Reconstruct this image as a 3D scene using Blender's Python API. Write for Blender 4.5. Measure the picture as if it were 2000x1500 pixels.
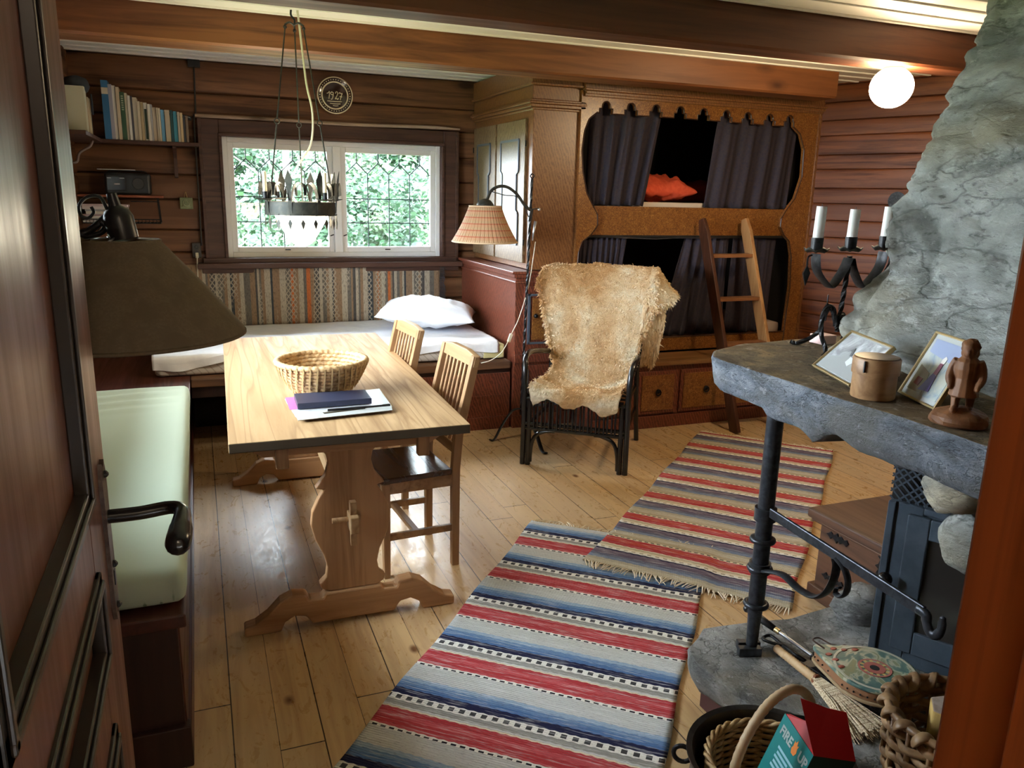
import bpy, bmesh, math, random
from mathutils import Vector, Matrix, noise
random.seed(7)
for _o in list(bpy.data.objects): bpy.data.objects.remove(_o)
SC = bpy.context.scene
COL = SC.collection
PI = math.pi

# ---------------------------------------------------------------- camera
YAW, PITCH, ROLL, FPX, CH = 0.381181174, 0.235900560, 0.0234832439, 1529.67, 1.6
_f = Vector((math.sin(YAW)*math.cos(PITCH), math.cos(YAW)*math.cos(PITCH), -math.sin(PITCH)))
_r = Vector((math.cos(YAW), -math.sin(YAW), 0)); _u = _r.cross(_f)
_r2 = _r*math.cos(ROLL)+_u*math.sin(ROLL); _u2 = -_r*math.sin(ROLL)+_u*math.cos(ROLL)
cd = bpy.data.cameras.new('camera'); cam = bpy.data.objects.new('camera', cd); COL.objects.link(cam)
cam.matrix_world = Matrix(((_r2.x,_u2.x,-_f.x,0),(_r2.y,_u2.y,-_f.y,0),(_r2.z,_u2.z,-_f.z,CH),(0,0,0,1)))
cd.sensor_width = 36; cd.lens = 36*FPX/2000; cd.clip_start = 0.05; cd.clip_end = 200
SC.camera = cam
def ray(x, y): return _r2*((x-1000)/FPX) - _u2*((y-750)/FPX) + _f
def onz(x, y, z=0.0): d = ray(x, y); return Vector((0,0,CH)) + d*((z-CH)/d.z)
def ony(x, y, Y): d = ray(x, y); return Vector((0,0,CH)) + d*(Y/d.y)
def onx(x, y, X): d = ray(x, y); return Vector((0,0,CH)) + d*(X/d.x)

# ---------------------------------------------------------------- light and exposure
SC.view_settings.view_transform = 'Standard'; SC.view_settings.look = 'None'
SC.view_settings.gamma = 1; SC.view_settings.use_curve_mapping = False
SC.view_settings.exposure = 1.45
SC.cycles.max_bounces = 8; SC.cycles.diffuse_bounces = 5; SC.cycles.glossy_bounces = 4
SC.cycles.transmission_bounces = 6; SC.cycles.transparent_max_bounces = 8
SC.cycles.sample_clamp_indirect = 6; SC.cycles.caustics_reflective = False; SC.cycles.caustics_refractive = False
SC.cycles.use_denoising = True
W = bpy.data.worlds.new('overcast_sky'); SC.world = W; W.use_nodes = True
bg = W.node_tree.nodes['Background']; bg.inputs[0].default_value = (0.80, 0.91, 1.0, 1); bg.inputs[1].default_value = 16.0
def portal(loc, rot, sx, sy):
    l = bpy.data.lights.new('window_portal', 'AREA'); l.shape = 'RECTANGLE'; l.size = sx; l.size_y = sy
    l.cycles.is_portal = True
    o = bpy.data.objects.new('window_portal', l); COL.objects.link(o); o.location = loc; o.rotation_euler = rot
def point(name, loc, watt, col, r):
    l = bpy.data.lights.new(name, 'POINT'); l.energy = watt; l.color = col; l.shadow_soft_size = r
    o = bpy.data.objects.new(name, l); COL.objects.link(o); o.location = loc; return o

# ---------------------------------------------------------------- materials
def mat(name, col=(.5,.5,.5), rough=.6, metal=0.0, spec=None):
    m = bpy.data.materials.new(name); m.use_nodes = True
    b = m.node_tree.nodes['Principled BSDF']
    b.inputs['Base Color'].default_value = (*col, 1); b.inputs['Roughness'].default_value = rough
    b.inputs['Metallic'].default_value = metal
    if spec is not None: b.inputs['Specular IOR Level'].default_value = spec
    return m
class NT:
    def __init__(s, m): s.m = m; s.t = m.node_tree; s.b = s.t.nodes['Principled BSDF']
    def n(s, typ, **kw):
        nd = s.t.nodes.new(typ)
        for k, v in kw.items():
            if isinstance(k, str) and k.startswith('i_'): nd.inputs[int(k[2:]) if k[2:].isdigit() else k[2:]].default_value = v
            else: setattr(nd, k, v)
        return nd
    def l(s, a, b): s.t.links.new(a, b)
    def coord(s, scale=(1,1,1), loc=(0,0,0), rot=(0,0,0), src='Object'):
        tc = s.n('ShaderNodeTexCoord'); mp = s.n('ShaderNodeMapping')
        mp.inputs['Scale'].default_value = scale; mp.inputs['Location'].default_value = loc; mp.inputs['Rotation'].default_value = rot
        s.l(tc.outputs[src], mp.inputs['Vector']); return mp.outputs[0]
    def noise(s, vec, scale=5, detail=4, rough=.5, dist=0.0):
        nd = s.n('ShaderNodeTexNoise'); nd.inputs['Scale'].default_value = scale; nd.inputs['Detail'].default_value = detail
        nd.inputs['Roughness'].default_value = rough; nd.inputs['Distortion'].default_value = dist
        s.l(vec, nd.inputs['Vector']); return nd.outputs['Fac']
    def ramp(s, fac, stops, interp='LINEAR'):
        nd = s.n('ShaderNodeValToRGB'); nd.color_ramp.interpolation = interp; e = nd.color_ramp.elements
        while len(e) < len(stops): e.new(.5)
        for i, (p, c) in enumerate(stops):
            e[i].position = p; e[i].color = (*c, 1) if len(c) == 3 else c
        s.l(fac, nd.inputs[0]); return nd.outputs[0]
    def mix(s, a, b, fac, mode='MIX'):
        nd = s.n('ShaderNodeMix', data_type='RGBA', blend_type=mode)
        for sock, v in ((nd.inputs[0], fac), (nd.inputs[6], a), (nd.inputs[7], b)):
            if hasattr(v, 'is_linked'): s.l(v, sock)
            elif isinstance(v, (int, float)): sock.default_value = v
            else: sock.default_value = (*v, 1)
        return nd.outputs[2]
    def math(s, op, a, b=None, c=None):
        nd = s.n('ShaderNodeMath', operation=op)
        for i, v in enumerate((a, b, c)):
            if v is None: continue
            if hasattr(v, 'is_linked'): s.l(v, nd.inputs[i])
            else: nd.inputs[i].default_value = v
        return nd.outputs[0]
    def bump(s, h, strength=.3, dist=.01):
        nd = s.n('ShaderNodeBump'); nd.inputs['Strength'].default_value = strength; nd.inputs['Distance'].default_value = dist
        s.l(h, nd.inputs['Height']); s.l(nd.outputs[0], s.b.inputs['Normal']); return nd
    def color(s, c): s.l(c, s.b.inputs['Base Color'])
def lerp(a, b, t): return tuple(x+(y-x)*t for x, y in zip(a, b))
def wood(name, c1, c2, axis='z', grain=30, rough=.45, knots=0.0, bump=.25, stretch=.06, loc=(0,0,0), spec=.4, knotcol=None, rings=0):
    m = mat(name, c1, rough, spec=spec); N = NT(m)
    k = 'xyz'.index(axis)
    sc = [1,1,1]; sc[k] = stretch
    v = N.coord(tuple(sc), loc)
    g = N.noise(v, grain, 5, .6, .6)
    g2 = N.noise(v, grain*.12, 3, .5, 1.0)
    c = N.ramp(g, [(.36, lerp(c2, (0,0,0), .15)), (.58, c1)])
    c = N.mix(c, lerp(c1, c2, .6), N.ramp(g2, [(.4, (0,0,0)), (.7, (1,1,1))]))
    if rings:
        sk = [1,1,1]; sk[k] = .035
        rn = N.noise(N.coord(tuple(sk), (2.2,.7,1.3)), 5.0, 2, .5, .4); rg = N.math('FRACT', N.math('MULTIPLY', rn, rings*3.2))
        c = N.mix(c, lerp(c2, (0,0,0), .18), N.ramp(rg, [(.0, (.75,.75,.75)), (.25, (0,0,0)), (.9, (0,0,0)), (1, (.75,.75,.75))]))
    if knots > 0:
        sk = [1,1,1]; sk[k] = .45
        vk = N.coord(tuple(sk), (3.1,1.7,.4))
        vo = N.n('ShaderNodeTexVoronoi'); vo.inputs['Scale'].default_value = knots; N.l(vk, vo.inputs['Vector'])
        kf = N.ramp(vo.outputs['Distance'], [(.06, (1,1,1)), (.10, (.45,.45,.45)), (.17, (0,0,0))])
        c = N.mix(c, knotcol or lerp(c2, (0,0,0), .55), kf)
    N.color(c)
    N.l(N.ramp(g, [(.3, (min(1,rough+.15),)*3), (.7, (rough,)*3)]), m.node_tree.nodes['Principled BSDF'].inputs['Roughness'])
    N.bump(g, bump, .004)
    return m
def speckle(name, c1, c2, scale=60, rough=.7, bump=.2, dist=.004, t=(.4,.6), detail=5, c3=None, spec=.3):
    m = mat(name, c1, rough, spec=spec); N = NT(m); v = N.coord()
    g = N.noise(v, scale, detail, .6, .3); c = N.ramp(g, [(t[0], c1), (t[1], c2)])
    if c3:
        g3 = N.noise(v, scale*.15, 3, .5, .4); c = N.mix(c, c3, N.ramp(g3, [(.45, (0,0,0)), (.65, (1,1,1))]))
    N.color(c); N.bump(g, bump, dist); return m
def stone(name, c1, c2, c3, scale=6, bump=.8):
    m = mat(name, c1, .85, spec=.25); N = NT(m)
    v = N.coord((1,1,2.2)); g = N.noise(v, scale, 8, .62, .8); h = N.noise(v, scale*7, 6, .65, .2)
    c = N.ramp(g, [(.34, c2), (.5, c1), (.66, c3)])
    c = N.mix(c, lerp(c2, (0,0,0), .35), N.ramp(h, [(.34, (.8,.8,.8)), (.44, (0,0,0))]))
    ve = N.n('ShaderNodeTexVoronoi', feature='DISTANCE_TO_EDGE'); ve.inputs['Scale'].default_value = scale*.9; wv_ = N.n('ShaderNodeVectorMath', operation='ADD'); N.l(v, wv_.inputs[0]); nn = N.n('ShaderNodeTexNoise'); nn.inputs['Scale'].default_value = scale*1.2; nn.inputs['Detail'].default_value = 4; N.l(v, nn.inputs['Vector']); vs_ = N.n('ShaderNodeVectorMath', operation='SCALE'); vs_.inputs['Scale'].default_value = .55; N.l(nn.outputs['Color'], vs_.inputs[0]); N.l(vs_.outputs[0], wv_.inputs[1]); N.l(wv_.outputs[0], ve.inputs['Vector'])
    crk = N.ramp(ve.outputs['Distance'], [(.0, (0,0,0)), (.035, (1,1,1))]); c = N.mix(lerp(c2, (0,0,0), .3), c, N.math('ADD', N.math('MULTIPLY', crk, .6), .4))
    c = N.mix(c, (c1[0]*1.0, c1[1]*.86, c1[2]*.66), N.ramp(N.noise(v, scale*.55, 3, .5), [(.5, (0,0,0)), (.66, (.8,.8,.8))]))
    c = N.mix(c, lerp(c3, (1,1,1), .2), N.ramp(N.noise(v, scale*3.1, 5, .7, .5), [(.58, (0,0,0)), (.70, (.7,.7,.7))]))
    N.color(c); N.bump(N.math('ADD', N.math('MULTIPLY', N.math('ADD', g, N.math('MULTIPLY', crk, .25)), .6), N.math('ADD', N.math('MULTIPLY', h, .7), N.math('MULTIPLY', N.noise(v, scale*22, 4, .7), .35))), bump, .022); return m
def emis(name, col, strength):
    m = mat(name, col, .5); b = m.node_tree.nodes['Principled BSDF']
    b.inputs['Emission Color'].default_value = (*col, 1); b.inputs['Emission Strength'].default_value = strength
    return m

M = {}
M['log'] = wood('log_wood', (.215,.095,.040), (.085,.032,.013), 'x', 20, .5, 3.0, .5)
M['log_y'] = wood('log_wood_side', (.175,.054,.017), (.070,.018,.006), 'x', 22, .42, 2.2, .5)
M['beam'] = wood('beam_wood', (.235,.088,.030), (.115,.036,.012), 'x', 16, .4, 3.4, .3, loc=(.5,.2,.3))
M['beam_dark'] = wood('dark_beam_wood', (.115,.034,.012), (.055,.016,.006), 'x', 16, .4, 2.4, .3)
M['trim_brown'] = wood('brown_trim', (.090,.040,.026), (.045,.019,.012), 'x', 26, .45, 0, .3)
M['bleach'] = wood('pale_batten', (.50,.36,.27), (.30,.20,.13), 'x', 24, .6, 3, .3)
M['door'] = wood('red_brown_door', (.165,.046,.022), (.100,.026,.012), 'z', 24, .3, 0, .15, spec=.5)
M['door_mould'] = mat('black_brown_moulding', (.022,.016,.012), .3)
M['jamb'] = wood('jamb_wood', (.36,.085,.020), (.13,.026,.008), 'z', 20, .28, 2.2, .25)
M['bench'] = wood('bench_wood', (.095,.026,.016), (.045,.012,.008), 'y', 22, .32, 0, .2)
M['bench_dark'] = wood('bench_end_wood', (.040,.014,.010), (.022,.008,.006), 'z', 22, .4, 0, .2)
M['bedboard'] = wood('bed_board', (.20,.10,.05), (.08,.035,.018), 'x', 20, .5, 3, .3)
M['pine'] = wood('light_pine', (.45,.30,.155), (.30,.175,.08), 'y', 20, .55, 2.0, .12, knotcol=(.24,.12,.05), rings=5, spec=.18)
M['pine_x'] = wood('light_pine_leg', (.47,.265,.125), (.32,.16,.065), 'z', 20, .38, 2.4, .12, knotcol=(.2,.08,.03))
M['pine_foot'] = wood('light_pine_foot', (.47,.265,.125), (.32,.16,.065), 'x', 20, .38, 2.4, .12, knotcol=(.2,.08,.03))
M['edge_shade'] = mat('shaded_table_edge', (.075,.055,.032), .5)  # shade on the table's front edge, put into its colour
M['chairwood'] = wood('chair_wood', (.40,.235,.115), (.24,.12,.05), 'z', 26, .38, 0, .12)
M['chairrail'] = wood('chair_rail_wood', (.42,.26,.13), (.26,.14,.06), 'y', 26, .38, 0, .12)
M['seat'] = wood('dark_seat', (.085,.040,.024), (.04,.018,.012), 'y', 20, .18, 0, .1, spec=.7)
M['ladder_dark'] = wood('ladder_dark', (.085,.026,.010), (.04,.012,.005), 'z', 20, .4, 0, .2)
M['ladder_light'] = wood('ladder_light', (.46,.25,.10), (.30,.14,.05), 'z', 20, .45, 3.0, .2)
M['rung'] = wood('rung_wood', (.30,.13,.05), (.16,.06,.02), 'x', 20, .4, 0, .2)
M['chest'] = wood('chest_wood', (.115,.052,.028), (.055,.024,.013), 'y', 18, .4, 2.5, .3)
M['turned'] = wood('bentwood', (.43,.255,.12), (.28,.14,.06), 'x', 22, .35, 4.0, .15)
M['turned_dark'] = wood('bentwood_lid', (.20,.10,.045), (.12,.055,.025), 'x', 22, .3, 0, .15)
M['carved'] = wood('carved_wood', (.27,.115,.045), (.15,.058,.022), 'z', 30, .45, 0, .3)
M['white'] = mat('white_paint', (.80,.80,.78), .45)
M['ceil'] = mat('white_ceiling_paint', (.80,.78,.72), .5)
M['iron'] = speckle('wrought_iron', (.012,.012,.013), (.028,.028,.030), 40, .38, .25, .003); M['iron'].node_tree.nodes['Principled BSDF'].inputs['Metallic'].default_value = .55
M['iron_grey'] = speckle('grey_wrought_iron', (.030,.034,.040), (.055,.060,.070), 40, .36, .25, .003); M['iron_grey'].node_tree.nodes['Principled BSDF'].inputs['Metallic'].default_value = .6
M['copper'] = speckle('aged_chandelier_iron', (.022,.024,.021), (.045,.042,.034), 30, .5, .2, .002); M['copper'].node_tree.nodes['Principled BSDF'].inputs['Metallic'].default_value = .2
M['rattan'] = mat('black_rattan', (.008,.008,.009), .22, spec=.6)
M['stove'] = speckle('blue_grey_steel', (.050,.066,.085), (.075,.095,.120), 8, .35, .05, .001)
M['candle'] = mat('white_wax', (.86,.85,.80), .35); M['candle'].node_tree.nodes['Principled BSDF'].inputs['Subsurface Weight'].default_value = .15
M['candle_cream'] = mat('cream_wax', (.78,.70,.52), .4)
M['sheet'] = speckle('white_cotton', (.84,.86,.90), (.90,.92,.95), 25, .85, .12, .004, c3=(.80,.83,.90))
M['mustard'] = mat('foam_yellow', (.62,.55,.26), .8)
M['curtain'] = speckle('dark_curtain', (.036,.028,.038), (.048,.038,.048), 350, .9, .2, .001, c3=(.028,.026,.044))
M['red'] = speckle('red_bedding', (.70,.090,.040), (.78,.12,.055), 30, .85, .25, .004)
M['dark'] = mat('shaded_interior_black', (.010,.008,.007), .9)  # near-black carries the shade of cavities such as the bunk interior
M['black'] = mat('black_plastic', (.012,.012,.013), .35)
M['grey_metal'] = mat('grey_metal', (.45,.47,.50), .3, .8)
M['cord'] = mat('cream_cord', (.62,.58,.45), .5)
M['blackcord'] = mat('dark_cord', (.02,.018,.016), .5)
M['brass'] = mat('dull_gilt', (.50,.38,.19), .35, .75)
M['glass'] = mat('window_glass', (1,1,1), 0.0)
def _glass():
    m = M['glass']; t = m.node_tree; t.nodes.clear()
    o = t.nodes.new('ShaderNodeOutputMaterial'); a = t.nodes.new('ShaderNodeBsdfTransparent'); g = t.nodes.new('ShaderNodeBsdfGlossy')
    g.inputs['Roughness'].default_value = .02; mx = t.nodes.new('ShaderNodeMixShader'); fr = t.nodes.new('ShaderNodeFresnel'); fr.inputs[0].default_value = 1.3
    t.links.new(fr.outputs[0], mx.inputs[0]); t.links.new(a.outputs[0], mx.inputs[1]); t.links.new(g.outputs[0], mx.inputs[2]); t.links.new(mx.outputs[0], o.inputs[0])
_glass()
M['stoveglass'] = mat('dark_stove_glass', (.035,.030,.026), .08, spec=.7)
M['chimney'] = stone('chimney_stone', (.27,.285,.27), (.15,.16,.15), (.40,.41,.39), 2.6, .9)
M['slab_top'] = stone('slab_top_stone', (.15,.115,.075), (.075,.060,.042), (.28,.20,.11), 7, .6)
M['slab_side_cool'] = stone('slab_side_cool_lit', (.17,.195,.23), (.085,.10,.12), (.29,.32,.36), 7, .8)  # bluish window light on the slab sides mixed into the stone colour
M['hearth'] = stone('hearth_stone', (.19,.19,.18), (.105,.105,.10), (.32,.32,.31), 6, .7)
M['boulder'] = stone('boulder_stone', (.36,.33,.26), (.20,.21,.19), (.50,.45,.33), 5, .7)
M['redbase'] = mat('dark_red_base', (.055,.015,.012), .6)

def floor_mat():
    m = mat('pine_floorboards', (.5,.35,.18), .33); N = NT(m)
    tc = N.n('ShaderNodeTexCoord'); sp = N.n('ShaderNodeSeparateXYZ'); N.l(tc.outputs['Object'], sp.inputs[0])
    bw = .128
    q = N.math('DIVIDE', N.math('ADD', sp.outputs[0], 5.0-.0095), bw)
    idx = N.math('FLOOR', q); fr = N.math('FRACT', q); par = N.math('MODULO', idx, 2.0); gw = N.math('ADD', .014, N.math('MULTIPLY', par, .018))
    wn = N.n('ShaderNodeTexWhiteNoise', noise_dimensions='1D'); N.l(idx, wn.inputs['W'])
    yy = N.math('ADD', sp.outputs[1], N.math('MULTIPLY', wn.outputs['Value'], 7.0))
    seg = N.math('FLOOR', N.math('DIVIDE', yy, 3.1)); sf = N.math('FRACT', N.math('DIVIDE', yy, 3.1))
    wn2 = N.n('ShaderNodeTexWhiteNoise', noise_dimensions='2D'); cb = N.n('ShaderNodeCombineXYZ'); N.l(idx, cb.inputs[0]); N.l(seg, cb.inputs[1]); N.l(cb.outputs[0], wn2.inputs['Vector'])
    cv = N.n('ShaderNodeCombineXYZ')
    N.l(sp.outputs[0], cv.inputs[0]); N.l(N.math('ADD', N.math('MULTIPLY', sp.outputs[1], .07), N.math('MULTIPLY', wn2.outputs['Value'], 30.0)), cv.inputs[1]); N.l(wn2.outputs['Value'], cv.inputs[2])
    g = N.noise(cv.outputs[0], 26, 5, .6, .8)
    c = N.ramp(g, [(.3, (.36,.20,.085)), (.6, (.56,.36,.17))])
    c = N.mix(c, (.44,.33,.21), N.math('MULTIPLY', wn2.outputs['Value'], .45))
    c = N.mix(c, (.62,.43,.22), N.math('MULTIPLY', wn.outputs['Value'], .35))
    big = N.noise(tc.outputs['Object'], .9, 3, .5); c = N.mix(c, (.66,.52,.34), N.ramp(big, [(.45, (0,0,0)), (.75, (.5,.5,.5))]))
    # knots
    mp = N.n('ShaderNodeMapping'); mp.inputs['Scale'].default_value = (1,.6,1); N.l(tc.outputs['Object'], mp.inputs[0])
    vo = N.n('ShaderNodeTexVoronoi'); vo.inputs['Scale'].default_value = 4.2; N.l(mp.outputs[0], vo.inputs['Vector'])
    c = N.mix(c, (.14,.058,.022), N.ramp(vo.outputs['Distance'], [(.035, (1,1,1)), (.09, (0,0,0))]))
    sc = N.noise(N.coord((2.2,1,1)), 7, 5, .7, 2.5)
    c = N.mix(c, (.22,.12,.06), N.ramp(sc, [(.66, (0,0,0)), (.74, (.6,.6,.6))]))
    gap = N.math('MAXIMUM', N.math('LESS_THAN', fr, gw), N.math('LESS_THAN', sf, .0016))
    c = N.mix(c, (.035,.018,.009), gap); N.color(c)
    h = N.math('SUBTRACT', N.math('MULTIPLY', g, .25), gap); N.bump(h, .35, .004)
    N.l(N.ramp(sc, [(.35, (.24,)*3), (.65, (.42,)*3)]), N.b.inputs['Roughness'])
    return m
M['floor'] = floor_mat()

def rug_mat(name, stops, period, off, mid):
    m = mat(name, (.5,.5,.5), .95, spec=.1); N = NT(m)
    tc = N.n('ShaderNodeTexCoord'); sp = N.n('ShaderNodeSeparateXYZ'); N.l(tc.outputs['Object'], sp.inputs[0])
    wob = N.noise(N.coord((3,2,1)), 1.0, 2, .5); tooth = N.math('PINGPONG', N.math('MULTIPLY', sp.outputs[0], 60.0), 1.0)
    s = N.math('ADD', N.math('ABSOLUTE', sp.outputs[1]), N.math('MULTIPLY', N.math('SUBTRACT', wob, .5), .012))
    s2 = N.math('ADD', s, N.math('MULTIPLY', tooth, .0035))
    ph = N.math('FRACT', N.math('DIVIDE', N.math('ADD', s2, 10*period-off), period))
    c = N.ramp(ph, stops, 'CONSTANT')
    # dotted bands
    dx = N.math('FRACT', N.math('MULTIPLY', sp.outputs[0], 27.0)); ph0 = N.math('FRACT', N.math('DIVIDE', N.math('ADD', s, 10*period-off), period))
    def band(a, b): return N.math('MULTIPLY', N.math('GREATER_THAN', ph0, a), N.math('LESS_THAN', ph0, b))
    sq = N.math('MULTIPLY', N.math('GREATER_THAN', dx, .5), band(*mid[0])); c = N.mix(c, mid[1], sq)
    dx2 = N.math('FRACT', N.math('MULTIPLY', sp.outputs[0], 34.0))
    c = N.mix(c, (.012,.012,.02), N.math('MULTIPLY', N.math('GREATER_THAN', dx2, .42), band(*mid[2])))
    # yarn mottling: thin weft threads and a woven check
    th = N.noise(N.coord((8,120,1)), 1.0, 3, .7); c = N.mix(c, N.mix(c, (.85,.85,.85), .35, 'MIX'), N.ramp(th, [(.52, (0,0,0)), (.66, (1,1,1))]))
    th2 = N.noise(N.coord((60,260,1)), 1.0, 2, .6); c = N.mix(c, N.mix(c, (.05,.05,.08), .5, 'MIX'), N.ramp(th2, [(.58, (0,0,0)), (.72, (1,1,1))]))
    N.color(c)
    ck = N.n('ShaderNodeTexWave', wave_type='BANDS', bands_direction='Y'); ck.inputs['Scale'].default_value = 34; N.l(N.coord(), ck.inputs['Vector'])
    ck.inputs['Distortion'].default_value = 1.0; ck.inputs['Detail Scale'].default_value = 8
    h = N.math('ADD', ck.outputs['Fac'], th2); N.bump(h, .7, .004); return m
CR, WH, LG, LB, BL, NV, RD, RP, GY = (.72,.63,.46), (.80,.78,.73), (.54,.55,.54), (.30,.40,.54), (.085,.17,.36), (.018,.020,.060), (.44,.045,.055), (.52,.09,.10), (.30,.30,.28)
M['rug_near'] = rug_mat('rag_rug_weave', [(0, RD), (.07, RP), (.13, RD), (.22, RP), (.25, WH), (.29, LG), (.40, (.55,.56,.55)), (.47, LG), (.52, LB), (.58, (.14,.24,.42)), (.64, BL), (.70, NV), (.79, WH), (.88, GY), (.95, LG), (.98, CR)], .342, .205, ((.805,.86), (.06,.06,.065), (.262,.285)))
PU = (.13,.10,.15)
M['rug_far'] = rug_mat('striped_rug_weave', [(0, RD), (.10, (.50,.07,.05)), (.19, RD), (.235, CR), (.28, (.44,.37,.25)), (.36, (.50,.45,.34)), (.46, (.40,.36,.28)), (.52, (.17,.22,.33)), (.60, (.12,.13,.20)), (.66, PU), (.73, (.16,.12,.17)), (.79, NV), (.83, WH), (.89, CR), (.93, (.50,.42,.29)), (.975, CR)], .342, .222, ((.855,.88), (.35,.30,.22), (.25,.27)))
def tapestry_mat():
    m = mat('wall_rug_weave', (.4,.35,.28), .95, spec=.1); N = NT(m)
    tc = N.n('ShaderNodeTexCoord'); sp = N.n('ShaderNodeSeparateXYZ'); N.l(tc.outputs['Object'], sp.inputs[0])
    t = N.math('DIVIDE', sp.outputs[0], 1.86)
    T, G, Cc, K, OR, DB = (.30,.20,.125), (.17,.155,.135), (.46,.40,.31), (.10,.095,.09), (.55,.16,.05), (.06,.07,.08)
    seq = []; tt = 0; pal = [(T,.022),(Cc,.006),(G,.018),(K,.014),(Cc,.012),(T,.016),(G,.024),(Cc,.008),(T,.012),(Cc,.014),(G,.012),(T,.02),(Cc,.005),(G,.016),(OR,.0),(T,.016),(Cc,.012),(G,.02),(K,.006),(T,.024),(Cc,.014),(G,.010)]
    # two ramps side by side (32-stop limit each)
    def seqr(a0, a1, oranges, seed):
        rr = random.Random(seed); st = []; a = a0
        base = [T,Cc,G,T,K,Cc,G,T,Cc,DB,T]
        i = 0
        while a < a1 and len(st) < 30:
            st.append((a, base[i % 11])); w = (.012,.007,.018,.022,.009,.011,.016)[rr.randrange(7)]; 
            for o in oranges:
                if a < o <= a+w+.004: st.append((o, OR)); a = o+.012-w
            a += w*1.05; i += 1
        return st[:31]
    c1 = N.ramp(t, seqr(0.0, .36, [.337], 3), 'CONSTANT'); c2 = N.ramp(t, seqr(.36, .70, [.402,.695], 5), 'CONSTANT'); c3 = N.ramp(t, seqr(.70, 1.0, [.735], 8), 'CONSTANT')
    c = N.mix(c1, c2, N.math('GREATER_THAN', t, .36)); c = N.mix(c, c3, N.math('GREATER_THAN', t, .70))
    zz = N.math('PINGPONG', N.math('MULTIPLY', sp.outputs[2], 45.0), 1.0); xx = N.math('PINGPONG', N.math('MULTIPLY', sp.outputs[0], 62.0), 1.0)
    pat = N.math('LESS_THAN', N.math('ABSOLUTE', N.math('SUBTRACT', zz, xx)), .30)
    th = N.noise(N.coord((14,1,1)), 1.0, 1, .5)
    c = N.mix(c, Cc, N.math('MULTIPLY', pat, N.ramp(th, [(.5, (0,0,0)), (.56, (.8,.8,.8))])))
    wv = N.noise(N.coord((160,160,50)), 1.0, 2, .6); c = N.mix(c, N.mix(c, (.04,.035,.03), .5), N.ramp(wv, [(.5, (0,0,0)), (.7, (1,1,1))]))
    N.color(c); N.bump(wv, .6, .003); return m
M['tapestry'] = tapestry_mat()
def cabinet_mat(name, c1, c2, c3, sx=14, contrast=(.42,.58), rough=.35, wave=True):
    m = mat(name, c1, rough, spec=.5); N = NT(m)
    v = N.coord(); g = N.noise(v, sx*4, 5, .65, 1.5); c = N.ramp(g, [(contrast[0], c1), (contrast[1], c2)])
    if wave:
        w = N.n('ShaderNodeTexWave', wave_type='BANDS', bands_direction='DIAGONAL'); w.inputs['Scale'].default_value = sx*.7; w.inputs['Distortion'].default_value = 6; w.inputs['Detail'].default_value = 2
        w2 = N.n('ShaderNodeMapping'); w2.inputs['Scale'].default_value = (3,3,1); N.l(v, w2.inputs[0]); N.l(w2.outputs[0], w.inputs['Vector'])
        c = N.mix(c, c3, N.ramp(w.outputs['Fac'], [(.55, (0,0,0)), (.8, (.7,.7,.7))]))
    else: c = N.mix(c, c3, N.ramp(N.noise(v, sx*9, 4, .7, 2.5), [(.53, (0,0,0)), (.62, (1,1,1))]))
    N.color(c); N.bump(g, .08, .002); return m
M['cab'] = cabinet_mat('combed_brown_paint', (.20,.085,.030), (.13,.048,.016), (.25,.115,.042))
M['cab_low'] = cabinet_mat('combed_red_brown_paint', (.15,.038,.020), (.085,.022,.012), (.24,.070,.038))
M['gold'] = cabinet_mat('marbled_golden_paint', (.22,.085,.020), (.13,.040,.010), (.46,.23,.065), 10, rough=.3, wave=False)
M['door_cab'] = cabinet_mat('combed_olive_paint', (.18,.115,.055), (.125,.072,.034), (.25,.17,.09), 10, rough=.45)
M['bluegrey'] = mat('blue_grey_paint', (.085,.105,.135), .35)

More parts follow.
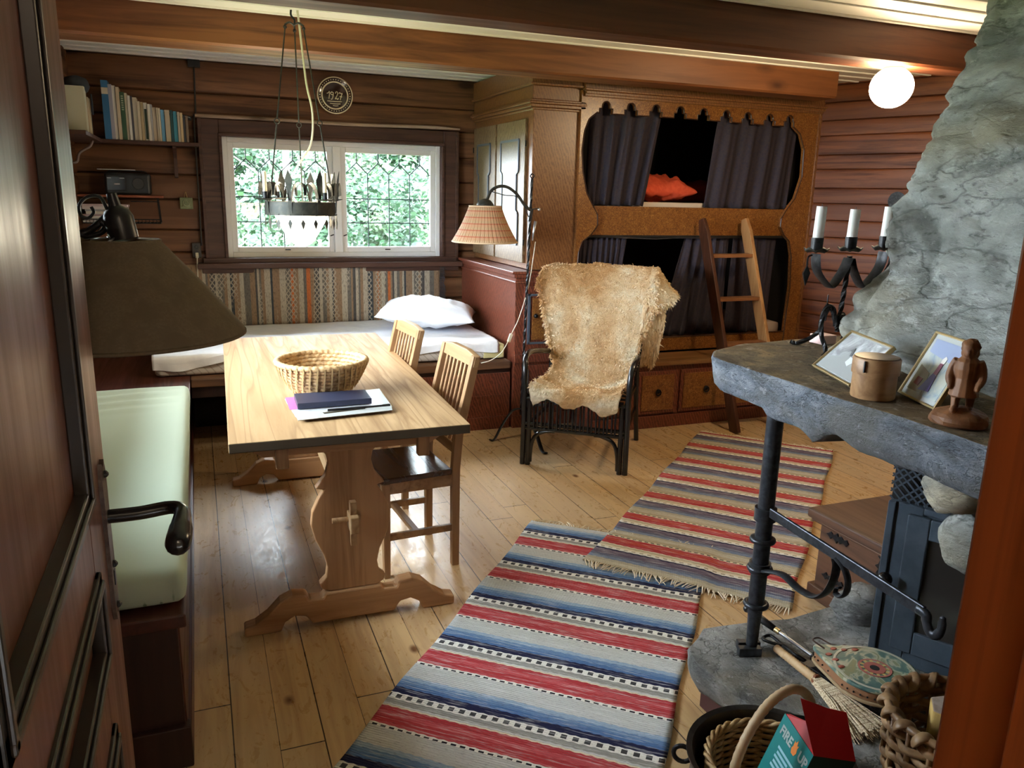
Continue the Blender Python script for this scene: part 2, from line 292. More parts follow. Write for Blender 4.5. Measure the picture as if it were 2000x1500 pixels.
# ---------------------------------------------------------------- mesh building
class MB:
    def __init__(s): s.v = []; s.f = []
    def add(s, vs, fs):
        n = len(s.v); s.v += [Vector(v) for v in vs]; s.f += [tuple(i+n for i in f) for f in fs]; return s
    def box(s, a, b, R=None, piv=None):
        x0,y0,z0 = a; x1,y1,z1 = b
        vs = [Vector(p) for p in ((x0,y0,z0),(x1,y0,z0),(x1,y1,z0),(x0,y1,z0),(x0,y0,z1),(x1,y0,z1),(x1,y1,z1),(x0,y1,z1))]
        if R is not None:
            c = Vector(piv) if piv is not None else (vs[0]+vs[6])/2
            vs = [c + R @ (p-c) for p in vs]
        return s.add(vs, [(0,3,2,1),(4,5,6,7),(0,1,5,4),(1,2,6,5),(2,3,7,6),(3,0,4,7)])
    def obox(s, c, ex, ey, ez):   # centre and three half-extent vectors
        c, ex, ey, ez = map(Vector, (c, ex, ey, ez))
        vs = [c+ex*i+ey*j+ez*k for k in (-1,1) for (i,j) in ((-1,-1),(1,-1),(1,1),(-1,1))]
        return s.add(vs, [(0,3,2,1),(4,5,6,7),(0,1,5,4),(1,2,6,5),(2,3,7,6),(3,0,4,7)])
    def bar(s, p, q, w, h, up=(0,0,1)):
        p, q = Vector(p), Vector(q); d = (q-p); L = d.length; d.normalize(); u = Vector(up); sd = d.cross(u)
        if sd.length < 1e-4: sd = d.cross(Vector((1,0,0)))
        sd.normalize(); u = sd.cross(d); return s.obox((p+q)/2, d*L/2, sd*w/2, u*h/2)
    def prism(s, pts, a, b, axis='y'):   # 2-D outline extruded from a to b along an axis
        def P(u, w, t): return {'y': (u,t,w), 'x': (t,u,w), 'z': (u,w,t)}[axis]
        n = len(pts); vs = [P(u,w,a) for u,w in pts]+[P(u,w,b) for u,w in pts]
        fs = [tuple(range(n)), tuple(range(2*n-1, n-1, -1))]+[(i, i+n, (i+1)%n+n, (i+1)%n) for i in range(n)]
        return s.add(vs, fs)
    def tube(s, path, r, n=8, closed=False, cap=True, flat=None, twist=0.0):
        P = [Vector(p) for p in path]; m = len(P); rs = r if isinstance(r, (list, tuple)) else [r]*m
        T = []
        for i in range(m):
            a = P[(i-1) % m] if (closed or i > 0) else P[i]; b = P[(i+1) % m] if (closed or i < m-1) else P[i]
            T.append((b-a).normalized())
        ref = Vector((0,0,1)) if abs(T[0].z) < .9 else Vector((1,0,0))
        U = (ref - T[0]*ref.dot(T[0])).normalized(); vs = []
        for i in range(m):
            U = (U - T[i]*U.dot(T[i])).normalized(); V = T[i].cross(U)
            for k in range(n):
                a = 2*PI*k/n + twist*i; fu, fv = (flat if flat else (1,1))
                vs.append(P[i] + (U*math.cos(a)*fu + V*math.sin(a)*fv)*rs[i])
        fs = []
        for i in range(m if closed else m-1):
            j = (i+1) % m
            for k in range(n): fs.append((i*n+k, i*n+(k+1)%n, j*n+(k+1)%n, j*n+k))
        if cap and not closed: fs += [tuple(range(n-1,-1,-1)), tuple(range((m-1)*n, m*n))]
        return s.add(vs, fs)
    def lathe(s, prof, c=(0,0,0), n=32, ax=None, cap=True):
        c = Vector(c); vs = []; m = len(prof)
        if ax is None: ez, ex, ey = Vector((0,0,1)), Vector((1,0,0)), Vector((0,1,0))
        else:
            ez = Vector(ax).normalized(); ex = ez.orthogonal().normalized(); ey = ez.cross(ex)
        for r, z in prof:
            for k in range(n):
                a = 2*PI*k/n; vs.append(c+ex*r*math.cos(a)+ey*r*math.sin(a)+ez*z)
        fs = [(i*n+k, i*n+(k+1)%n, (i+1)*n+(k+1)%n, (i+1)*n+k) for i in range(m-1) for k in range(n)]
        if cap:
            if prof[0][0] > 1e-5: fs.append(tuple(range(n-1,-1,-1)))
            if prof[-1][0] > 1e-5: fs.append(tuple(range((m-1)*n, m*n)))
        return s.add(vs, fs)
    def ball(s, c, r, n=16, m=10, fn=None):
        c = Vector(c); rr = r if isinstance(r, (tuple, list)) else (r,r,r); vs = []; fs = []
        for i in range(m+1):
            t = PI*i/m
            for k in range(n):
                a = 2*PI*k/n; d = Vector((math.sin(t)*math.cos(a), math.sin(t)*math.sin(a), math.cos(t)))
                q = 1 if fn is None else fn(d); vs.append(c+Vector((d.x*rr[0], d.y*rr[1], d.z*rr[2]))*q)
        for i in range(m):
            for k in range(n): fs.append((i*n+k, (i+1)*n+k, (i+1)*n+(k+1)%n, i*n+(k+1)%n))
        return s.add(vs, fs)
    def grid(s, fn, nu, nv, closeu=False):
        vs = [fn(i/nu, j/nv) for j in range(nv+1) for i in range(nu+(0 if closeu else 1))]
        w = nu if closeu else nu+1
        fs = [(j*w+i, j*w+(i+1)%w, (j+1)*w+(i+1)%w, (j+1)*w+i) for j in range(nv) for i in range(nu)]
        return s.add(vs, fs)
    def xf(s, fn, start=0):
        for i in range(start, len(s.v)): s.v[i] = Vector(fn(s.v[i]))
        return s
    def n(s): return len(s.v)
def smooth_path(pts, k=6, closed=False):
    P = [Vector(p) for p in pts]; out = []; n = len(P)
    for i in range(n if closed else n-1):
        g = (lambda j: P[j % n]) if closed else (lambda j: P[max(0, min(n-1, j))])
        p0, p1, p2, p3 = g(i-1), g(i), g(i+1), g(i+2)
        for t in range(k):
            u = t/k; out.append(.5*((2*p1)+(p2-p0)*u+(2*p0-5*p1+4*p2-p3)*u*u+(3*p1-p0-3*p2+p3)*u**3))
    if not closed: out.append(P[-1])
    return out
ROOTM = {}
def thing(name, label, cat, loc=(0,0,0), rz=0, group=None):
    o = bpy.data.objects.new(name, None); COL.objects.link(o); o.location = loc; o.rotation_euler = (0,0,rz)
    o.empty_display_size = .1
    o['label'] = label; o['category'] = cat
    if group: o['group'] = group
    ROOTM[o.name] = Matrix.Translation(Vector(loc)) @ Matrix.Rotation(rz, 4, 'Z'); return o
def obj(name, mb, m, parent=None, smooth=False, bevel=0, seg=2, loc=None, world=False, solid=0, subsurf=0, fix=True):
    """ONE mesh object. world=True: the geometry is in room coordinates and is brought into the parent's space."""
    vs = mb.v
    if parent is not None and world:
        if parent.name in ROOTM: I = ROOTM[parent.name].inverted()
        else: I = Matrix()
        vs = [I @ v for v in vs]
    if parent is None:
        if loc is None:
            xs = [v.x for v in vs]; ys = [v.y for v in vs]; zs = [v.z for v in vs]
            loc = ((min(xs)+max(xs))/2, (min(ys)+max(ys))/2, min(zs))
        L = Vector(loc); vs = [v-L for v in vs]
    me = bpy.data.meshes.new(name); me.from_pydata([tuple(v) for v in vs], [], mb.f); me.update()
    if fix:
        b = bmesh.new(); b.from_mesh(me); bmesh.ops.recalc_face_normals(b, faces=b.faces); b.to_mesh(me); b.free()
    if isinstance(m, (list, tuple)):
        for x in m: me.materials.append(x)
    else: me.materials.append(m)
    if smooth:
        for p in me.polygons: p.use_smooth = True
        if smooth != 'all':
            try: me.set_sharp_from_angle(angle=math.radians(40))
            except Exception: pass
    o = bpy.data.objects.new(name, me); COL.objects.link(o)
    if parent is not None: o.parent = parent; ROOTM[o.name] = ROOTM.get(parent.name, Matrix())
    else: o.location = loc; ROOTM[o.name] = Matrix.Translation(Vector(loc))
    if solid:
        md = o.modifiers.new('solid', 'SOLIDIFY'); md.thickness = solid; md.offset = 0
    if bevel:
        md = o.modifiers.new('bevel', 'BEVEL'); md.width = bevel; md.segments = seg; md.limit_method = 'ANGLE'; md.angle_limit = math.radians(40)
    if subsurf:
        md = o.modifiers.new('sub', 'SUBSURF'); md.levels = subsurf; md.render_levels = subsurf
    return o
def tag(o, label, cat, group=None):
    o['label'] = label; o['category'] = cat
    if group: o['group'] = group
    return o
def struct(name, mb, m, parent=None, **kw):
    o = obj(name, mb, m, parent, **kw)
    if parent is None: o['kind'] = 'structure'
    return o
def dup(root, loc, rz, label=None, group=None):
    r = root.copy(); COL.objects.link(r); r.location = loc; r.rotation_euler = (0,0,rz)
    if label: r['label'] = label
    if group: r['group'] = group
    for ch in list(root.children):
        c = ch.copy(); COL.objects.link(c); c.parent = r
        for g in ch.children:
            d = g.copy(); COL.objects.link(d); d.parent = c
    return r
def curve_mesh(splines, extrude):
    """solid plate with holes from closed 2-D outlines; returns an MB in (x, 0, z) coordinates, thickness along y."""
    cu = bpy.data.curves.new('c', 'CURVE'); cu.dimensions = '2D'; cu.fill_mode = 'BOTH'; cu.extrude = extrude
    for pts in splines:
        sp = cu.splines.new('POLY'); sp.points.add(len(pts)-1); sp.use_cyclic_u = True
        for i, (x, z) in enumerate(pts): sp.points[i].co = (x, z, 0, 1)
    o = bpy.data.objects.new('c', cu); COL.objects.link(o)
    me = bpy.data.meshes.new_from_object(o.evaluated_get(bpy.context.evaluated_depsgraph_get()))
    mb = MB(); mb.add([(v.co.x, -v.co.z, v.co.y) for v in me.vertices], [tuple(p.vertices) for p in me.polygons])
    bpy.data.objects.remove(o); bpy.data.meshes.remove(me); bpy.data.curves.remove(cu); return mb
def text_mesh(txt, size, extrude=.0006, shear=0.0, bold=0.0):
    cu = bpy.data.curves.new('t', 'FONT'); cu.body = txt; cu.size = size; cu.extrude = extrude; cu.align_x = 'CENTER'; cu.align_y = 'CENTER'; cu.shear = shear; cu.offset = bold
    o = bpy.data.objects.new('t', cu); COL.objects.link(o)
    me = bpy.data.meshes.new_from_object(o.evaluated_get(bpy.context.evaluated_depsgraph_get()))
    mb = MB(); mb.add([tuple(v.co) for v in me.vertices], [tuple(p.vertices) for p in me.polygons])
    bpy.data.objects.remove(o); bpy.data.meshes.remove(me); bpy.data.curves.remove(cu); return mb
def nz(p, s=1.0, off=0.0): return noise.noise(Vector((p[0]*s+off, p[1]*s+off*.7, p[2]*s-off)))
def fbm(p, s=1.0, off=0.0, o=4):
    a = 0; w = 1
    for i in range(o): a += w*nz(p, s*(2**i), off+i*9.1); w *= .5
    return a
# ================================================================ room shell
YW, XL, ZC = 6.17, -0.72, 2.457
def log_rows(mb, p0, dx, nrm, L, z0, rows, rh, hole=None, seed=0, th=.15, jit=.004, gd=.022):
    """hewn logs stacked as a wall; dx runs along the wall, nrm points into the room"""
    p0, dx, nrm = Vector(p0), Vector(dx).normalized(), Vector(nrm).normalized()
    z = z0
    for r in range(rows):
        h = rh*(1+.16*math.sin(r*2.7+seed)); za, zb = z, z+h
        if z >= ZC+.02: break
        zb = min(zb, ZC+.03)
        segs = [(0, L)]
        if hole and zb > hole[2]+.005 and za < hole[3]-.005:
            if za < hole[2]-.03 or zb > hole[3]+.03: pass
            segs = [(0, hole[0]), (hole[1], L)]
            if za < hole[2]-.03: zb2 = hole[2]; segs.append((hole[0], hole[1], za, zb2))
            if zb > hole[3]+.03: segs.append((hole[0], hole[1], hole[3], zb))
        for sg in segs:
            a, b = sg[0], sg[1]; q0, q1 = (sg[2], sg[3]) if len(sg) > 2 else (za, zb)
            hh = q1-q0; n = max(2, int((b-a)/.18)); vs = []; fs = []
            prof = [(-gd, .0), (-gd*.22, .045), (-.001, .12), (gd*.09, .5), (-.001, .88), (-gd*.27, .955), (-gd, 1.0)]
            for i in range(n+1):
                t = a+(b-a)*i/n
                base = p0+dx*t
                for (d, f) in prof:
                    e = jit*fbm((t*1.3+seed*3, r*3.1, f*2), 1.0, seed) + .003*nz((t*7, r*5, f*6), 1, seed)
                    vs.append(base+nrm*(d+e)+Vector((0,0,q0+hh*f + (.006*nz((t*.9, r*7.7+(0 if f < .5 else 7.7), seed), 1) if 0 else 0))))
                vs.append(base-nrm*th+Vector((0,0,q1))); vs.append(base-nrm*th+Vector((0,0,q0)))
            w = len(prof)+2
            for i in range(n):
                for k in range(w): fs.append((i*w+k, i*w+(k+1)%w, (i+1)*w+(k+1)%w, (i+1)*w+k))
            fs.append(tuple(range(w))); fs.append(tuple(range(n*w+w-1, n*w-1, -1)))
            mb.add(vs, fs)
        z = zb
    return mb
WX0, WX1, WZ0, WZ1 = .205, 1.815, 1.112, 1.962
struct('wall_back', log_rows(MB(), (XL-.2, YW, 0), (1,0,0), (0,-1,0), 5.9, 0, 16, .187, (WX0-XL+.2, WX1-XL+.2, WZ0, WZ1), 1), M['log'], smooth=True, loc=(0,YW,0))
# left wall carries a second window beside the bench (behind the open door in the photograph)
LY0, LY1, LZ0, LZ1 = 2.35, 4.45, 1.02, 1.98
mbl = log_rows(MB(), (0,0,0), (1,0,0), (0,-1,0), 6.1, 0, 16, .187, (LY0-.3, LY1-.3, LZ0, LZ1), 4)
wl = struct('wall_left', mbl, M['log'], smooth=True, loc=(0,0,0)); wl.location = (XL, .3, 0); wl.rotation_euler = (0,0,PI/2)
RA = math.radians(20); RC = (4.43, 4.93)
mbr = log_rows(MB(), (0,0,0), (1,0,0), (0,-1,0), 5.4, 0, 24, .122, None, 2, gd=.011)
wr = struct('wall_right', mbr, M['log_y'], smooth=True, loc=(0,0,0)); wr.location = (RC[0]-.02*math.sin(RA), RC[1]+.02*math.cos(RA), 0); wr.rotation_euler = (0,0,-PI/2+RA)
wf = MB().box((.86,.28,0),(6.2,.49,2.5)).box((-.95,.28,0),(-.22,.49,2.5)).box((-.22,.28,2.12),(.86,.49,2.5))
struct('wall_front', wf, M['log'], loc=(0,0,0))
fl = MB().box((-1.0,-1.6,-.08),(6.4,6.4,0)); struct('floor', fl, M['floor'], loc=(0,0,0))
cm = MB().box((-1.1,.28,ZC+.02),(6.4,6.5,ZC+.1)); y = .5
while y < 6.2:
    cm.box((-.8,y+.006,ZC+.004),(6.2,y+.150,ZC+.03)); cm.box((-.8,y+.125,ZC-.004),(6.2,y+.150,ZC+.01)); y += .156
struct('ceiling', cm, M['ceil'], loc=(0,0,0), bevel=.003)
# beams
def beam(name, y0, y1, x0, x1, z0, m, wav):
    mb = MB(); n = 40; ny = [(y0, z0+.012), (y0+.012, z0), (y1-.012, z0), (y1, z0+.012), (y1, ZC+.02), (y0, ZC+.02)]
    vs = []
    for i in range(n+1):
        x = x0+(x1-x0)*i/n; e = wav*nz((x*.8, 3, 1))
        for (yy, zz) in ny: vs.append((x, yy+.003*nz((x*2, zz*9, yy*9)), zz+(e if zz < ZC else 0)))
    fs = [(i*6+k, i*6+(k+1)%6, (i+1)*6+(k+1)%6, (i+1)*6+k) for i in range(n) for k in range(6)]+[tuple(range(6)), tuple(range(n*6+5, n*6-1, -1))]
    return struct(name, mb.add(vs, fs), m, smooth=True, loc=(x0, y0, z0))
beam('trim_1', 4.41, 4.63, -.75, 4.08, 2.29, M['beam'], .004)
beam('trim_2', 3.16, 3.335, -.75, 5.2, 2.278, M['beam_dark'], .004)
# skirting along the left wall is hidden by the bench; threshold strip at the window wall
# ---------------------------------------------------------------- window
def W_(x, y, Y=6.13): return ony(x, y, Y)
win = struct('window_1', MB().box((WX0,6.16,WZ0),(WX0+.035,6.25,WZ1)).box((WX1-.035,6.16,WZ0),(WX1,6.25,WZ1)).box((WX0+.035,6.161,WZ1-.035),(WX1-.035,6.25,WZ1)).box((WX0+.035,6.161,WZ0),(WX1-.035,6.25,WZ0+.035)).box(((WX0+WX1)/2-.03,6.15,WZ0+.035),((WX0+WX1)/2+.03,6.249,WZ1-.035)), M['white'], bevel=.004, loc=((WX0+WX1)/2,6.2,WZ0))
xm = (WX0+WX1)/2
def sash(x0, x1):
    z0, z1 = WZ0+.035, WZ1-.035
    fr = MB().box((x0,6.175,z0),(x0+.04,6.215,z1)).box((x1-.04,6.175,z0),(x1,6.215,z1)).box((x0+.04,6.176,z0),(x1-.04,6.215,z0+.04)).box((x0+.04,6.176,z1-.04),(x1-.04,6.215,z1))
    obj('sash', fr, M['white'], win, world=True, bevel=.004)
    a, b, c, d = x0+.04, x1-.04, z0+.04, z1-.04
    obj('pane', MB().box((a,6.193,c),(b,6.197,d)), M['glass'], win, world=True)
    ld = MB(); r = .0035; nX = 4; w = (b-a)/(nX-.0); Y = 6.188
    zt = d-.07; zb_ = d-.15; 
    xs = [a+w*(i+.0) for i in range(nX+1)]
    for i in range(1, nX): ld.bar((xs[i],Y,zb_),(xs[i],Y,c), .007, .005, (0,1,0))
    for i in range(nX):
        xc = (xs[i]+xs[i+1])/2
        ld.bar((xs[i],Y,zb_),(xc,Y,zt), .007, .005, (0,1,0)); ld.bar((xc,Y,zt),(xs[i+1],Y,zb_), .007, .005, (0,1,0)); ld.bar((xc,Y,zt),(xc,Y,d), .007, .005, (0,1,0))
    for q in (.33, .66): ld.bar((a,Y,c+(zb_-c)*q),(b,Y,c+(zb_-c)*q), .007, .005, (0,1,0))
    obj('leading', ld, mat_lead, win, world=True)
mat_lead = mat('lead_came', (.06,.09,.11), .5)
sash(WX0+.035, xm-.03); sash(xm+.03, WX1-.035)
cat = MB()
for px in (-.05, .05): cat.tube([(xm+px-.012,6.165,1.27),(xm+px+.014,6.16,1.28)], .004, 6)
for px in (-.38,.38): cat.tube([(xm+px-.02,6.165,WZ0+.055),(xm+px+.02,6.16,WZ0+.055)], .004, 6)
obj('catch', cat, M['iron'], win, world=True)
# brown casing
p = W_(390,222); q = W_(893,250); CX0, CX1, CZ0, CZ1 = .05, 1.955, 1.04, 2.075
fr = MB()
fr.box((CX0,6.12,CZ0),(WX0-.018,6.19,CZ1)); fr.box((WX1+.018,6.12,CZ0),(CX1,6.19,CZ1)); fr.box((WX0-.018,6.121,WZ1+.018),(WX1+.018,6.19,CZ1))
fr.box((CX0+.0,6.108,CZ0),(CX0+.025,6.12,CZ1)); fr.box((CX1-.025,6.108,CZ0),(CX1,6.12,CZ1))
for (a,b,c,d) in ((WX0-.022,WX0,WZ0,WZ1),(WX1,WX1+.022,WZ0,WZ1)): fr.box((a,6.105,c),(b,6.19,d))
fr.box((WX0-.022,6.104,WZ1),(WX1+.022,6.19,WZ1+.022))
struct('trim_3', fr, M['trim_brown'], bevel=.004, loc=(CX0,6.12,CZ0))
si = MB().box((CX0-.06,6.055,WZ0-.075),(CX1+.02,6.19,WZ0-.035)).box((CX0-.02,6.09,WZ0-.036),(CX1-.02,6.19,WZ0)).box((CX0-.03,6.10,WZ0-.11),(CX1,6.16,WZ0-.07))
struct('trim_4', si, M['trim_brown'], bevel=.005, loc=(CX0,6.1,WZ0-.07))
bt = MB(); n = 40
def battn(u, v):
    x = CX0-.01+(CX1+.02-CX0)*u; a = 2*PI*v; r = .013*(1 if u < .9 else 1-(u-.9)*5)
    return (x, 6.125+r*1.1*math.cos(a), CZ1+.016+r*math.sin(a)+.008*math.sin(u*9)*u-.0*u)
bt.grid(battn, n, 10)
tag(obj('wooden_batten', bt, M['bleach'], smooth=True), 'pale peeled wooden strip lying along the top of the window casing', 'wood strip')
# left side window (real opening, lets daylight onto the bench and the fireplace)
w2 = MB(); YM = (LY0+LY1)/2
for (a,b,c,d) in ((LY0,LY0+.05,LZ0,LZ1),(LY1-.05,LY1,LZ0,LZ1),(LY0,LY1,LZ0,LZ0+.05),(LY0,LY1,LZ1-.05,LZ1),(YM-.03,YM+.03,LZ0,LZ1)): w2.box((XL-.10,a,c),(XL-.02,b,d))
w2o = struct('window_2', w2, M['white'], bevel=.004, loc=(XL-.06,YM,LZ0))
obj('pane', MB().box((XL-.062,LY0+.04,LZ0+.04),(XL-.058,LY1-.04,LZ1-.04)), M['glass'], w2o, world=True)
# ---------------------------------------------------------------- outdoors
gm = speckle('forest_floor', (.10,.16,.05), (.22,.24,.10), 3, .95, .3, .02)
struct('ground', MB().box((-25,6.6,-.5),(30,24,-.45)).box((-25,-12,-.5),(-1.4,6.6,-.45)), gm, loc=(0,10,-.5))
leafm = mat('birch_leaf', (.10,.30,.10), .5); N_ = NT(leafm)
N_.color(N_.ramp(N_.noise(N_.coord((1,1,1)), 2.2, 3), [(.35, (.016,.050,.024)), (.5, (.034,.090,.040)), (.68, (.075,.130,.055))]))
leafm.node_tree.nodes['Principled BSDF'].inputs['Transmission Weight'].default_value = 0
barkm = speckle('birch_bark', (.62,.60,.56), (.16,.14,.12), 9, .8, .2, .004, t=(.5,.62))
rt = random.Random(11)
def birch(x, y, h, r, n, label):
    t = thing('birch_tree', label, 'tree', (x,y,-.46), 0, 'birches outside the window')
    tr = MB().tube(smooth_path([(0,0,0),(.05*rt.uniform(-1,1),0,h*.4),(.12*rt.uniform(-1,1),.05,h*1.02)], 5), [.075-.05*i/10 for i in range(11)], 8)
    for k in range(9):
        a = rt.uniform(0, 6.28); z = h*rt.uniform(.2, .9); tr.tube([(0,0,z),(r*.7*math.cos(a), r*.7*math.sin(a), z+h*.12)], [.018,.006], 5)
    obj('trunk', tr, barkm, t, smooth=True)
    lf = MB(); cl = [(rt.uniform(-1,1)*r*.8, rt.uniform(-1,1)*r*.8, h*rt.uniform(.16,1.0), rt.uniform(.18,.42)) for _ in range(26)]
    vs = []; fs = []
    for i in range(n):
        cx, cy, cz, cr = cl[i % 26]; d = Vector((rt.gauss(0,1), rt.gauss(0,1), rt.gauss(0,.8)))*cr*.62
        p = Vector((cx,cy,cz))+d; s_ = rt.uniform(.030,.058); u = Vector((rt.uniform(-1,1),rt.uniform(-1,1),rt.uniform(-.6,.6))).normalized()*s_; v = u.orthogonal().normalized()*s_*.7
        b = len(vs); vs += [p-u, p+v*.9, p+u, p-v*.9]; fs.append((b,b+1,b+2,b+3))
    lf.add(vs, fs); obj('foliage', lf, leafm, t, fix=False)
spots = [(1.0,9.6,3.3,.8,5200,'slender birch nearest the left window sash'),(2.75,10.2,3.4,.85,5600,'bushy birch filling the right window sash'),(3.9,12.4,3.7,.95,5200,'birch at the right edge of the window view'),
 (1.9,12.6,3.7,.95,5600,'birch behind the middle window post'),(.15,12.4,3.5,.95,5000,'birch at the left edge of the window view'),(3.0,15.2,4.0,1.1,5600,'far birch seen high in the right sash'),(.9,15.4,4.0,1.1,5600,'far birch seen through the left sash between nearer trunks'),(5.2,15.4,4.2,1.1,4200,'far birch beyond the right window frame'),(2.0,18.2,4.2,1.2,6000,'farthest birch in the centre of the view'),(4.3,18.4,4.2,1.2,5000,'farthest birch behind the right sash')]
for s_ in spots: birch(*s_[:4], s_[4]*2, s_[5])
portal((xm,6.42,(WZ0+WZ1)/2), (PI/2,0,PI), 1.7, .95)
portal((XL-.2,YM,(LZ0+LZ1)/2), (PI/2,0,PI/2), 2.1, .95)
portal((.27,.2,1.05), (PI/2,0,0), .95, 2.15)
# ---------------------------------------------------------------- door, jamb
DX = -.163
dl = MB()
dl.box((DX-.042,1.14,.012),(DX,1.35,2.08)).box((DX-.042,.5,.012),(DX,.62,2.08))
for (a,b) in ((.012,.14),(.80,.94),(1.06,1.19),(1.95,2.08)): dl.box((DX-.042,.62,a),(DX,1.14,b))
for (a,b) in ((.14,.80),(.94,1.06),(1.19,1.95)): dl.box((DX-.032,.62,a),(DX-.012,1.14,b))
door = struct('door_1', dl, M['door'], bevel=.003, loc=(DX-.02,.5,.012))
ml = MB()
def mould(y0,y1,z0,z1,w=.034):
    for (a,b,c,d) in ((y0,y0+w,z0,z1),(y1-w,y1,z0,z1),(y0,y1,z0,z0+w),(y0,y1,z1-w,z1)):
        ml.box((DX-.013,a,c),(DX+.006,b,d)); 
        if b-a > d-c: ml.box((DX+.006,a+.01,(c+d)/2-.006),(DX+.011,b-.01,(c+d)/2+.006))
        else: ml.box((DX+.006,(a+b)/2-.006,c+.01),(DX+.011,(a+b)/2+.006,d-.01))
mould(.60,1.155,1.165,1.965); mould(.60,1.155,.93,1.07,.028); mould(.60,1.155,.13,.825)
obj('moulding', ml, M['door_mould'], door, world=True, bevel=.003)
pl = MB(); 
outl = [(1.262,.955),(1.272,.93),(1.285,.94),(1.298,.93),(1.308,.955),(1.306,1.05),(1.31,1.165),(1.298,1.19),(1.285,1.18),(1.272,1.19),(1.26,1.165),(1.264,1.05)]
pl.prism(outl, DX, DX+.006, 'x')
plate = obj('lock_plate', pl, speckle('brown_iron_plate', (.055,.030,.022), (.09,.06,.045), 60, .4, .3, .002), door, world=True)
sc_ = MB()
for z in (.95,1.02,1.17): sc_.ball((DX+.007,1.285,z), .006, 8, 5)
sc_.box((DX+.004,1.281,.985),(DX+.0075,1.289,1.01))
obj('keyhole_screws', sc_, M['iron'], plate, world=True)
hp = smooth_path([(DX+.0,1.285,1.10),(DX+.05,1.285,1.10),(DX+.095,1.284,1.104),(DX+.112,1.265,1.104),(DX+.112,1.23,1.098),(DX+.108,1.19,1.088),(DX+.104,1.165,1.082)], 5)
obj('handle', MB().tube(hp, [.011]*10+[.0105]*5+[.011,.012,.0125,.0135,.014,.015,.016,.0175,.018,.0185,.019,.019,.018,.016,.012,.006], 12), M['rattan'], door, world=True, smooth=True)
jm = MB().box((.70,.27,0),(.80,.505,2.12)).box((-.30,.27,0),(-.22,.5,2.12)).box((-.30,.27,2.1),(.80,.505,2.2))
jb = struct('trim_5', jm, M['jamb'], bevel=.004, loc=(.70,.27,0))
obj('door_stop', MB().box((.684,.27,0),(.702,.425,2.12)), M['jamb'], jb, world=True, bevel=.003)
obj('casing', MB().box((.80,.485,0),(.92,.515,2.2)), M['jamb'], jb, world=True, bevel=.003)
struct('corner_filler', MB().box((4.458,4.955,0),(4.62,6.2,2.45)), M['log_y'], loc=(4.5,5.5,0))  # unseen filler, added to stop daylight leaking in at the bunk corner
# ---------------------------------------------------------------- hall behind the camera (closed, so no daylight enters by the doorway)
struct('wall_hall', MB().box((-1.0,-1.7,0),(-.95,.28,2.5)).box((1.7,-1.7,0),(1.75,.28,2.5)).box((-1.0,-1.75,0),(1.75,-1.7,2.5)).box((.9,.26,0),(1.75,.28,2.5)).box((-1.0,.26,0),(-.31,.28,2.5)).box((-1.0,-1.75,2.5),(1.75,.49,2.55)), mat('hall_wall_paint', (.55,.50,.42), .7), loc=(0,-.7,0))
hl = thing('added_hall_lamp', 'round white lamp added on the unseen hall ceiling to light the doorway', 'lamp', (.1,-1.0,2.5))  # unseen lamp, added to brighten the jamb, door and near floor
obj('globe', MB().ball((.1,-1.0,2.33), (.10,.10,.09), 20, 12), emis('added_hall_lamp_glow', (1.0,.80,.58), 26.0), hl, world=True, smooth='all')
obj('lamp_base', MB().lathe([(.05,2.40),(.06,2.5),(0,2.5)], (.1,-1.0,0), 20), M['white'], hl, world=True, smooth=True)
def softbox(a, b, r, n=14, amp=0.0, sc=4.0, off=0.0, top_only=False):
    a, b = Vector(a), Vector(b); c = (a+b)/2; h = (b-a)/2; mb = MB()
    L = [max(3, int(n*h[i]/max(h))) for i in range(3)]
    def face(ax, sgn):
        u, v = (ax+1) % 3, (ax+2) % 3
        def fn(s, t):
            p = Vector((0,0,0)); p[ax] = sgn*h[ax]; 
            su = math.sin((s-.5)*PI)*.35+(s-.5)*2*.65; tv = math.sin((t-.5)*PI)*.35+(t-.5)*2*.65
            p[u] = su*h[u]; p[v] = tv*h[v]
            q = Vector([max(-(h[i]-r), min(h[i]-r, p[i])) for i in range(3)]); d = p-q
            if d.length > 1e-9: p = q+d.normalized()*r
            p = c+p
            if amp:
                e = fbm(p, sc, off, 3)*amp
                nn = d.normalized() if d.length > 1e-9 else Vector((0,0,0)); p = p+nn*e
                if not top_only or p.z > c.z: p.z += e*.7*(1 if p.z > c.z else .2)
            return p
        mb.grid(fn, L[u]+2, L[v]+2)
    for ax in range(3):
        for sg in (-1, 1): face(ax, sg)
    return mb
def weld(o, d=.0006):
    b = bmesh.new(); b.from_mesh(o.data); bmesh.ops.remove_doubles(b, verts=b.verts, dist=d); bmesh.ops.recalc_face_normals(b, faces=b.faces); b.to_mesh(o.data); b.free()
    for p in o.data.polygons: p.use_smooth = True
    return o
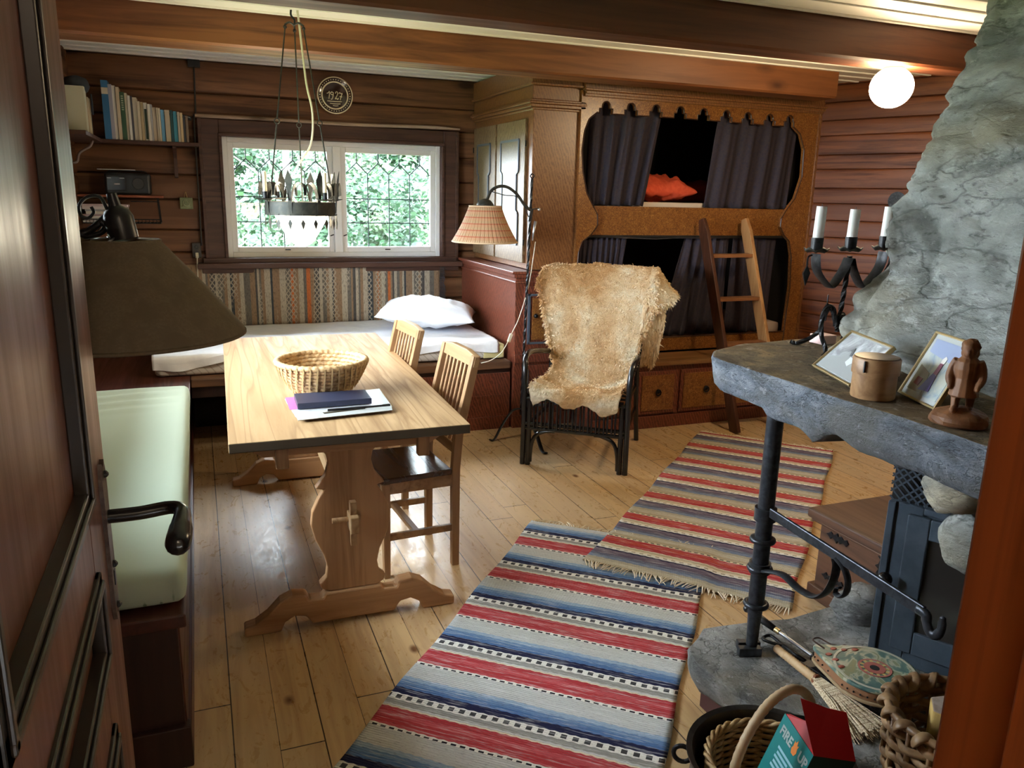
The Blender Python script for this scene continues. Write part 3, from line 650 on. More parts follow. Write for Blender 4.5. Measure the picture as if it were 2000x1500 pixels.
# ================================================================ corner cabinet
YF = 4.93
cab = thing('corner_cabinet', 'tall brown painted corner cabinet with two upper doors beside the window', 'cabinet', (2.2,5.5,0))
low = MB().box((1.99,YF+.01,.05),(2.44,6.12,1.085)).box((1.985,YF,0),(2.44,6.12,.09))
obj('lower_case', low, M['cab_low'], cab, world=True, bevel=.004)
obj('upper_case', MB().box((2.095,YF+.03,1.11),(2.44,6.12,2.44)), M['cab'], cab, world=True, bevel=.003)
led = MB().box((1.955,YF-.025,1.085),(2.45,6.12,1.105)).box((1.972,YF-.012,1.06),(2.445,6.12,1.086)).box((1.98,YF-.006,1.02),(2.442,6.12,1.035))
obj('ledge', led, M['cab_low'], cab, world=True, bevel=.005)
cor = MB()
for i, (o_, z0, z1) in enumerate(((.012,2.15,2.165),(.03,2.165,2.185),(.045,2.185,2.20),(.03,2.20,2.215),(.012,2.215,2.30),(.035,2.30,2.315),(.02,2.315,2.44))):
    cor.box((2.095-o_,YF+.03-o_,z0),(2.46,6.13,z1))
obj('cornice', cor, M['cab'], cab, world=True, bevel=.004)
def cab_door(y0, y1, z0, z1, hinge):
    X = 2.095; d = obj('door', MB().box((X-.020,y0,z0),(X,y1,z1)), M['door_cab'], cab, world=True, bevel=.003)
    a, b, c, e = y0+.10, y1-.10, z0+.12, z1-.13
    if b-a < .2: a, b = y0+.08, y1-.08
    s_ = .035; zm, zn = c+(e-c)*.30, c+(e-c)*.68
    out = [(a,c),(b,c),(b,zm),(b-s_,zm+.02),(b-s_,zn),(b,zn+.02),(b,e),(a,e),(a,zn+.02),(a+s_,zn),(a+s_,zm+.02),(a,zm)]
    m_ = MB(); 
    for i in range(len(out)):
        p, q = out[i], out[(i+1) % len(out)]; m_.bar((X-.024,p[0],p[1]),(X-.024,q[0],q[1]), .016, .012, (1,0,0))
    obj('moulding', m_, M['bluegrey'], d, world=True, bevel=.002)
    pm = MB().prism([(p[0],p[1]) for p in out], X-.024, X-.018, 'x'); obj('panel', pm, cabinet_mat('marbled_green_panel', (.17,.12,.055), (.12,.085,.04), (.26,.21,.11), 14, wave=False), d, world=True)
    hg = MB()
    for z in (z0+.14, z1-.16): hg.tube([(X-.02,hinge,z-.02),(X-.02,hinge,z+.02)], .006, 6)
    obj('hinge', hg, M['iron'], d, world=True)
cab_door(5.045,5.585,1.15,2.10,5.03); cab_door(5.615,6.10,1.15,2.10,6.105)
fd = obj('door', MB().box((2.05,YF-.006,.55),(2.41,YF+.012,1.0)), M['cab_low'], cab, world=True, bevel=.003)
obj('moulding', MB().box((2.075,YF-.014,.60),(2.095,YF-.004,.95)).box((2.365,YF-.014,.60),(2.385,YF-.004,.95)).box((2.075,YF-.014,.60),(2.385,YF-.004,.615)).box((2.075,YF-.014,.935),(2.385,YF-.004,.95)), M['bluegrey'], fd, world=True, bevel=.002)
obj('panel', MB().box((2.11,YF-.012,.63),(2.35,YF-.004,.92)), M['gold'], fd, world=True, bevel=.003)
obj('knob', MB().ball((2.13,YF-.028,.80), .016, 10, 7).tube([(2.13,YF-.006,.80),(2.13,YF-.025,.80)], .006, 8), M['iron'], fd, world=True, smooth=True)
fd2 = obj('door', MB().box((2.05,YF-.006,.12),(2.41,YF+.012,.45)), M['cab_low'], cab, world=True, bevel=.003)
obj('moulding', MB().box((2.075,YF-.014,.15),(2.095,YF-.004,.42)).box((2.075,YF-.014,.15),(2.385,YF-.004,.165)), M['bluegrey'], fd2, world=True, bevel=.002)
obj('rail', MB().box((1.985,YF-.012,.47),(2.44,YF,.53)), M['cab_low'], cab, world=True, bevel=.004)
# ================================================================ built-in bunk
bunk = thing('bunk_bed', 'built-in double bunk with marbled golden front and scalloped upper opening', 'bunk bed', (3.4,5.5,0))
def fp(x, y): v = ony(x, y, YF); return (v.x, v.z)
hole = []
for c_ in ((1159,403.6),(1146,377),(1138.5,336),(1137,292),(1142,255),(1151,232),(1167,219)): hole.append(fp(*c_))
nc = [1183.7,1232.3,1280.7,1328,1373.5,1417.7,1459.3,1502.2,1541.2]; ty = [222,225,228,231,234.5,238,241.5,245,247]
for i, (cx, yb) in enumerate(zip(nc, ty)):
    x, z = fp(cx, yb); w = .050; s_ = 1 if i < 8 else .8
    hole += [(x-w,z),(x-w,z+.032),(x-w*.62,z+.034)]+[(x-w*.6*math.cos(a*PI/8), z+.044+.034*math.sin(a*PI/8)) for a in range(9)]+[(x+w*.62,z+.034),(x+w*s_,z+.032),(x+w*s_,z)]
for c_ in ((1563,262),(1570,292),(1566,346),(1552,388),(1535,411),(1525.6,427),(1524,442.6),(1531,459.5),(1541,471),(1545,500),(1542.5,560),(1534,620),(1528,668)): hole.append(fp(*c_))
bx = fp(1150, 690)
hole += [(fp(1528,668)[0], .60), (fp(1150,690)[0], .60)]
for c_ in ((1139,620),(1131,560),(1128,515),(1130,492),(1138,471),(1153,459.5),(1161,450),(1167,440),(1167,419)): hole.append(fp(*c_))
outer = [(2.425,.50),(4.43,.50),(4.43,2.29),(2.425,2.29)]
fpn = curve_mesh([outer, hole], .014); fpn.xf(lambda v: (v.x, YF+.014+v.y, v.z))
obj('front_panel', fpn, M['gold'], bunk, world=True, bevel=.004)
edge = MB()   # thin dark painted line round the opening
hp3 = [(x, YF-.002, z) for x, z in hole]; edge.tube(hp3, .0045, 5, closed=True)
obj('edge_line', edge, mat('dark_painted_edge', (.045,.018,.010), .4), bunk, world=True)
obj('middle_rail', MB().box((2.44,YF+.035,1.345),(4.42,YF+.055,1.545)), M['gold'], bunk, world=True, bevel=.003)
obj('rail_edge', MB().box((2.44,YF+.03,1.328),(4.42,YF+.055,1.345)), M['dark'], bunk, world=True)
obj('bed_tray', MB().box((2.47,YF+.105,1.50),(4.40,YF+.14,1.578)).box((2.44,YF+.14,1.50),(4.42,6.1,1.53)), mat('cream_board', (.62,.52,.42), .6), bunk, world=True, bevel=.003)
obj('lower_tray', MB().box((2.44,YF+.03,.50),(4.42,6.1,.56)), M['bedboard'], bunk, world=True)
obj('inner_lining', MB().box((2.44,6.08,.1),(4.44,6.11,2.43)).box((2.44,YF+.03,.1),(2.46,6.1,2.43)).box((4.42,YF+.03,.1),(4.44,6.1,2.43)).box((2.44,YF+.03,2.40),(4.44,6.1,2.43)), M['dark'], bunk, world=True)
cr2 = MB().box((2.44,YF-.02,2.25),(4.45,YF+.03,2.44)).box((2.44,YF-.035,2.265),(4.46,YF,2.285)).box((2.43,YF-.045,2.285),(4.47,YF,2.30))
obj('cornice', cr2, M['cab'], bunk, world=True, bevel=.004)
obj('stile', MB().box((4.415,YF-.012,.5),(4.455,YF+.03,2.27)), M['cab'], bunk, world=True, bevel=.003)
DB_Y = 4.645
dw = thing('drawer_bench', 'low step bench with marbled drawers in front of the bunk', 'drawer unit', (3.4,4.8,0))
obj('carcass', MB().box((2.46,DB_Y+.012,.09),(4.25,YF-.02,.455)).box((2.46,DB_Y-.008,0),(4.25,YF-.02,.09)), M['cab_low'], dw, world=True, bevel=.004)
obj('bench_top', MB().box((2.455,DB_Y-.02,.455),(4.27,YF-.014,.49)), wood('ledge_wood', (.30,.155,.06), (.15,.06,.02), 'x', 20, .3, 3, .2), dw, world=True, bevel=.006)
for x0, x1 in ((2.50,2.79),(2.82,3.135),(3.165,3.60),(3.63,4.1)):
    d = obj('drawer', MB().box((x0,DB_Y-.004,.105),(x1,DB_Y+.014,.415)), M['cab_low'], dw, world=True, bevel=.004)
    obj('drawer_panel', MB().box((x0+.025,DB_Y-.010,.13),(x1-.025,DB_Y-.003,.39)), M['gold'], d, world=True, bevel=.003)
    xc = (x0+x1)/2
    ring = MB().tube([(xc+.020*math.cos(a*PI/8), DB_Y-.020, .262+.020*math.sin(a*PI/8)) for a in range(16)], .005, 6, closed=True)
    ring.lathe([(.017,0),(.015,.008),(.005,.014)], (xc,DB_Y-.010,.27), 12, (0,-1,0)); obj('pull_ring', ring, M['iron'], d, world=True, smooth=True)
obj('side_step', MB().box((4.12,4.25,.0),(4.45,4.60,.26)).box((4.1,4.23,.26),(4.47,4.61,.285)), M['bench_dark'], None, bevel=.004)
bpy.data.objects['side_step'].name = 'step_stool'
tag(bpy.data.objects['step_stool'], 'low dark wooden step box by the right log wall', 'step')
def curtain(label, zt, zb, top, bot, y, folds, amp, seed, group='bunk curtains', sag=.0):
    r = random.Random(seed); ph = r.uniform(0, 6)
    def fn(u, v):
        uu = u+.02*math.sin(u*folds*1.7+seed)
        x = (top[0]+(top[1]-top[0])*uu)*(1-v)+(bot[0]+(bot[1]-bot[0])*uu)*v
        a = amp*(.35+.65*min(1, v*3)); 
        yy = y + a*math.sin(2*PI*folds*uu+ph+.7*math.sin(uu*5+seed)) + a*.4*math.sin(2*PI*folds*2.3*uu+v*2)
        z = zt+(zb-zt)*v + sag*math.sin(PI*u)*(v)+.004*math.sin(uu*folds*6)*v
        return Vector((x, yy, z))
    mb = MB().grid(fn, int(folds*14), 16)
    o = obj('curtain', mb, M['curtain'], smooth='all', solid=.003, fix=False)
    return tag(o, label, 'curtain', group)
gx = lambda x, y=300: ony(x, y, 5.0).x
curtain('dark curtain gathered at the left of the upper bunk opening', 2.26, 1.55, (gx(1150),gx(1292)), (gx(1146),gx(1262)), 5.0, 5, .022, 1)
curtain('wide dark curtain at the right of the upper bunk opening', 2.26, 1.545, (gx(1398),gx(1556)), (gx(1380),gx(1546)), 5.0, 4.5, .016, 2)
curtain('dark pleated curtain at the left of the lower bunk, behind the armchair', 1.33, .62, (gx(1128),gx(1236)), (gx(1128),gx(1215)), 5.0, 9, .016, 3)
curtain('dark curtain pulled aside behind the ladder in the lower bunk', 1.33, .60, (gx(1352),gx(1440)), (gx(1312),gx(1440)), 5.005, 5, .018, 4)
curtain('dark curtain at the right end of the lower bunk, right of the ladder', 1.33, .60, (gx(1448),gx(1534)), (gx(1446),gx(1530)), 5.0, 4, .014, 5)
tag(obj('curtain_wire', MB().tube([(2.47,4.99,1.335),(3.1,4.99,1.318),(3.3,4.99,1.325),(4.41,4.99,1.33)], .002, 5), M['grey_metal']), 'thin wire carrying the lower bunk curtains', 'wire')
def pillow_mb(c, sx, sy, sz, rz=0, seed=0, amp=.02, tilt=0):
    mb = MB(); R = Matrix.Rotation(rz, 3, 'Z') @ Matrix.Rotation(tilt, 3, 'Y')
    def fn(side):
        def f(u, v):
            a, b = 2*u-1, 2*v-1
            e = (1-abs(a)**2.6)*(1-abs(b)**2.6); e = max(0, e)**.5
            pin = 1-.10*(abs(a)**3*(1-abs(b)) + abs(b)**3*(1-abs(a)))
            w = amp*fbm((a*1.6,b*1.6,side+seed), 1.6, seed, 4)*e + amp*.5*math.sin((a*3+b*2)*2.2+seed)*e*(1-e)
            p = Vector((a*sx*(1-.07*(1-abs(b)**2)*abs(a)), b*sy*(1-.07*(1-abs(a)**2)*abs(b)), side*sz*e*(1 if side > 0 else .5)+w)); return Vector(c)+R@p
        return f
    mb.grid(fn(1), 36, 30); mb.grid(fn(-1), 36, 30); return mb
rp = pillow_mb((3.22,5.26,1.655), .27, .20, .115, .15, 3, .04); o = weld(obj('pillow', rp, M['red'])); tag(o, 'crumpled orange-red pillow on the upper bunk', 'pillow')
rd = softbox((3.15,5.45,1.585),(4.1,5.95,1.72), .06, 16, .03, 5, 2); o = weld(obj('duvet', rd, mat('dark_red_duvet', (.36,.035,.022), .9))); tag(o, 'dark red duvet folded on the upper bunk behind the pillow', 'duvet')
o = weld(obj('mattress', softbox((2.50,5.08,.56),(4.38,6.0,.66), .03, 16, .01, 5, 1), mat('pinkish_sheet', (.62,.47,.40), .9))); tag(o, 'pale sheeted mattress in the lower bunk behind the armchair', 'mattress')
tag(obj('bunk_lamp', MB().lathe([(.0,0),(.03,0),(.045,.03),(.045,.09),(.02,.10)], (3.35,6.03,1.02), 12, (0,-1,0)), mat('dim_grey_lamp', (.10,.09,.08), .5), smooth=True), 'small unlit lamp on the back wall of the lower bunk', 'lamp')
# ================================================================ ladder
lad = thing('bunk_ladder', 'wooden ladder with one dark and one light stile leaning on the bunk', 'ladder', (3.6,4.5,0))
def stile(name, bottom, topc, m, w=.095, t=.028):
    b, t_ = Vector(bottom), Vector(topc); d = (t_-b).normalized(); side = Vector((1,0,0)); up = side.cross(d).normalized()
    if up.y > 0: up = -up
    mb = MB(); hw = w/2; L = (t_-b).length
    prof = [(-hw,0),(hw,0),(hw,L-.10),(hw*.55,L),(-hw*.55,L),(-hw,L-.07)]
    ptsl = [b+up*a+d*l for a, l in prof]; n = len(ptsl)
    mb.add([p-side*t/2 for p in ptsl]+[p+side*t/2 for p in ptsl], [tuple(range(n)), tuple(range(2*n-1,n-1,-1))]+[(i,i+n,(i+1)%n+n,(i+1)%n) for i in range(n)])
    return obj(name, mb, m, lad, world=True, bevel=.003), b, d
LB1 = onz(1436, 846); LT1 = ony(1372, 428, 4.88); LB2 = LB1+Vector((.36,-.02,0)); LT2 = ony(1455, 428, 4.88)
_, b1, d1 = stile('stile', LB1, LT1, M['ladder_dark']); o2, b2, d2 = stile('stile', LB2, LT2, M['ladder_light']); o2['label'] = 'light pine stile'
L1 = (LT1-LB1).length; L2 = (LT2-LB2).length
for f_ in (.20,.41,.62,.825): 
    p, q = b1+d1*L1*f_, b2+d2*L2*f_; obj('rung', MB().bar(p, q, .085, .024, (0,0,1)), M['rung'], lad, world=True, bevel=.002)
# ================================================================ bed platform, mattress, pillow
bed = thing('bed_platform', 'built-in wooden bed platform under the window', 'bed', (.9,5.5,0))
obj('platform', MB().box((-.092,4.955,.43),(1.975,6.12,.482)), M['bedboard'], bed, world=True, bevel=.006)
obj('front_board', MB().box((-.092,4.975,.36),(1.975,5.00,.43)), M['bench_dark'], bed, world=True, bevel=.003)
pn = MB().box((1.05,4.965,.07),(1.975,4.985,.40)).box((1.05,4.955,0),(1.975,4.985,.09)).box((1.04,4.958,.09),(1.07,4.985,.42)).box((1.05,4.962,.235),(1.975,4.97,.245))
obj('side_panel', pn, M['cab_low'], bed, world=True, bevel=.003)
obj('back_panel', MB().box((-.092,5.6,0),(1.05,5.62,.43)), M['dark'], bed, world=True)  # black sheet stands in for the shade under the open bed
mm = mat('quilted_mattress', (.55,.50,.43), .9); N_ = NT(mm); vv = N_.coord((1,1,1)); w1 = N_.n('ShaderNodeTexWave', wave_type='BANDS', bands_direction='DIAGONAL'); w1.inputs['Scale'].default_value = 7; w1.inputs['Distortion'].default_value = 1.2; w1.inputs['Detail'].default_value = 0; N_.l(vv, w1.inputs['Vector'])
N_.color(N_.ramp(w1.outputs['Fac'], [(.35, (.62,.58,.53)), (.55, (.38,.34,.29)), (.75, (.62,.58,.53))]))
mt = thing('mattress', 'single mattress with patterned side and white sheet under the window', 'mattress', (.8,5.6,.482))
mo = weld(obj('mattress_body', softbox((-.29,5.04,.484),(1.90,6.07,.60), .03, 40, .004, 6, 1), mm, mt, world=True))
obj('foam_end', MB().box((1.80,5.035,.49),(1.955,5.9,.59)), M['mustard'], mt, world=True, bevel=.01)['label'] = 'mustard yellow foam corner'
def sheet(u, v):
    x = -.30+2.21*u; 
    if v < .25: t = v/.25; y = 5.028-.004*math.sin(x*9); z = .545+.018*math.sin(x*5.1)+.012*math.sin(x*13)+(.60-.545)*t*.9; y -= .008*math.sin(x*31)*(1-t)
    elif v < .32: t = (v-.25)/.07; y = 5.028+.03*t; z = .597+.018*math.sin(t*PI/2)
    else: t = (v-.32)/.68; y = 5.058+1.02*t; z = .615
    return Vector((x, y, z+.006*fbm((x*2.2, y*2.2, 1), 2.2, 3, 4)+.010*max(0, fbm((x*1.1, y*3.5, 4), 1.5, 9, 3))))
so = obj('bed_sheet', MB().grid(sheet, 150, 60), M['sheet'], mt, world=True, smooth='all', solid=.006)
po = pillow_mb((1.56,5.62,.725), .36, .27, .125, -.35, 5, .028, .04); o = weld(obj('pillow', po, M['sheet'])); tag(o, 'plump white pillow at the head of the window bed', 'pillow')
# tapestry
def tap(side):
    def f(u, v):
        x = -.12+1.92*u; zt = 1.068-.012*abs(math.sin(x*4.2))-(.012 if u > .97 else 0)-.014*u; z = .60+(zt-.60)*v
        return Vector((x, 6.095+.012*math.sin(x*4.2+1)*v+.006*math.sin(x*11)+(.0 if side else .008)-.02*v*0, z))
    return f
tp = MB().grid(tap(0), 120, 10); to = obj('wall_rug', tp, M['tapestry'], smooth='all', solid=.008, fix=False, loc=(0,6.09,.6))
tag(to, 'striped woven wall rug hanging behind the window bed', 'wall rug')
frm = MB(); rf = random.Random(2)
for i in range(46):
    z = .62+.43*i/46; frm.tube([(1.795,6.09,z),(1.815+rf.uniform(0,.015),6.085,z-.004),(1.825+rf.uniform(-.01,.02),6.08,z-.02)], .0022, 4)
obj('fringe', frm, mat('dark_fringe', (.08,.08,.085), .9), to, world=True)
# ================================================================ bench and green cushion
bn = thing('wall_bench', 'dark red-brown wooden bench box along the left wall', 'bench', (-.4,4.1,0))
obj('seat_board', MB().box((-.705,2.085,.445),(-.095,6.11,.484)), M['bench'], bn, world=True, bevel=.005)
obj('front_panel', MB().box((-.135,2.13,.05),(-.115,6.11,.445)).box((-.125,2.11,.0),(-.105,6.11,.10)), M['bench'], bn, world=True, bevel=.003)
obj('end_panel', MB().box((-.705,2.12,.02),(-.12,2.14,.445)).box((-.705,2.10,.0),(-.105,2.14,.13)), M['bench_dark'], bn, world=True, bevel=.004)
gmz = mat('pale_green_fabric', (.42,.50,.30), .8); N_ = NT(gmz); vo = N_.n('ShaderNodeTexVoronoi'); vo.inputs['Scale'].default_value = 26; vo.inputs['Randomness'].default_value = .25; N_.l(N_.coord((1,1,.2)), vo.inputs['Vector'])
cc = N_.mix((.46,.54,.42), (.16,.24,.16), N_.ramp(vo.outputs['Distance'], [(.10, (1,1,1)), (.16, (0,0,0))])); ws = N_.noise(N_.coord((1.5,22,1)), 1.3, 2, .5, .6)
N_.color(cc); N_.bump(N_.noise(N_.coord(), 300, 2), .15, .001)
cu = softbox((-.70,2.125,.490),(-.088,4.36,.594), .035, 60, .0015, 3, 7)
def wr_(v):
    if v.z > .56 and v.y > 3.75:
        k = min(1, (v.y-3.75)*4); v.z += .006*k*math.sin(v.y*44+math.sin(v.x*7)*1.2)*(1 if v.y < 4.30 else .3)*(1 if v.x < -.2 else .5)
    return v
cu.xf(wr_); o = weld(obj('bench_cushion', cu, gmz)); tag(o, 'long pale green dotted cushion on the left wall bench', 'cushion')
# ================================================================ trestle table
tb = thing('trestle_table', 'long pale pine trestle table with carved panel ends and an end edge coloured as shaded', 'table', (.468,2.765,0), -.016)
TZ = .77
top = MB().prism([(-.415,-.105),(.435,-.105),(.475,1.93),(-.40,1.93)], TZ-.036, TZ, 'z')
o = obj('tabletop', top, [M['pine'], M['edge_shade']], tb, bevel=.004)
for p in o.data.polygons:
    if p.normal.y < -.9: p.material_index = 1
half = [(.11,.70),(.085,.672),(.078,.64),(.09,.595),(.128,.545),(.098,.538),(.118,.505),(.142,.455),(.148,.40),(.135,.345),(.105,.28),(.094,.23),(.10,.19),(.126,.165),(.118,.145),(.09,.13)]
pan = [(x, z) for x, z in half]+[(-x, z) for x, z in reversed(half)]
ft = [(-.40,0),(-.40,.036),(-.36,.045),(-.315,.075),(-.27,.122),(-.225,.142),(-.175,.135),(-.165,.112),(-.115,.112),(-.105,.13),(.105,.13),(.115,.112),(.165,.112),(.175,.135),(.225,.142),(.27,.122),(.315,.075),(.36,.045),(.40,.036),(.40,0),
      (.27,0),(.255,.035),(.22,.055),(.18,.048),(.155,.012),(-.155,.012),(-.18,.048),(-.22,.055),(-.255,.035),(-.27,0)]
for y in (0, 1.60):
    obj('end_panel', MB().prism(pan, y-.018, y+.018, 'y'), M['pine_x'], tb, bevel=.005)
    obj('foot', MB().prism(ft, y-.03, y+.03, 'y'), M['pine_foot'], tb, bevel=.007)
    obj('bearer', MB().prism([(-.34,TZ-.037),(-.34,TZ-.06),(-.30,TZ-.085),(.30,TZ-.085),(.34,TZ-.06),(.34,TZ-.037)], y-.028, y+.028, 'y'), M['pine_foot'], tb, bevel=.004)
for x in (-.24, .27): obj('peg_block', MB().box((x-.022,-.055,TZ-.125),(x+.022,-.015,TZ-.037)), M['chairwood'], tb, bevel=.005)
obj('stretcher', MB().box((-.016,-.10,.385),(.016,1.70,.45)), M['pine'], tb, bevel=.004)
obj('wedge', MB().prism([(-.075,.50),(-.045,.50),(-.05,.335),(-.064,.325)], -.012, .012, 'x').xf(lambda v: (v.x, v.y, v.z)), M['chairrail'], tb, bevel=.002)
obj('peg', MB().tube([(-.075,-.045,.425),(.03,-.045,.425)], .010, 10), M['chairrail'], tb, smooth=True)
# ---------------------------------------------------------------- things on the table
bk = thing('straw_basket', 'round coiled straw bowl basket in the middle of the pine table', 'basket', (.455,3.30,TZ))
def coil(R, z, r, n=90, st=44, ph=0):
    mb = MB(); pts = [(R*math.cos(2*PI*i/n), R*math.sin(2*PI*i/n), z) for i in range(n)]
    mb.tube(pts, [r*(1+.16*math.sin(2*PI*i*st/n+ph)) for i in range(n)], 8, closed=True); return mb
bw = MB()
straw = mat('straw_coils', (.44,.28,.12), .55); N_ = NT(straw); v_ = N_.coord((1,1,1)); N_.color(N_.ramp(N_.noise(v_, 60, 3, .6), [(.36, (.33,.19,.08)), (.5, (.50,.32,.15)), (.68, (.62,.44,.23))])); N_.bump(N_.noise(v_, 140, 2), .4, .002)
K = 9
for i in range(K):
    t = i/(K-1); R = .098+.085*t**.62; z = .011+.125*t; m_ = coil(R, z, .0098 if i < K-1 else .0125, 144, 36+i, i*1.7); bw.add(m_.v, m_.f)
obj('bowl_wall', bw, straw, bk, smooth='all')
bb = MB().lathe([(0.0,.004),(.095,.004),(.10,.012),(.0,.013)], n=32)
for R in (.08,.06,.04,.02): m_ = coil(R, .014, .009, 72, 18, R*90); bb.add(m_.v, m_.f)
obj('bowl_base', bb, straw, bk, smooth='all')
st = MB()
for i in range(1, K):
    t = (i-.5)/(K-1); R = .098+.085*t**.62; z = .011+.125*t; m = 26+i*2
    for k in range(m):
        a = 2*PI*(k+(i % 2)*.5)/m; d = Vector((math.cos(a), math.sin(a), 0)); c = Vector((0,0,z))
        st.bar(c+d*(R+.009)+Vector((0,0,-.011)), c+d*(R+.016)+Vector((0,0,.011)), .006, .003, d)
obj('stitching', st, mat('straw_stitch', (.52,.36,.17), .5), bk)['kind'] = 'stuff'
def slab(name, corners, z0, z1, m, label, cat, **kw):
    mb = MB(); n = len(corners); mb.prism([(c[0], c[1]) for c in corners], z0, z1, 'z'); return tag(obj(name, mb, m, **kw), label, cat)
cs = [onz(x,y,TZ+.003) for x,y in ((556,783),(741,762),(766,797),(578,818))]
fold = mat('clear_plastic', (.72,.75,.78), .12); NT(fold).b.inputs['Alpha'].default_value = .55
paper = mat('paper', (.80,.80,.82), .7)
cs2 = [onz(x,y,TZ+.005) for x,y in ((562,780),(737,766),(752,792),(582,812))]
slab('paper_sheaf', cs2, TZ, TZ+.007, paper, 'sheaf of papers under the plastic folder on the table', 'papers')
pf = slab('plastic_folder', cs, TZ+.0072, TZ+.0105, fold, 'clear plastic folder of papers on the table beside the basket', 'folder', bevel=.001)
stp = [onz(x,y,TZ+.01) for x,y in ((578,812),(764,792),(766,802),(582,822))]
obj('spine_strip', MB().prism([(c.x,c.y) for c in stp], TZ+.0105, TZ+.0125, 'z'), mat('grey_spine', (.42,.43,.42), .4), pf, world=True)
obj('ring_clip', MB().bar(onz(632,807,TZ+.013), onz(712,797,TZ+.013), .018, .004), mat('bronze_clip', (.14,.12,.085), .3, .6), pf, world=True, bevel=.001)
pk = [onz(x,y,TZ+.006) for x,y in ((557,779),(580,777),(590,800),(566,803))]
obj('pink_sheet', MB().prism([(c.x,c.y) for c in pk], TZ+.0107, TZ+.0113, 'z'), mat('pink_print', (.62,.12,.28), .7), pf, world=True)
nb = [onz(x,y,TZ+.035) for x,y in ((574,769),(713,761),(726,778),(581,789))]
nbo = slab('notebook', nb, TZ+.0127, TZ+.036, mat('navy_cover', (.022,.026,.055), .45), 'thick navy blue notebook lying on the plastic folder', 'notebook', bevel=.002)
pa, pb_ = onz(640,801,TZ+.02), onz(762,791,TZ+.02); 
pen = thing('pen', 'black pen lying in front of the navy notebook', 'pen', tuple(pa)); 
obj('barrel', MB().tube([pa, pb_], .0045, 10), M['black'], pen, world=True, smooth=True); obj('clip', MB().bar(pb_+Vector((-.03,0,.006)), pb_+Vector((0,0,.006)), .003, .002), M['grey_metal'], pen, world=True)
# ================================================================ dining chairs
def make_chair():
    c = thing('dining_chair', 'pine slat-back dining chair with dark seat, nearest the camera at the table', 'chair', (0,0,0), 0, 'dining chairs beside the table'); hw = .172
    for s in (-1, 1):
        lg = MB(); path = [(.172,s*hw,0),(.170,s*hw,.45),(.185,s*hw,.62),(.262,s*(hw+.0),.935)]
        for a, b in zip(path[:-1], path[1:]):
            pass
        pr_ = [(.152,0),(.150,.45),(.163,.62),(.243,.94),(.275,.935),(.200,.60),(.186,.45),(.184,0)]
        lg.prism(pr_, s*hw-.016, s*hw+.016, 'y'); obj('back_leg', lg, M['chairwood'], c, bevel=.003)
        obj('front_leg', MB().prism([(-.158,0),(-.165,.425),(-.128,.425),(-.132,0)], s*(hw+.008)-.016, s*(hw+.008)+.016, 'y'), M['chairwood'], c, bevel=.003)
        obj('side_stretcher', MB().box((-.145,s*hw-.009,.165),(.168,s*hw+.009,.195)), M['chairrail'], c, bevel=.002)
        obj('seat_rail', MB().box((-.15,s*hw-.010,.375),(.165,s*hw+.010,.428)), M['chairrail'], c, bevel=.002)
    obj('cross_stretcher', MB().box((-.02,-hw,.170),(.008,hw,.190)), M['chairrail'], c, bevel=.002)
    obj('front_rail', MB().box((-.155,-hw,.375),(-.137,hw,.428)).box((.155,-hw,.375),(.172,hw,.428)), M['seat'], c, bevel=.002)
    ol = [(.150,-.185),(-.10,-.20),(-.16,-.198),(-.19,-.17),(-.205,-.08),(-.207,0),(-.205,.08),(-.19,.17),(-.16,.198),(-.10,.20),(.150,.185)]
    obj('seat', MB().prism(ol, .428, .452, 'z'), M['seat'], c, bevel=.006, seg=3)
    def yz(z): return .180+(z-.60)*.236
    tr = MB(); R_ = [(-hw-.018, .892),(hw+.018,.892),(hw+.018,.938),(hw*.5,.952),(-hw*.5,.952),(-hw-.018,.938)]
    tr.prism(R_, -.013, .013, 'x'); tr.xf(lambda v: (v.x+yz(v.z)+.002, v.y, v.z)); obj('top_rail', tr, M['chairrail'], c, bevel=.004)
    lr = MB().box((-.010,-hw,.52),(.010,hw,.56)); lr.xf(lambda v: (v.x+yz(v.z)+.004, v.y, v.z)); obj('lower_rail', lr, M['chairrail'], c, bevel=.003)
    for i in range(7):
        y = -hw+.043*(i+1); sl = MB().bar((yz(.555)+.004,y,.555),(yz(.895)+.002,y,.895), .017, .010, (1,0,0)); obj('slat', sl, M['chairwood'], c, bevel=.002)
    pg = []
    return c
ch1 = make_chair(); ch1.location = (.792,3.222,0); ch1.rotation_euler = (0,0,.07)
dup(ch1, (.735,3.905,0), .09, 'pine slat-back dining chair with dark seat, farther one by the bed')
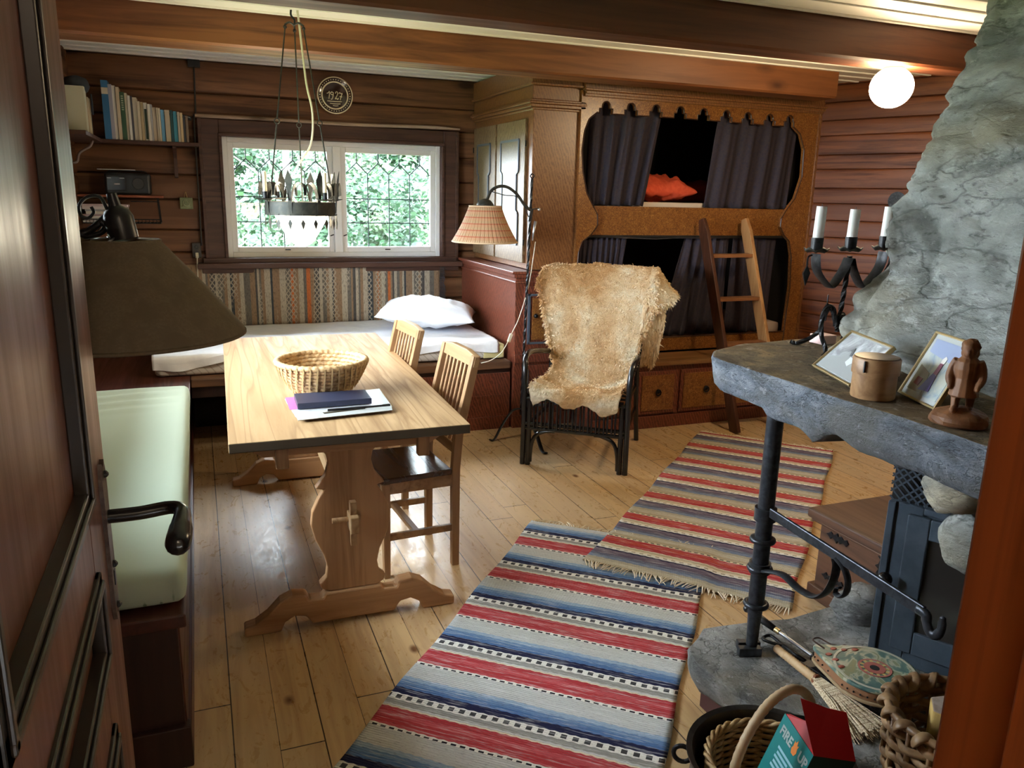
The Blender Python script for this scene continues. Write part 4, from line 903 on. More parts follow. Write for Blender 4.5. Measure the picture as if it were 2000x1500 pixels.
# ================================================================ rattan armchair
AL, AR = Vector((1.764,4.219,0)), Vector((2.278,3.833,0)); ao = (AL+AR)/2; arz = math.atan2(AR.y-AL.y, AR.x-AL.x)
ac = thing('armchair', 'black rattan armchair standing in front of the bunk', 'armchair', tuple(ao), arz)
for s in (-1, 1):
    for k, dx in enumerate((0, .034)):
        obj('front_leg', MB().tube([(s*(.315-dx),0,0),(s*(.312-dx),.004,.42 if k else .36)], .0165, 10), M['rattan'], ac, smooth=True)
    arm = smooth_path([(s*.313,.0,.34),(s*.312,-.004,.48),(s*.316,.015,.60),(s*.325,.07,.655),(s*.328,.20,.665),(s*.315,.40,.635),(s*.295,.58,.60)], 6)
    obj('arm', MB().tube(arm, .0175, 12), M['rattan'], ac, smooth=True)
    obj('back_leg', MB().tube(smooth_path([(s*.30,.72,0),(s*.29,.64,.30),(s*.29,.62,.60),(s*.33,.70,.90),(s*.30,.76,1.06)], 4), .016, 10), M['rattan'], ac, smooth=True)
    obj('side_rail', MB().tube([(s*.30,.02,.235),(s*.28,.66,.235)], .013, 8).tube([(s*.30,.02,.43),(s*.28,.62,.40)], .013, 8), M['rattan'], ac, smooth=True)
    obj('corner_brace', MB().tube(smooth_path([(s*.268,.0,.02),(s*.262,0,.12),(s*.235,0,.19),(s*.17,0,.222),(s*.12,0,.226)], 5), .012, 8), M['rattan'], ac, smooth=True)
obj('back_hoop', MB().tube(smooth_path([(-.30,.76,1.06),(-.22,.79,1.115),(0,.80,1.135),(.22,.79,1.115),(.30,.76,1.06)], 6), .016, 10), M['rattan'], ac, smooth=True)
for i, x in enumerate([-.22,-.11,0,.11,.22]): obj('back_spindle', MB().tube(smooth_path([(x,.60,.40),(x,.62,.62),(x*1.1,.71,.90),(x*1.1,.785,1.11)], 4), .009, 8), M['rattan'], ac, smooth=True)
for z in (.232,.262,.418): obj('front_rail', MB().tube([(-.30,0,z),(.30,0,z)], .0125, 10), M['rattan'], ac, smooth=True)
for i in range(11):
    x = -.235+.047*i; lp = MB()
    lp.tube(smooth_path([(x-.010,-.016,.245),(x-.010,-.018,.40),(x-.006,-.012,.435),(x,.006,.442),(x+.006,-.012,.435),(x+.010,-.018,.40),(x+.010,-.016,.245)], 3), .0062, 6)
    obj('front_loop', lp, M['rattan'], ac, smooth=True)
for i in range(7): obj('seat_slat', MB().tube([(-.27,.05+.09*i,.40),(.27,.05+.09*i,.40)], .009, 6), M['rattan'], ac, smooth=True)
# sheepskin
prof = [(-.035,.375,.255),(-.040,.42,.275),(-.02,.468,.282),(.10,.472,.275),(.30,.445,.27),(.46,.445,.262),(.555,.50,.265),(.60,.62,.285),(.635,.76,.315),(.675,.90,.36),(.715,1.02,.395),(.735,1.10,.405),(.765,1.150,.395),(.815,1.165,.38),(.855,1.12,.37),(.875,.98,.36),(.885,.82,.33),(.89,.70,.28)]
def fleece(a, t):
    q = t*(len(prof)-1); i = min(len(prof)-2, int(q)); f = q-i; f2 = f
    y = prof[i][0]*(1-f)+prof[i+1][0]*f; z = prof[i][1]*(1-f)+prof[i+1][1]*f; w = prof[i][2]*(1-f)+prof[i+1][2]*f
    w *= 1+.05*nz((t*9, a > 0, 0), 1.0, 2)+.03*nz((t*26, 3*(a > 0), 0), 1.0)
    k = abs(a)
    if a > 0 and t > .52: w += .10*min(1, (t-.52)*5)*(1 if t < .78 else 0.6)
    x = a*w
    # seat: sides rise against the arms; back: wings come forward
    if t < .38: z += .045*k**4*(1 if t > .12 else t/.12); x *= 1-.02*k
    if t < .09:
        z += (.035*(.5-.5*math.sin(a*2.4-.6))+.02*math.sin(a*7))*(1-t/.09)
    if .36 < t < .78: y -= .085*k**3*math.sin((t-.36)/.42*PI)
    if a > 0 and t > .5:
        over = max(0, x-.37); z -= over*1.15; y += over*.55; z -= .03*(over > 0)*min(1, over*20)
    if a < 0 and .62 < t < .80: over = max(0, -x-.34); z -= over*.8; y -= over*.3
    e = .014*fbm((x*5, y*5, z*5), 1.6, 4, 3)
    return Vector((x, y-(e if t > .4 else 0), z+e))
fg = MB().grid(lambda u, v: fleece(2*u-1, v), 90, 150)
fg.xf(lambda v: v+Vector((nz(v, 42), nz(v, 42, 9), nz(v, 42, 17)))*.007)
fm = mat('sheepskin_wool', (.70,.56,.37), .95, spec=.1); N_ = NT(fm); v_ = N_.coord()
N_.color(N_.mix(N_.ramp(N_.noise(v_, 3.2, 4, .6, .5), [(.38, (.46,.27,.12)), (.52, (.64,.47,.28)), (.64, (.74,.66,.50))]), (.36,.22,.10), N_.ramp(N_.noise(v_, 60, 3, .6, 1.2), [(.56, (0,0,0)), (.72, (.6,.6,.6))])))
N_.bump(N_.noise(v_, 75, 4, .65, 1.5), 1.0, .012)
sk = thing('sheepskin', 'cream sheepskin draped over the black rattan armchair', 'sheepskin', tuple(ao), arz)
obj('hide', fg, fm, sk, smooth='all', solid=.008, fix=False)
rs = random.Random(5); vs = []; fs = []
def frame(a, t):
    p = fleece(a, t); da = (fleece(min(1, a+.02), t)-fleece(max(-1, a-.02), t)); dt = (fleece(a, min(1, t+.006))-fleece(a, max(0, t-.006)))
    n = da.cross(dt)
    if n.length < 1e-9: n = Vector((0,-1,0))
    n.normalize(); return p, n, da.normalized()
NT_ = 15000
for i in range(NT_):
    if i < NT_*.78: a = rs.uniform(-1,1); t = rs.uniform(.10,1)
    else: a = rs.choice((-1,1))*rs.uniform(.95,1.0); t = rs.uniform(.30,1)
    p, n, sd = frame(a, t)
    edge = abs(a) > .94
    d = (n*rs.uniform(.3,.9)+Vector((rs.gauss(0,.6), rs.gauss(0,.6), rs.gauss(0,.6)-.35))).normalized()
    if edge: d = (d+sd*(1 if a > 0 else -1)*.8).normalized()
    L = rs.uniform(.014,.031)*(1.4 if edge else 1); s_ = d.cross(Vector((rs.uniform(-1,1),rs.uniform(-1,1),rs.uniform(-1,1)))).normalized()*rs.uniform(.0022,.0042)
    bend = (d.orthogonal().normalized()*rs.uniform(-1,1)+Vector((0,0,-.5)))*L*.5; b = len(vs)
    vs += [p-s_, p+s_, p+d*L*.5-s_*.9+bend*.35, p+d*L*.5+s_*.9+bend*.35, p+d*L*.85+bend]
    fs += [(b,b+1,b+3,b+2),(b+2,b+3,b+4)]
wm = mat('wool_locks', (.72,.60,.42), .9, spec=.1); N_ = NT(wm); v_ = N_.coord(); N_.color(N_.ramp(N_.noise(v_, 3.4, 4, .6, .5), [(.38, (.58,.36,.17)), (.52, (.74,.57,.36)), (.64, (.84,.76,.60))]))
wl_ = obj('wool', MB().add(vs, fs), wm, sk, fix=False); wl_['kind'] = 'stuff'
flap = MB().grid(lambda u, v: Vector((.30+.13*u+.04*v-.10*v*v, .70-.13*(1-u)*math.sin(PI*(.2+.6*v))+.06*v, .98-.42*v-.05*u+.015*math.sin(u*7+v*3)))+Vector((nz((u*4,v*6,0),1),nz((u*4,v*6,5),1),0))*.014, 26, 50)
obj('fold', flap, fm, sk, smooth='all', solid=.014, fix=False)
vs = []; fs = []
for i in range(2200):
    u, v = rs.random(), rs.random(); p = Vector((.30+.13*u+.04*v-.10*v*v, .70-.13*(1-u)*math.sin(PI*(.2+.6*v))+.06*v-.008, .98-.42*v-.05*u+.015*math.sin(u*7+v*3)))
    d = Vector((rs.gauss(0,.4),-.5+rs.gauss(0,.4),-.9)).normalized(); L = rs.uniform(.018,.04); s_ = Vector((rs.uniform(.002,.004),0,0)); b = len(vs)
    vs += [p-s_, p+s_, p+d*L*.5-s_*.9, p+d*L*.5+s_*.9, p+d*L+Vector((rs.uniform(-.006,.006),0,0))]; fs += [(b,b+1,b+3,b+2),(b+2,b+3,b+4)]
o = obj('fold_wool', MB().add(vs, fs), wm, sk, fix=False); o['kind'] = 'stuff'
# ================================================================ rugs
def rug(name, label, A, B, C, m, nfr, seed, z0=0.001, ripple=.002):
    """A,B: left and right corner of the origin end, C: far point of the left edge"""
    A, B, C = Vector(A), Vector(B), Vector(C); ux = (B-A).normalized(); W_ = (B-A).length; L = (C-A).length; uy = (C-A).normalized()
    r = thing(name, label, 'rug', (A.x,A.y,0), math.atan2(ux.y, ux.x)); flip = 1 if (ux.x*uy.y-ux.y*uy.x) > 0 else -1
    hf = z0 if callable(z0) else (lambda x, y: z0)
    mb = MB()
    def top(u, v): x = u*W_+.006*math.sin(v*L*9+seed)*(1 if u > .5 else -1)*abs(2*u-1)**6; y = v*L; return Vector((x, flip*y, hf(x,y)+.006+ripple*nz((x*6, y*6, seed), 1)))
    g = MB().grid(top, 44, int(L*50)); 
    return r, g, W_, L, flip, hf, ux, uy
rrr = random.Random(9)
def finish(r, g, m, W_, L, flip, hf, ends, seed):
    o = obj('weave', g, m, r, smooth='all', solid=.006, fix=True)
    for e in ends:
        f = MB(); n = int(W_/.0105)
        for i in range(n):
            x = W_*(i+.5)/n; y0 = L*e; s = 1 if e else -1; a = rrr.uniform(-.5,.5)+.5*math.sin(i*.21+seed); Lf = rrr.uniform(.035,.065); z = hf(x, y0)
            p0 = Vector((x, flip*(y0-s*.004), z+.008)); p1 = p0+Vector((a*.3*Lf, flip*s*Lf*.4, -.001+rrr.uniform(0,.006))); p2 = p0+Vector((a*Lf, flip*s*Lf, -.004))
            p2.z = max(p2.z, .003)
            f.tube(smooth_path([p0,p1,p2], 3), [.003,.003,.003,.0028,.0026,.0022,.0014], 4)
        fo = obj('fringe', f, mat('cream_fringe_%d' % len(bpy.data.materials), (.76,.68,.55), .9), r, fix=False); fo['kind'] = 'stuff'
# near rug: origin end = far end (by the chair), s runs towards the camera
uA = Vector((-.652,-.758,0)); nA = Vector((.758,-.652,0)); A0 = Vector((1.481,3.373,0)); LA = 2.55
r1, g1, W1, L1_, f1, h1, *_ = rug('woven_rug', 'long blue, red and white striped rag rug nearest the camera', A0, A0+nA*.885, A0+uA*LA, None, 0, 1)
finish(r1, g1, M['rug_near'], W1, L1_, f1, h1, (0,1), 1)
if f1 < 0: pass
uB = Vector((.736,.677,0)); nB = Vector((.677,-.736,0)); B0 = Vector((1.522,2.88,0)); LB = 2.30
def hB(x, y):
    p = B0+nB*x+uB*y; d = p-A0; s = d.dot(uA); w = d.dot(nA)
    k = max(0, min(1, (s+.05)/.08))*max(0, min(1, (w+.05)/.08))*max(0, min(1, (.935-w)/.06)); return .001+.0095*k
r2, g2, W2, L2_, f2, h2, *_ = rug('woven_rug', 'red, beige and violet striped rag rug lying towards the ladder, overlapping the nearer rug', B0, B0+nB*.887, B0+uB*LB, None, 0, 2, z0=hB)
finish(r2, g2, M['rug_far'], W2, L2_, f2, h2, (0,1), 2)
# ================================================================ stone fireplace
fpz = thing('fireplace', 'large stone corner fireplace with sloping chimney hood and thick slate mantel', 'fireplace', (2.2,1.3,0))
sil = [(1.05,1.90),(1.12,1.905),(1.19,1.93),(1.29,1.99),(1.39,2.065),(1.46,2.10),(1.55,2.12),(1.66,2.13),(1.75,2.185),(1.88,2.225),(1.95,2.27),(2.03,2.31),(2.18,2.32),(2.30,2.345),(2.46,2.36)]
def sx(z):
    for (a, b), (c, d) in zip(sil[:-1], sil[1:]):
        if z <= c: return b+(d-b)*(z-a)/(c-a)
    return sil[-1][1]
def vor(p):
    d, _ = noise.voronoi(p); return d[1]-d[0]
def chim(u, v):
    z = 1.06+(ZC+.01-1.06)*v; X = sx(z); Y0 = 1.95; L1 = 1.25; L2 = 1.47; s = u*(L1+L2)
    if s < L1: x, y, n = X+L1-s, Y0+.05, Vector((0,1,0))
    else: x, y, n = X-.02*math.sin((s-L1)*2), Y0-(s-L1), Vector((-1,0,0))
    k = (s-L1)/.09
    if -1 < k < 1:
        a = (k+1)/2*PI/2; x = X+.09-.09*math.sin(a); y = Y0+.05-.09+.09*math.cos(a)-.0; n = Vector((-math.sin(a), math.cos(a), 0))
        if k > 0: pass
    elif k >= 1: y = Y0+.05-.09-(s-L1-.09)
    p = Vector((x, y, z)); q = Vector((p.x*2.4+3, p.y*2.4, p.z*6.2))
    q += Vector((nz(p,3), nz(p,3,5), nz(p,3,9)))*.7
    e = .034*min(1, vor(q)*2.6) - .02 + .020*fbm(p, 2.6, 1, 4)+.016*fbm((p.x*2.2, p.y*2.2, p.z*15), 1, 7, 4)+.006*fbm((p.x*11, p.y*11, p.z*26), 1, 3, 4)
    fade = 1 if v > .02 else 0
    return p+n*e*fade+Vector((0,0,.01*nz(p,8,3)))
obj('chimney', MB().grid(chim, 300, 190), M['chimney'], fpz, world=True, smooth='all', fix=False)
obj('chimney_bump', MB().ball((2.40,1.86,2.44), (.10,.10,.13), 24, 16, lambda d: 1+.22*fbm(d, 2.0, 3, 3)), M['chimney'], fpz, world=True, smooth='all')
# mantel slab
def densify(pts, step):
    out = []
    for i in range(len(pts)):
        a, b = Vector((*pts[i],0)), Vector((*pts[(i+1) % len(pts)],0)); n = max(1, int((b-a).length/step))
        out += [a+(b-a)*k/n for k in range(n)]
    return out
def rock_slab(pts, z1, z0, step, amp, seed, rag=0.02, inset=.03, notch=None):
    P = densify(pts, step); c = sum(P, Vector((0,0,0)))/len(P); n = len(P); mb = MB(); vs = []; rings = [(0.0, .965), (0.0, .992), (.008, 1.0), (.10, 1.004), (.30, 1.0), (.55, .998), (.80, .992), (1.0, .975)]
    for (f, sc) in rings:
        for p in P:
            d = (p-c); out = d.normalized(); zb = z0+rag*fbm((p.x*3, p.y*3, seed), 1.5, seed, 4)
            if notch: zb += notch(p)
            z = z1+(zb-z1)*f; e = amp*fbm((p.x*6, p.y*6, z*9), 1, seed, 4)
            q = p + out*(e if f > 0 else e*.6) - out*(1-sc)*min(d.length, 1.0)
            vs.append((q.x, q.y, z+(.003*fbm((p.x*9,p.y*9,0),1,seed,2) if f == 0 else 0)))
    m = len(rings); fs = [(i*n+k, i*n+(k+1)%n, (i+1)*n+(k+1)%n, (i+1)*n+k) for i in range(m-1) for k in range(n)]
    vs.append((c.x, c.y, z1)); vs.append((c.x, c.y, z0)); 
    fs += [(m*n, (k+1)%n, k) for k in range(n)]+[(m*n+1, (m-1)*n+k, (m-1)*n+(k+1)%n) for k in range(n)]
    return mb.add(vs, fs)
sp_ = [(1.556,2.104),(1.50,2.03),(1.485,1.98),(1.495,1.65),(1.487,1.47),(1.50,1.30),(1.49,1.10),(1.50,.55),(3.1,.55),(3.1,2.16),(2.4,2.24),(2.05,2.22),(1.73,2.181)]
def ntch(p): return .024*math.exp(-((p.y-1.50)/.05)**2)*(p.x < 1.7) - .018*math.exp(-((p.y-1.58)/.04)**2)*(p.x < 1.7) + .02*(p.y > 1.8)
o = obj('mantel_slab', rock_slab(sp_, 1.12, .992, .022, .010, 2, .012, notch=ntch), [M['slab_top'], M['slab_side_cool']], fpz, world=True, smooth='all')
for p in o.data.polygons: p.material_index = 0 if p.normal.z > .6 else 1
core = MB()
def corewall(u, v):
    P = [(2.22,1.50),(2.20,1.60),(1.985,1.63),(2.06,1.45),(2.5,.56)]
    t = u*(len(P)-1); i = min(len(P)-2, int(t)); f = t-i; x = P[i][0]*(1-f)+P[i+1][0]*f; y = P[i][1]*(1-f)+P[i+1][1]*f; z = .19+.84*v
    p = Vector((x,y,z)); return p+Vector((1,1,0))*.02*fbm(p, 4, 2, 4)
core.grid(corewall, 60, 50); obj('masonry_core', core, M['chimney'], fpz, world=True, smooth='all', fix=False)
obj('masonry_back', MB().box((2.22,.55,.0),(3.1,1.50,1.05)), M['chimney'], fpz, world=True, bevel=.02)
hs = [(1.385,1.875),(1.36,1.80),(1.375,1.60),(1.40,1.45),(1.45,1.2),(1.47,.60),(2.25,.60),(2.25,1.93),(2.0,1.92),(1.81,1.91),(1.62,1.945),(1.50,1.955)]
def hn(p): return 0
o = obj('hearth_slab', rock_slab(hs, .20, .105, .03, .012, 6, .012), M['hearth'], fpz, world=True, smooth='all')
obj('hearth_base', MB().prism([(1.42,1.84),(1.43,1.2),(1.5,.62),(2.22,.62),(2.22,1.88),(1.8,1.87),(1.5,1.90)], 0, .112, 'z'), M['redbase'], fpz, world=True, bevel=.004)
def boulder(c, r, seed, name='boulder', m='boulder'):
    return obj(name, MB().ball(c, r, 26, 18, lambda d: 1+.16*fbm(d, 1.6, seed, 4)-.05*abs(d.x*d.y)), M[m], fpz, world=True, smooth='all')
boulder((2.08,1.845,.235), (.115,.085,.075), 3, 'hearth_stone', 'hearth')
boulder(ony(1852,962,1.42)+Vector((.03,0,0)), (.085,.085,.062), 1); boulder(ony(1872,1062,1.36)+Vector((.03,0,0)), (.06,.075,.082), 5, m='chimney'); boulder((2.02,1.27,.93), (.10,.12,.08), 8)
# ---------------------------------------------------------------- stove insert
S0 = Vector((1.925,1.665,.2)); sd = Vector((.45,-.893,0)).normalized(); sn = Vector((-.893,-.45,0)).normalized()
stv = thing('stove_insert', 'blue-grey steel stove insert with glass door under the stone mantel', 'stove', tuple(S0))
def sb(s0, s1, z0, z1, d0, d1): 
    mb = MB(); c = S0+sd*(s0+s1)/2+Vector((0,0,(z0+z1)/2))+sn*(d0+d1)/2; return mb.obox(c, sd*(s1-s0)/2, sn*(d1-d0)/2, Vector((0,0,(z1-z0)/2)))
def many(*a):
    mb = MB()
    for x in a: t = sb(*x); mb.add(t.v, t.f)
    return mb
obj('casing', many((0,.60,.0,.52,-.12,-.004),(0,.022,.0,.52,-.004,.010),(.028,.10,.0,.52,-.004,.004),(.10,.56,.0,.045,-.004,.004),(.10,.56,.50,.52,-.004,.006)), M['stove'], stv, world=True, bevel=.003)
sdn = obj('door', many((.062,.125,.05,.495,.0,.020),(.49,.55,.05,.495,.0,.020),(.125,.49,.05,.125,.0,.020),(.125,.49,.43,.495,.0,.020)), M['stove'], stv, world=True, bevel=.004)
obj('glass', many((.12,.50,.12,.44,.004,.010)), M['stoveglass'], sdn, world=True)
obj('knob', MB().ball(S0+sd*.03+sn*.045+Vector((0,0,.28)), .022, 14, 10), M['rattan'], sdn, world=True, smooth='all')
gr = MB(); zg0, zg1, sw = .525, .80, .50
for k in range(-14, 30):
    for sg in (1, -1):
        a, b = None, None; s0 = k*.024; L = zg1-zg0
        pa_, pb_2 = (s0, zg0), (s0+L, zg1)
        if sg < 0: pa_, pb_2 = (s0+L, zg0), (s0, zg1)
        (xa, za), (xb, zb) = pa_, pb_2
        def clip(xa, za, xb, zb, lim, hi):
            if (xa > lim) == (xb > lim): return (xa, za, xb, zb) if ((xa <= lim) if hi else (xa >= lim)) else None
            f = (lim-xa)/(xb-xa); zc = za+(zb-za)*f
            if ((xa <= lim) if hi else (xa >= lim)): return (xa, za, lim, zc)
            return (lim, zc, xb, zb)
        c_ = clip(xa, za, xb, zb, 0.0, False)
        if c_: c_ = clip(*c_, sw, True)
        if c_: gr.bar(S0+sd*c_[0]+sn*.002+Vector((0,0,c_[1])), S0+sd*c_[2]+sn*.002+Vector((0,0,c_[3])), .005, .003, sn)
obj('vent_grille', gr, M['stove'], stv, world=True)
obj('vent_back', many((0,.5,.52,.80,-.03,-.02)), M['dark'], stv, world=True)
# ---------------------------------------------------------------- iron post with crane
post = thing('mantel_post', 'wrought iron post holding up the stone mantel corner', 'post', (1.557,1.783,.2))
PX, PY = 1.557, 1.783
obj('shaft', MB().tube([(PX,PY,.23),(PX,PY,.30),(PX,PY,.40),(PX,PY,.98),(PX,PY,1.0)], [.0175,.020,.025,.025,.025], 20), M['iron_grey'], post, world=True, smooth=True)
for z in (.372,.495,.59): obj('collar', MB().tube([(PX+.031*math.cos(a*PI/12), PY+.031*math.sin(a*PI/12), z) for a in range(24)], .009, 8, closed=True), M['iron_grey'], post, world=True, smooth='all')
obj('foot', MB().obox((PX-.015,PY-.01,.215), Vector((.034,-.012,0)), Vector((.004,.012,0)), Vector((0,0,.014))).obox((PX+.005,PY+.022,.215), Vector((.034,-.012,0)), Vector((.004,.012,0)), Vector((0,0,.014))), M['iron_grey'], post, world=True, bevel=.002)
crane = thing('pot_crane', 'swinging iron pot crane with curled brace and end hook on the mantel post', 'fireplace crane', (1.557,1.783,.68))
def cx(x, y): return onx(x, y, 1.55)
obj('sleeve', MB().lathe([(.0265,.655),(.033,.655),(.033,.695),(.0265,.695)], (PX,PY,0), 20, cap=False), M['iron_grey'], crane, world=True, smooth=True)
obj('sleeve', MB().lathe([(.0265,.482),(.033,.482),(.033,.515),(.0265,.515)], (PX,PY,0), 20, cap=False), M['iron_grey'], crane, world=True, smooth=True)
a_, b_ = cx(1510,1004), cx(1806,1196)
obj('arm', MB().bar(Vector((1.55,1.755,a_.z)), b_, .010, .030, (0,0,1)), M['iron_grey'], crane, world=True, bevel=.003)
hkp = smooth_path([b_+Vector((0,.02,0)), cx(1808,1200), cx(1810,1215), cx(1815,1233), cx(1826,1241), cx(1837,1233), cx(1841,1212), cx(1841,1203)], 5)
obj('hook', MB().tube(hkp, [.013]*10+[.012]*10+[.0115]*5+[.010]*5+[.008]*3+[.006,.004,.002], 10, flat=(1,.75)), M['iron_grey'], crane, world=True, smooth='all')
brp = smooth_path([(1.55,1.755,.498), cx(1528,1122), cx(1560,1150), cx(1590,1165), cx(1612,1158), cx(1628,1132), cx(1634,1105), cx(1632,1090)], 6)
obj('brace', MB().tube(brp, .016, 8, flat=(.4,1)), M['iron_grey'], crane, world=True, smooth=True)
crl = smooth_path([cx(1634,1090), cx(1648,1108), cx(1656,1135), cx(1652,1158), cx(1641,1165), cx(1632,1158), cx(1634,1149), cx(1641,1148)], 5)
obj('curl', MB().tube(crl, [.012]*15+[.011]*10+[.009]*6+[.007]*5, 8, flat=(.5,1)), M['iron_grey'], crane, world=True, smooth=True)
# ---------------------------------------------------------------- chest
chs = thing('iron_bound_chest', 'small old wooden chest with black iron fittings behind the hearth', 'chest', (2.5,1.97,0))
obj('body', MB().box((2.30,1.62,.05),(2.73,2.30,.345)), M['chest'], chs, world=True, bevel=.004)
obj('plinth', MB().box((2.28,1.60,0),(2.75,2.32,.06)), M['chest'], chs, world=True, bevel=.006)
obj('lid', MB().box((2.262,1.58,.345),(2.76,2.345,.385)).box((2.275,1.59,.33),(2.75,2.335,.346)), M['chest'], chs, world=True, bevel=.010, seg=3)
def fitting(y, z, s_, up):
    m_ = MB(); ol = [(0,-1),(.25,-.8),(.12,-.5),(.3,-.25),(.16,0),(.42,.12),(.2,.3),(.12,.55),(.3,.72),(.12,.9),(0,1.15)]; ol = ol+[(-a, b) for a, b in reversed(ol[1:-1])]
    m_.prism([(y+a*s_, z+b*s_) if up else (y+b*s_, z+a*s_) for a, b in ol], 2.294, 2.30, 'x'); return m_
for (y, z, s_, up) in ((2.20,.30,.055,False),(2.20,.12,.055,False),(1.98,.27,.07,True),(1.76,.2,.06,False)): obj('iron_fitting', fitting(y, z, s_, up), M['iron'], chs, world=True, bevel=.001)
obj('lock_handle', MB().tube(smooth_path([(2.285,2.03,.19),(2.262,2.0,.16),(2.262,1.95,.16),(2.285,1.92,.19)], 5), .006, 8), M['iron'], chs, world=True, smooth=True)
# ================================================================ candelabra on the mantel
cdl = thing('candelabra', 'three-armed wrought iron candelabra on the stone mantel', 'candelabra', (1.92,2.0,1.12))
def cy(x, y, Y=2.0): return ony(x, y, Y)
hub = cy(1635,637)
pts = [cy(1635,648), hub, cy(1643,600), cy(1650,560), cy(1657,520), cy(1660,500)]
obj('stem', MB().tube(smooth_path(pts, 6), [.004]+[.0085]*30, 4, twist=.45), M['iron'], cdl, world=True, smooth=False)
cups = [(1594,492),(1660,490),(1726,488)]
for i, (x, y) in enumerate(cups):
    c = cy(x, y)
    if i != 1:
        sgn = -1 if i == 0 else 1; m0 = cy(1660,498)
        ym = cy((x+1660)/2, 565)
        pth = smooth_path([c+Vector((0,0,-.006)), Vector((c.x-sgn*.012, 2.0, c.z-.06)), Vector(((c.x*1.15+m0.x*.85)/2, 2.0, ym.z+.015)), Vector(((c.x*.85+m0.x*1.15)/2, 2.0, ym.z+.012)), Vector((m0.x+sgn*.022, 2.0, m0.z-.05)), Vector((m0.x+sgn*.004, 2.0, m0.z-.01))], 6)
        obj('arm', MB().tube(pth, .022, 8, flat=(.16,1)), M['iron'], cdl, world=True, smooth=True)
        lf = MB(); pz = ym.z-.03; px_ = (c.x+m0.x)/2
        lf.tube([(px_,2.0,pz+.012),(px_,2.0,pz-.012)], .002, 5); lf.prism([(px_,pz-.012),(px_+.013,pz-.035),(px_+.004,pz-.055),(px_,pz-.075),(px_-.004,pz-.055),(px_-.013,pz-.035)], 1.998, 2.002, 'y'); obj('leaf_pendant', lf, M['iron'], cdl, world=True)
        lf = MB(); pz = c.z-.012; px_ = c.x+sgn*.03
        lf.tube(smooth_path([(c.x+sgn*.015,2.0,c.z-.01),(px_,2.0,pz-.005),(px_,2.0,pz-.03)], 4), .003, 5); lf.prism([(px_,pz-.03),(px_+.014,pz-.055),(px_,pz-.095),(px_-.014,pz-.055)], 1.998, 2.002, 'y'); obj('leaf_pendant', lf, M['iron'], cdl, world=True)
    pan_ = MB(); pr2 = [(.0,0),(.012,0),(.030,.002),(.038,.008),(.039,.010),(.030,.005),(.012,.004)]
    pan_.lathe(pr2, c, 24, cap=False); pan_.xf(lambda v: (v.x, v.y, v.z+.004*math.sin(6*math.atan2(v.y-c.y, v.x-c.x))*((v-c).length > .03))); obj('drip_pan', pan_, M['copper'], cdl, world=True, smooth='all', solid=.0012)
    obj('cup', MB().lathe([(.018,.0),(.019,.045),(.0165,.045),(.0165,.01)], c, 20), M['iron'], cdl, world=True, smooth=True)
    ctop = cy((1599,1667,1737)[i], (403,409,404)[i]); hgt = ctop.z-c.z-.02
    cn = MB().tube([c+Vector((0,0,.02)), c+Vector((.002,0,.02+hgt*.5)), Vector((c.x+.004, c.y, ctop.z))], [.0165,.0165,.0162], 20)
    cd_ = tag(obj('candle', cn, M['white'], smooth=True), ('white candle on the left arm of the candelabra', 'white candle in the middle cup of the candelabra', 'white candle on the right arm of the candelabra, against the chimney')[i], 'candle', 'candles of the candelabra')
    obj('wick', MB().tube([(c.x+.004,c.y,ctop.z-.002),(c.x+.004,c.y,ctop.z+.008)], .0012, 5), M['black'], cd_, world=True)
for pl_ in ([hub+Vector((-.004,0,0)), cy(1628,605), cy(1617,598), cy(1608,615,1.98), cy(1604,650,1.96), Vector((1.86,1.93,1.135)), Vector((1.838,1.915,1.126)), Vector((1.83,1.905,1.128))],
            [hub+Vector((-.004,.004,0)), cy(1626,608,2.01), cy(1612,604,2.03), cy(1604,625,2.06), cy(1597,650,2.09), Vector((1.915,2.12,1.126)), Vector((1.90,2.14,1.13))],
            [hub+Vector((.004,0,0)), hub+Vector((.03,.02,.03)), hub+Vector((.055,.035,.03)), hub+Vector((.075,.045,-.02)), Vector((hub.x+.085,2.055,1.128))]):
    obj('leg', MB().tube(smooth_path(pl_, 6), .0078, 5, twist=.3), M['iron'], cdl, world=True)
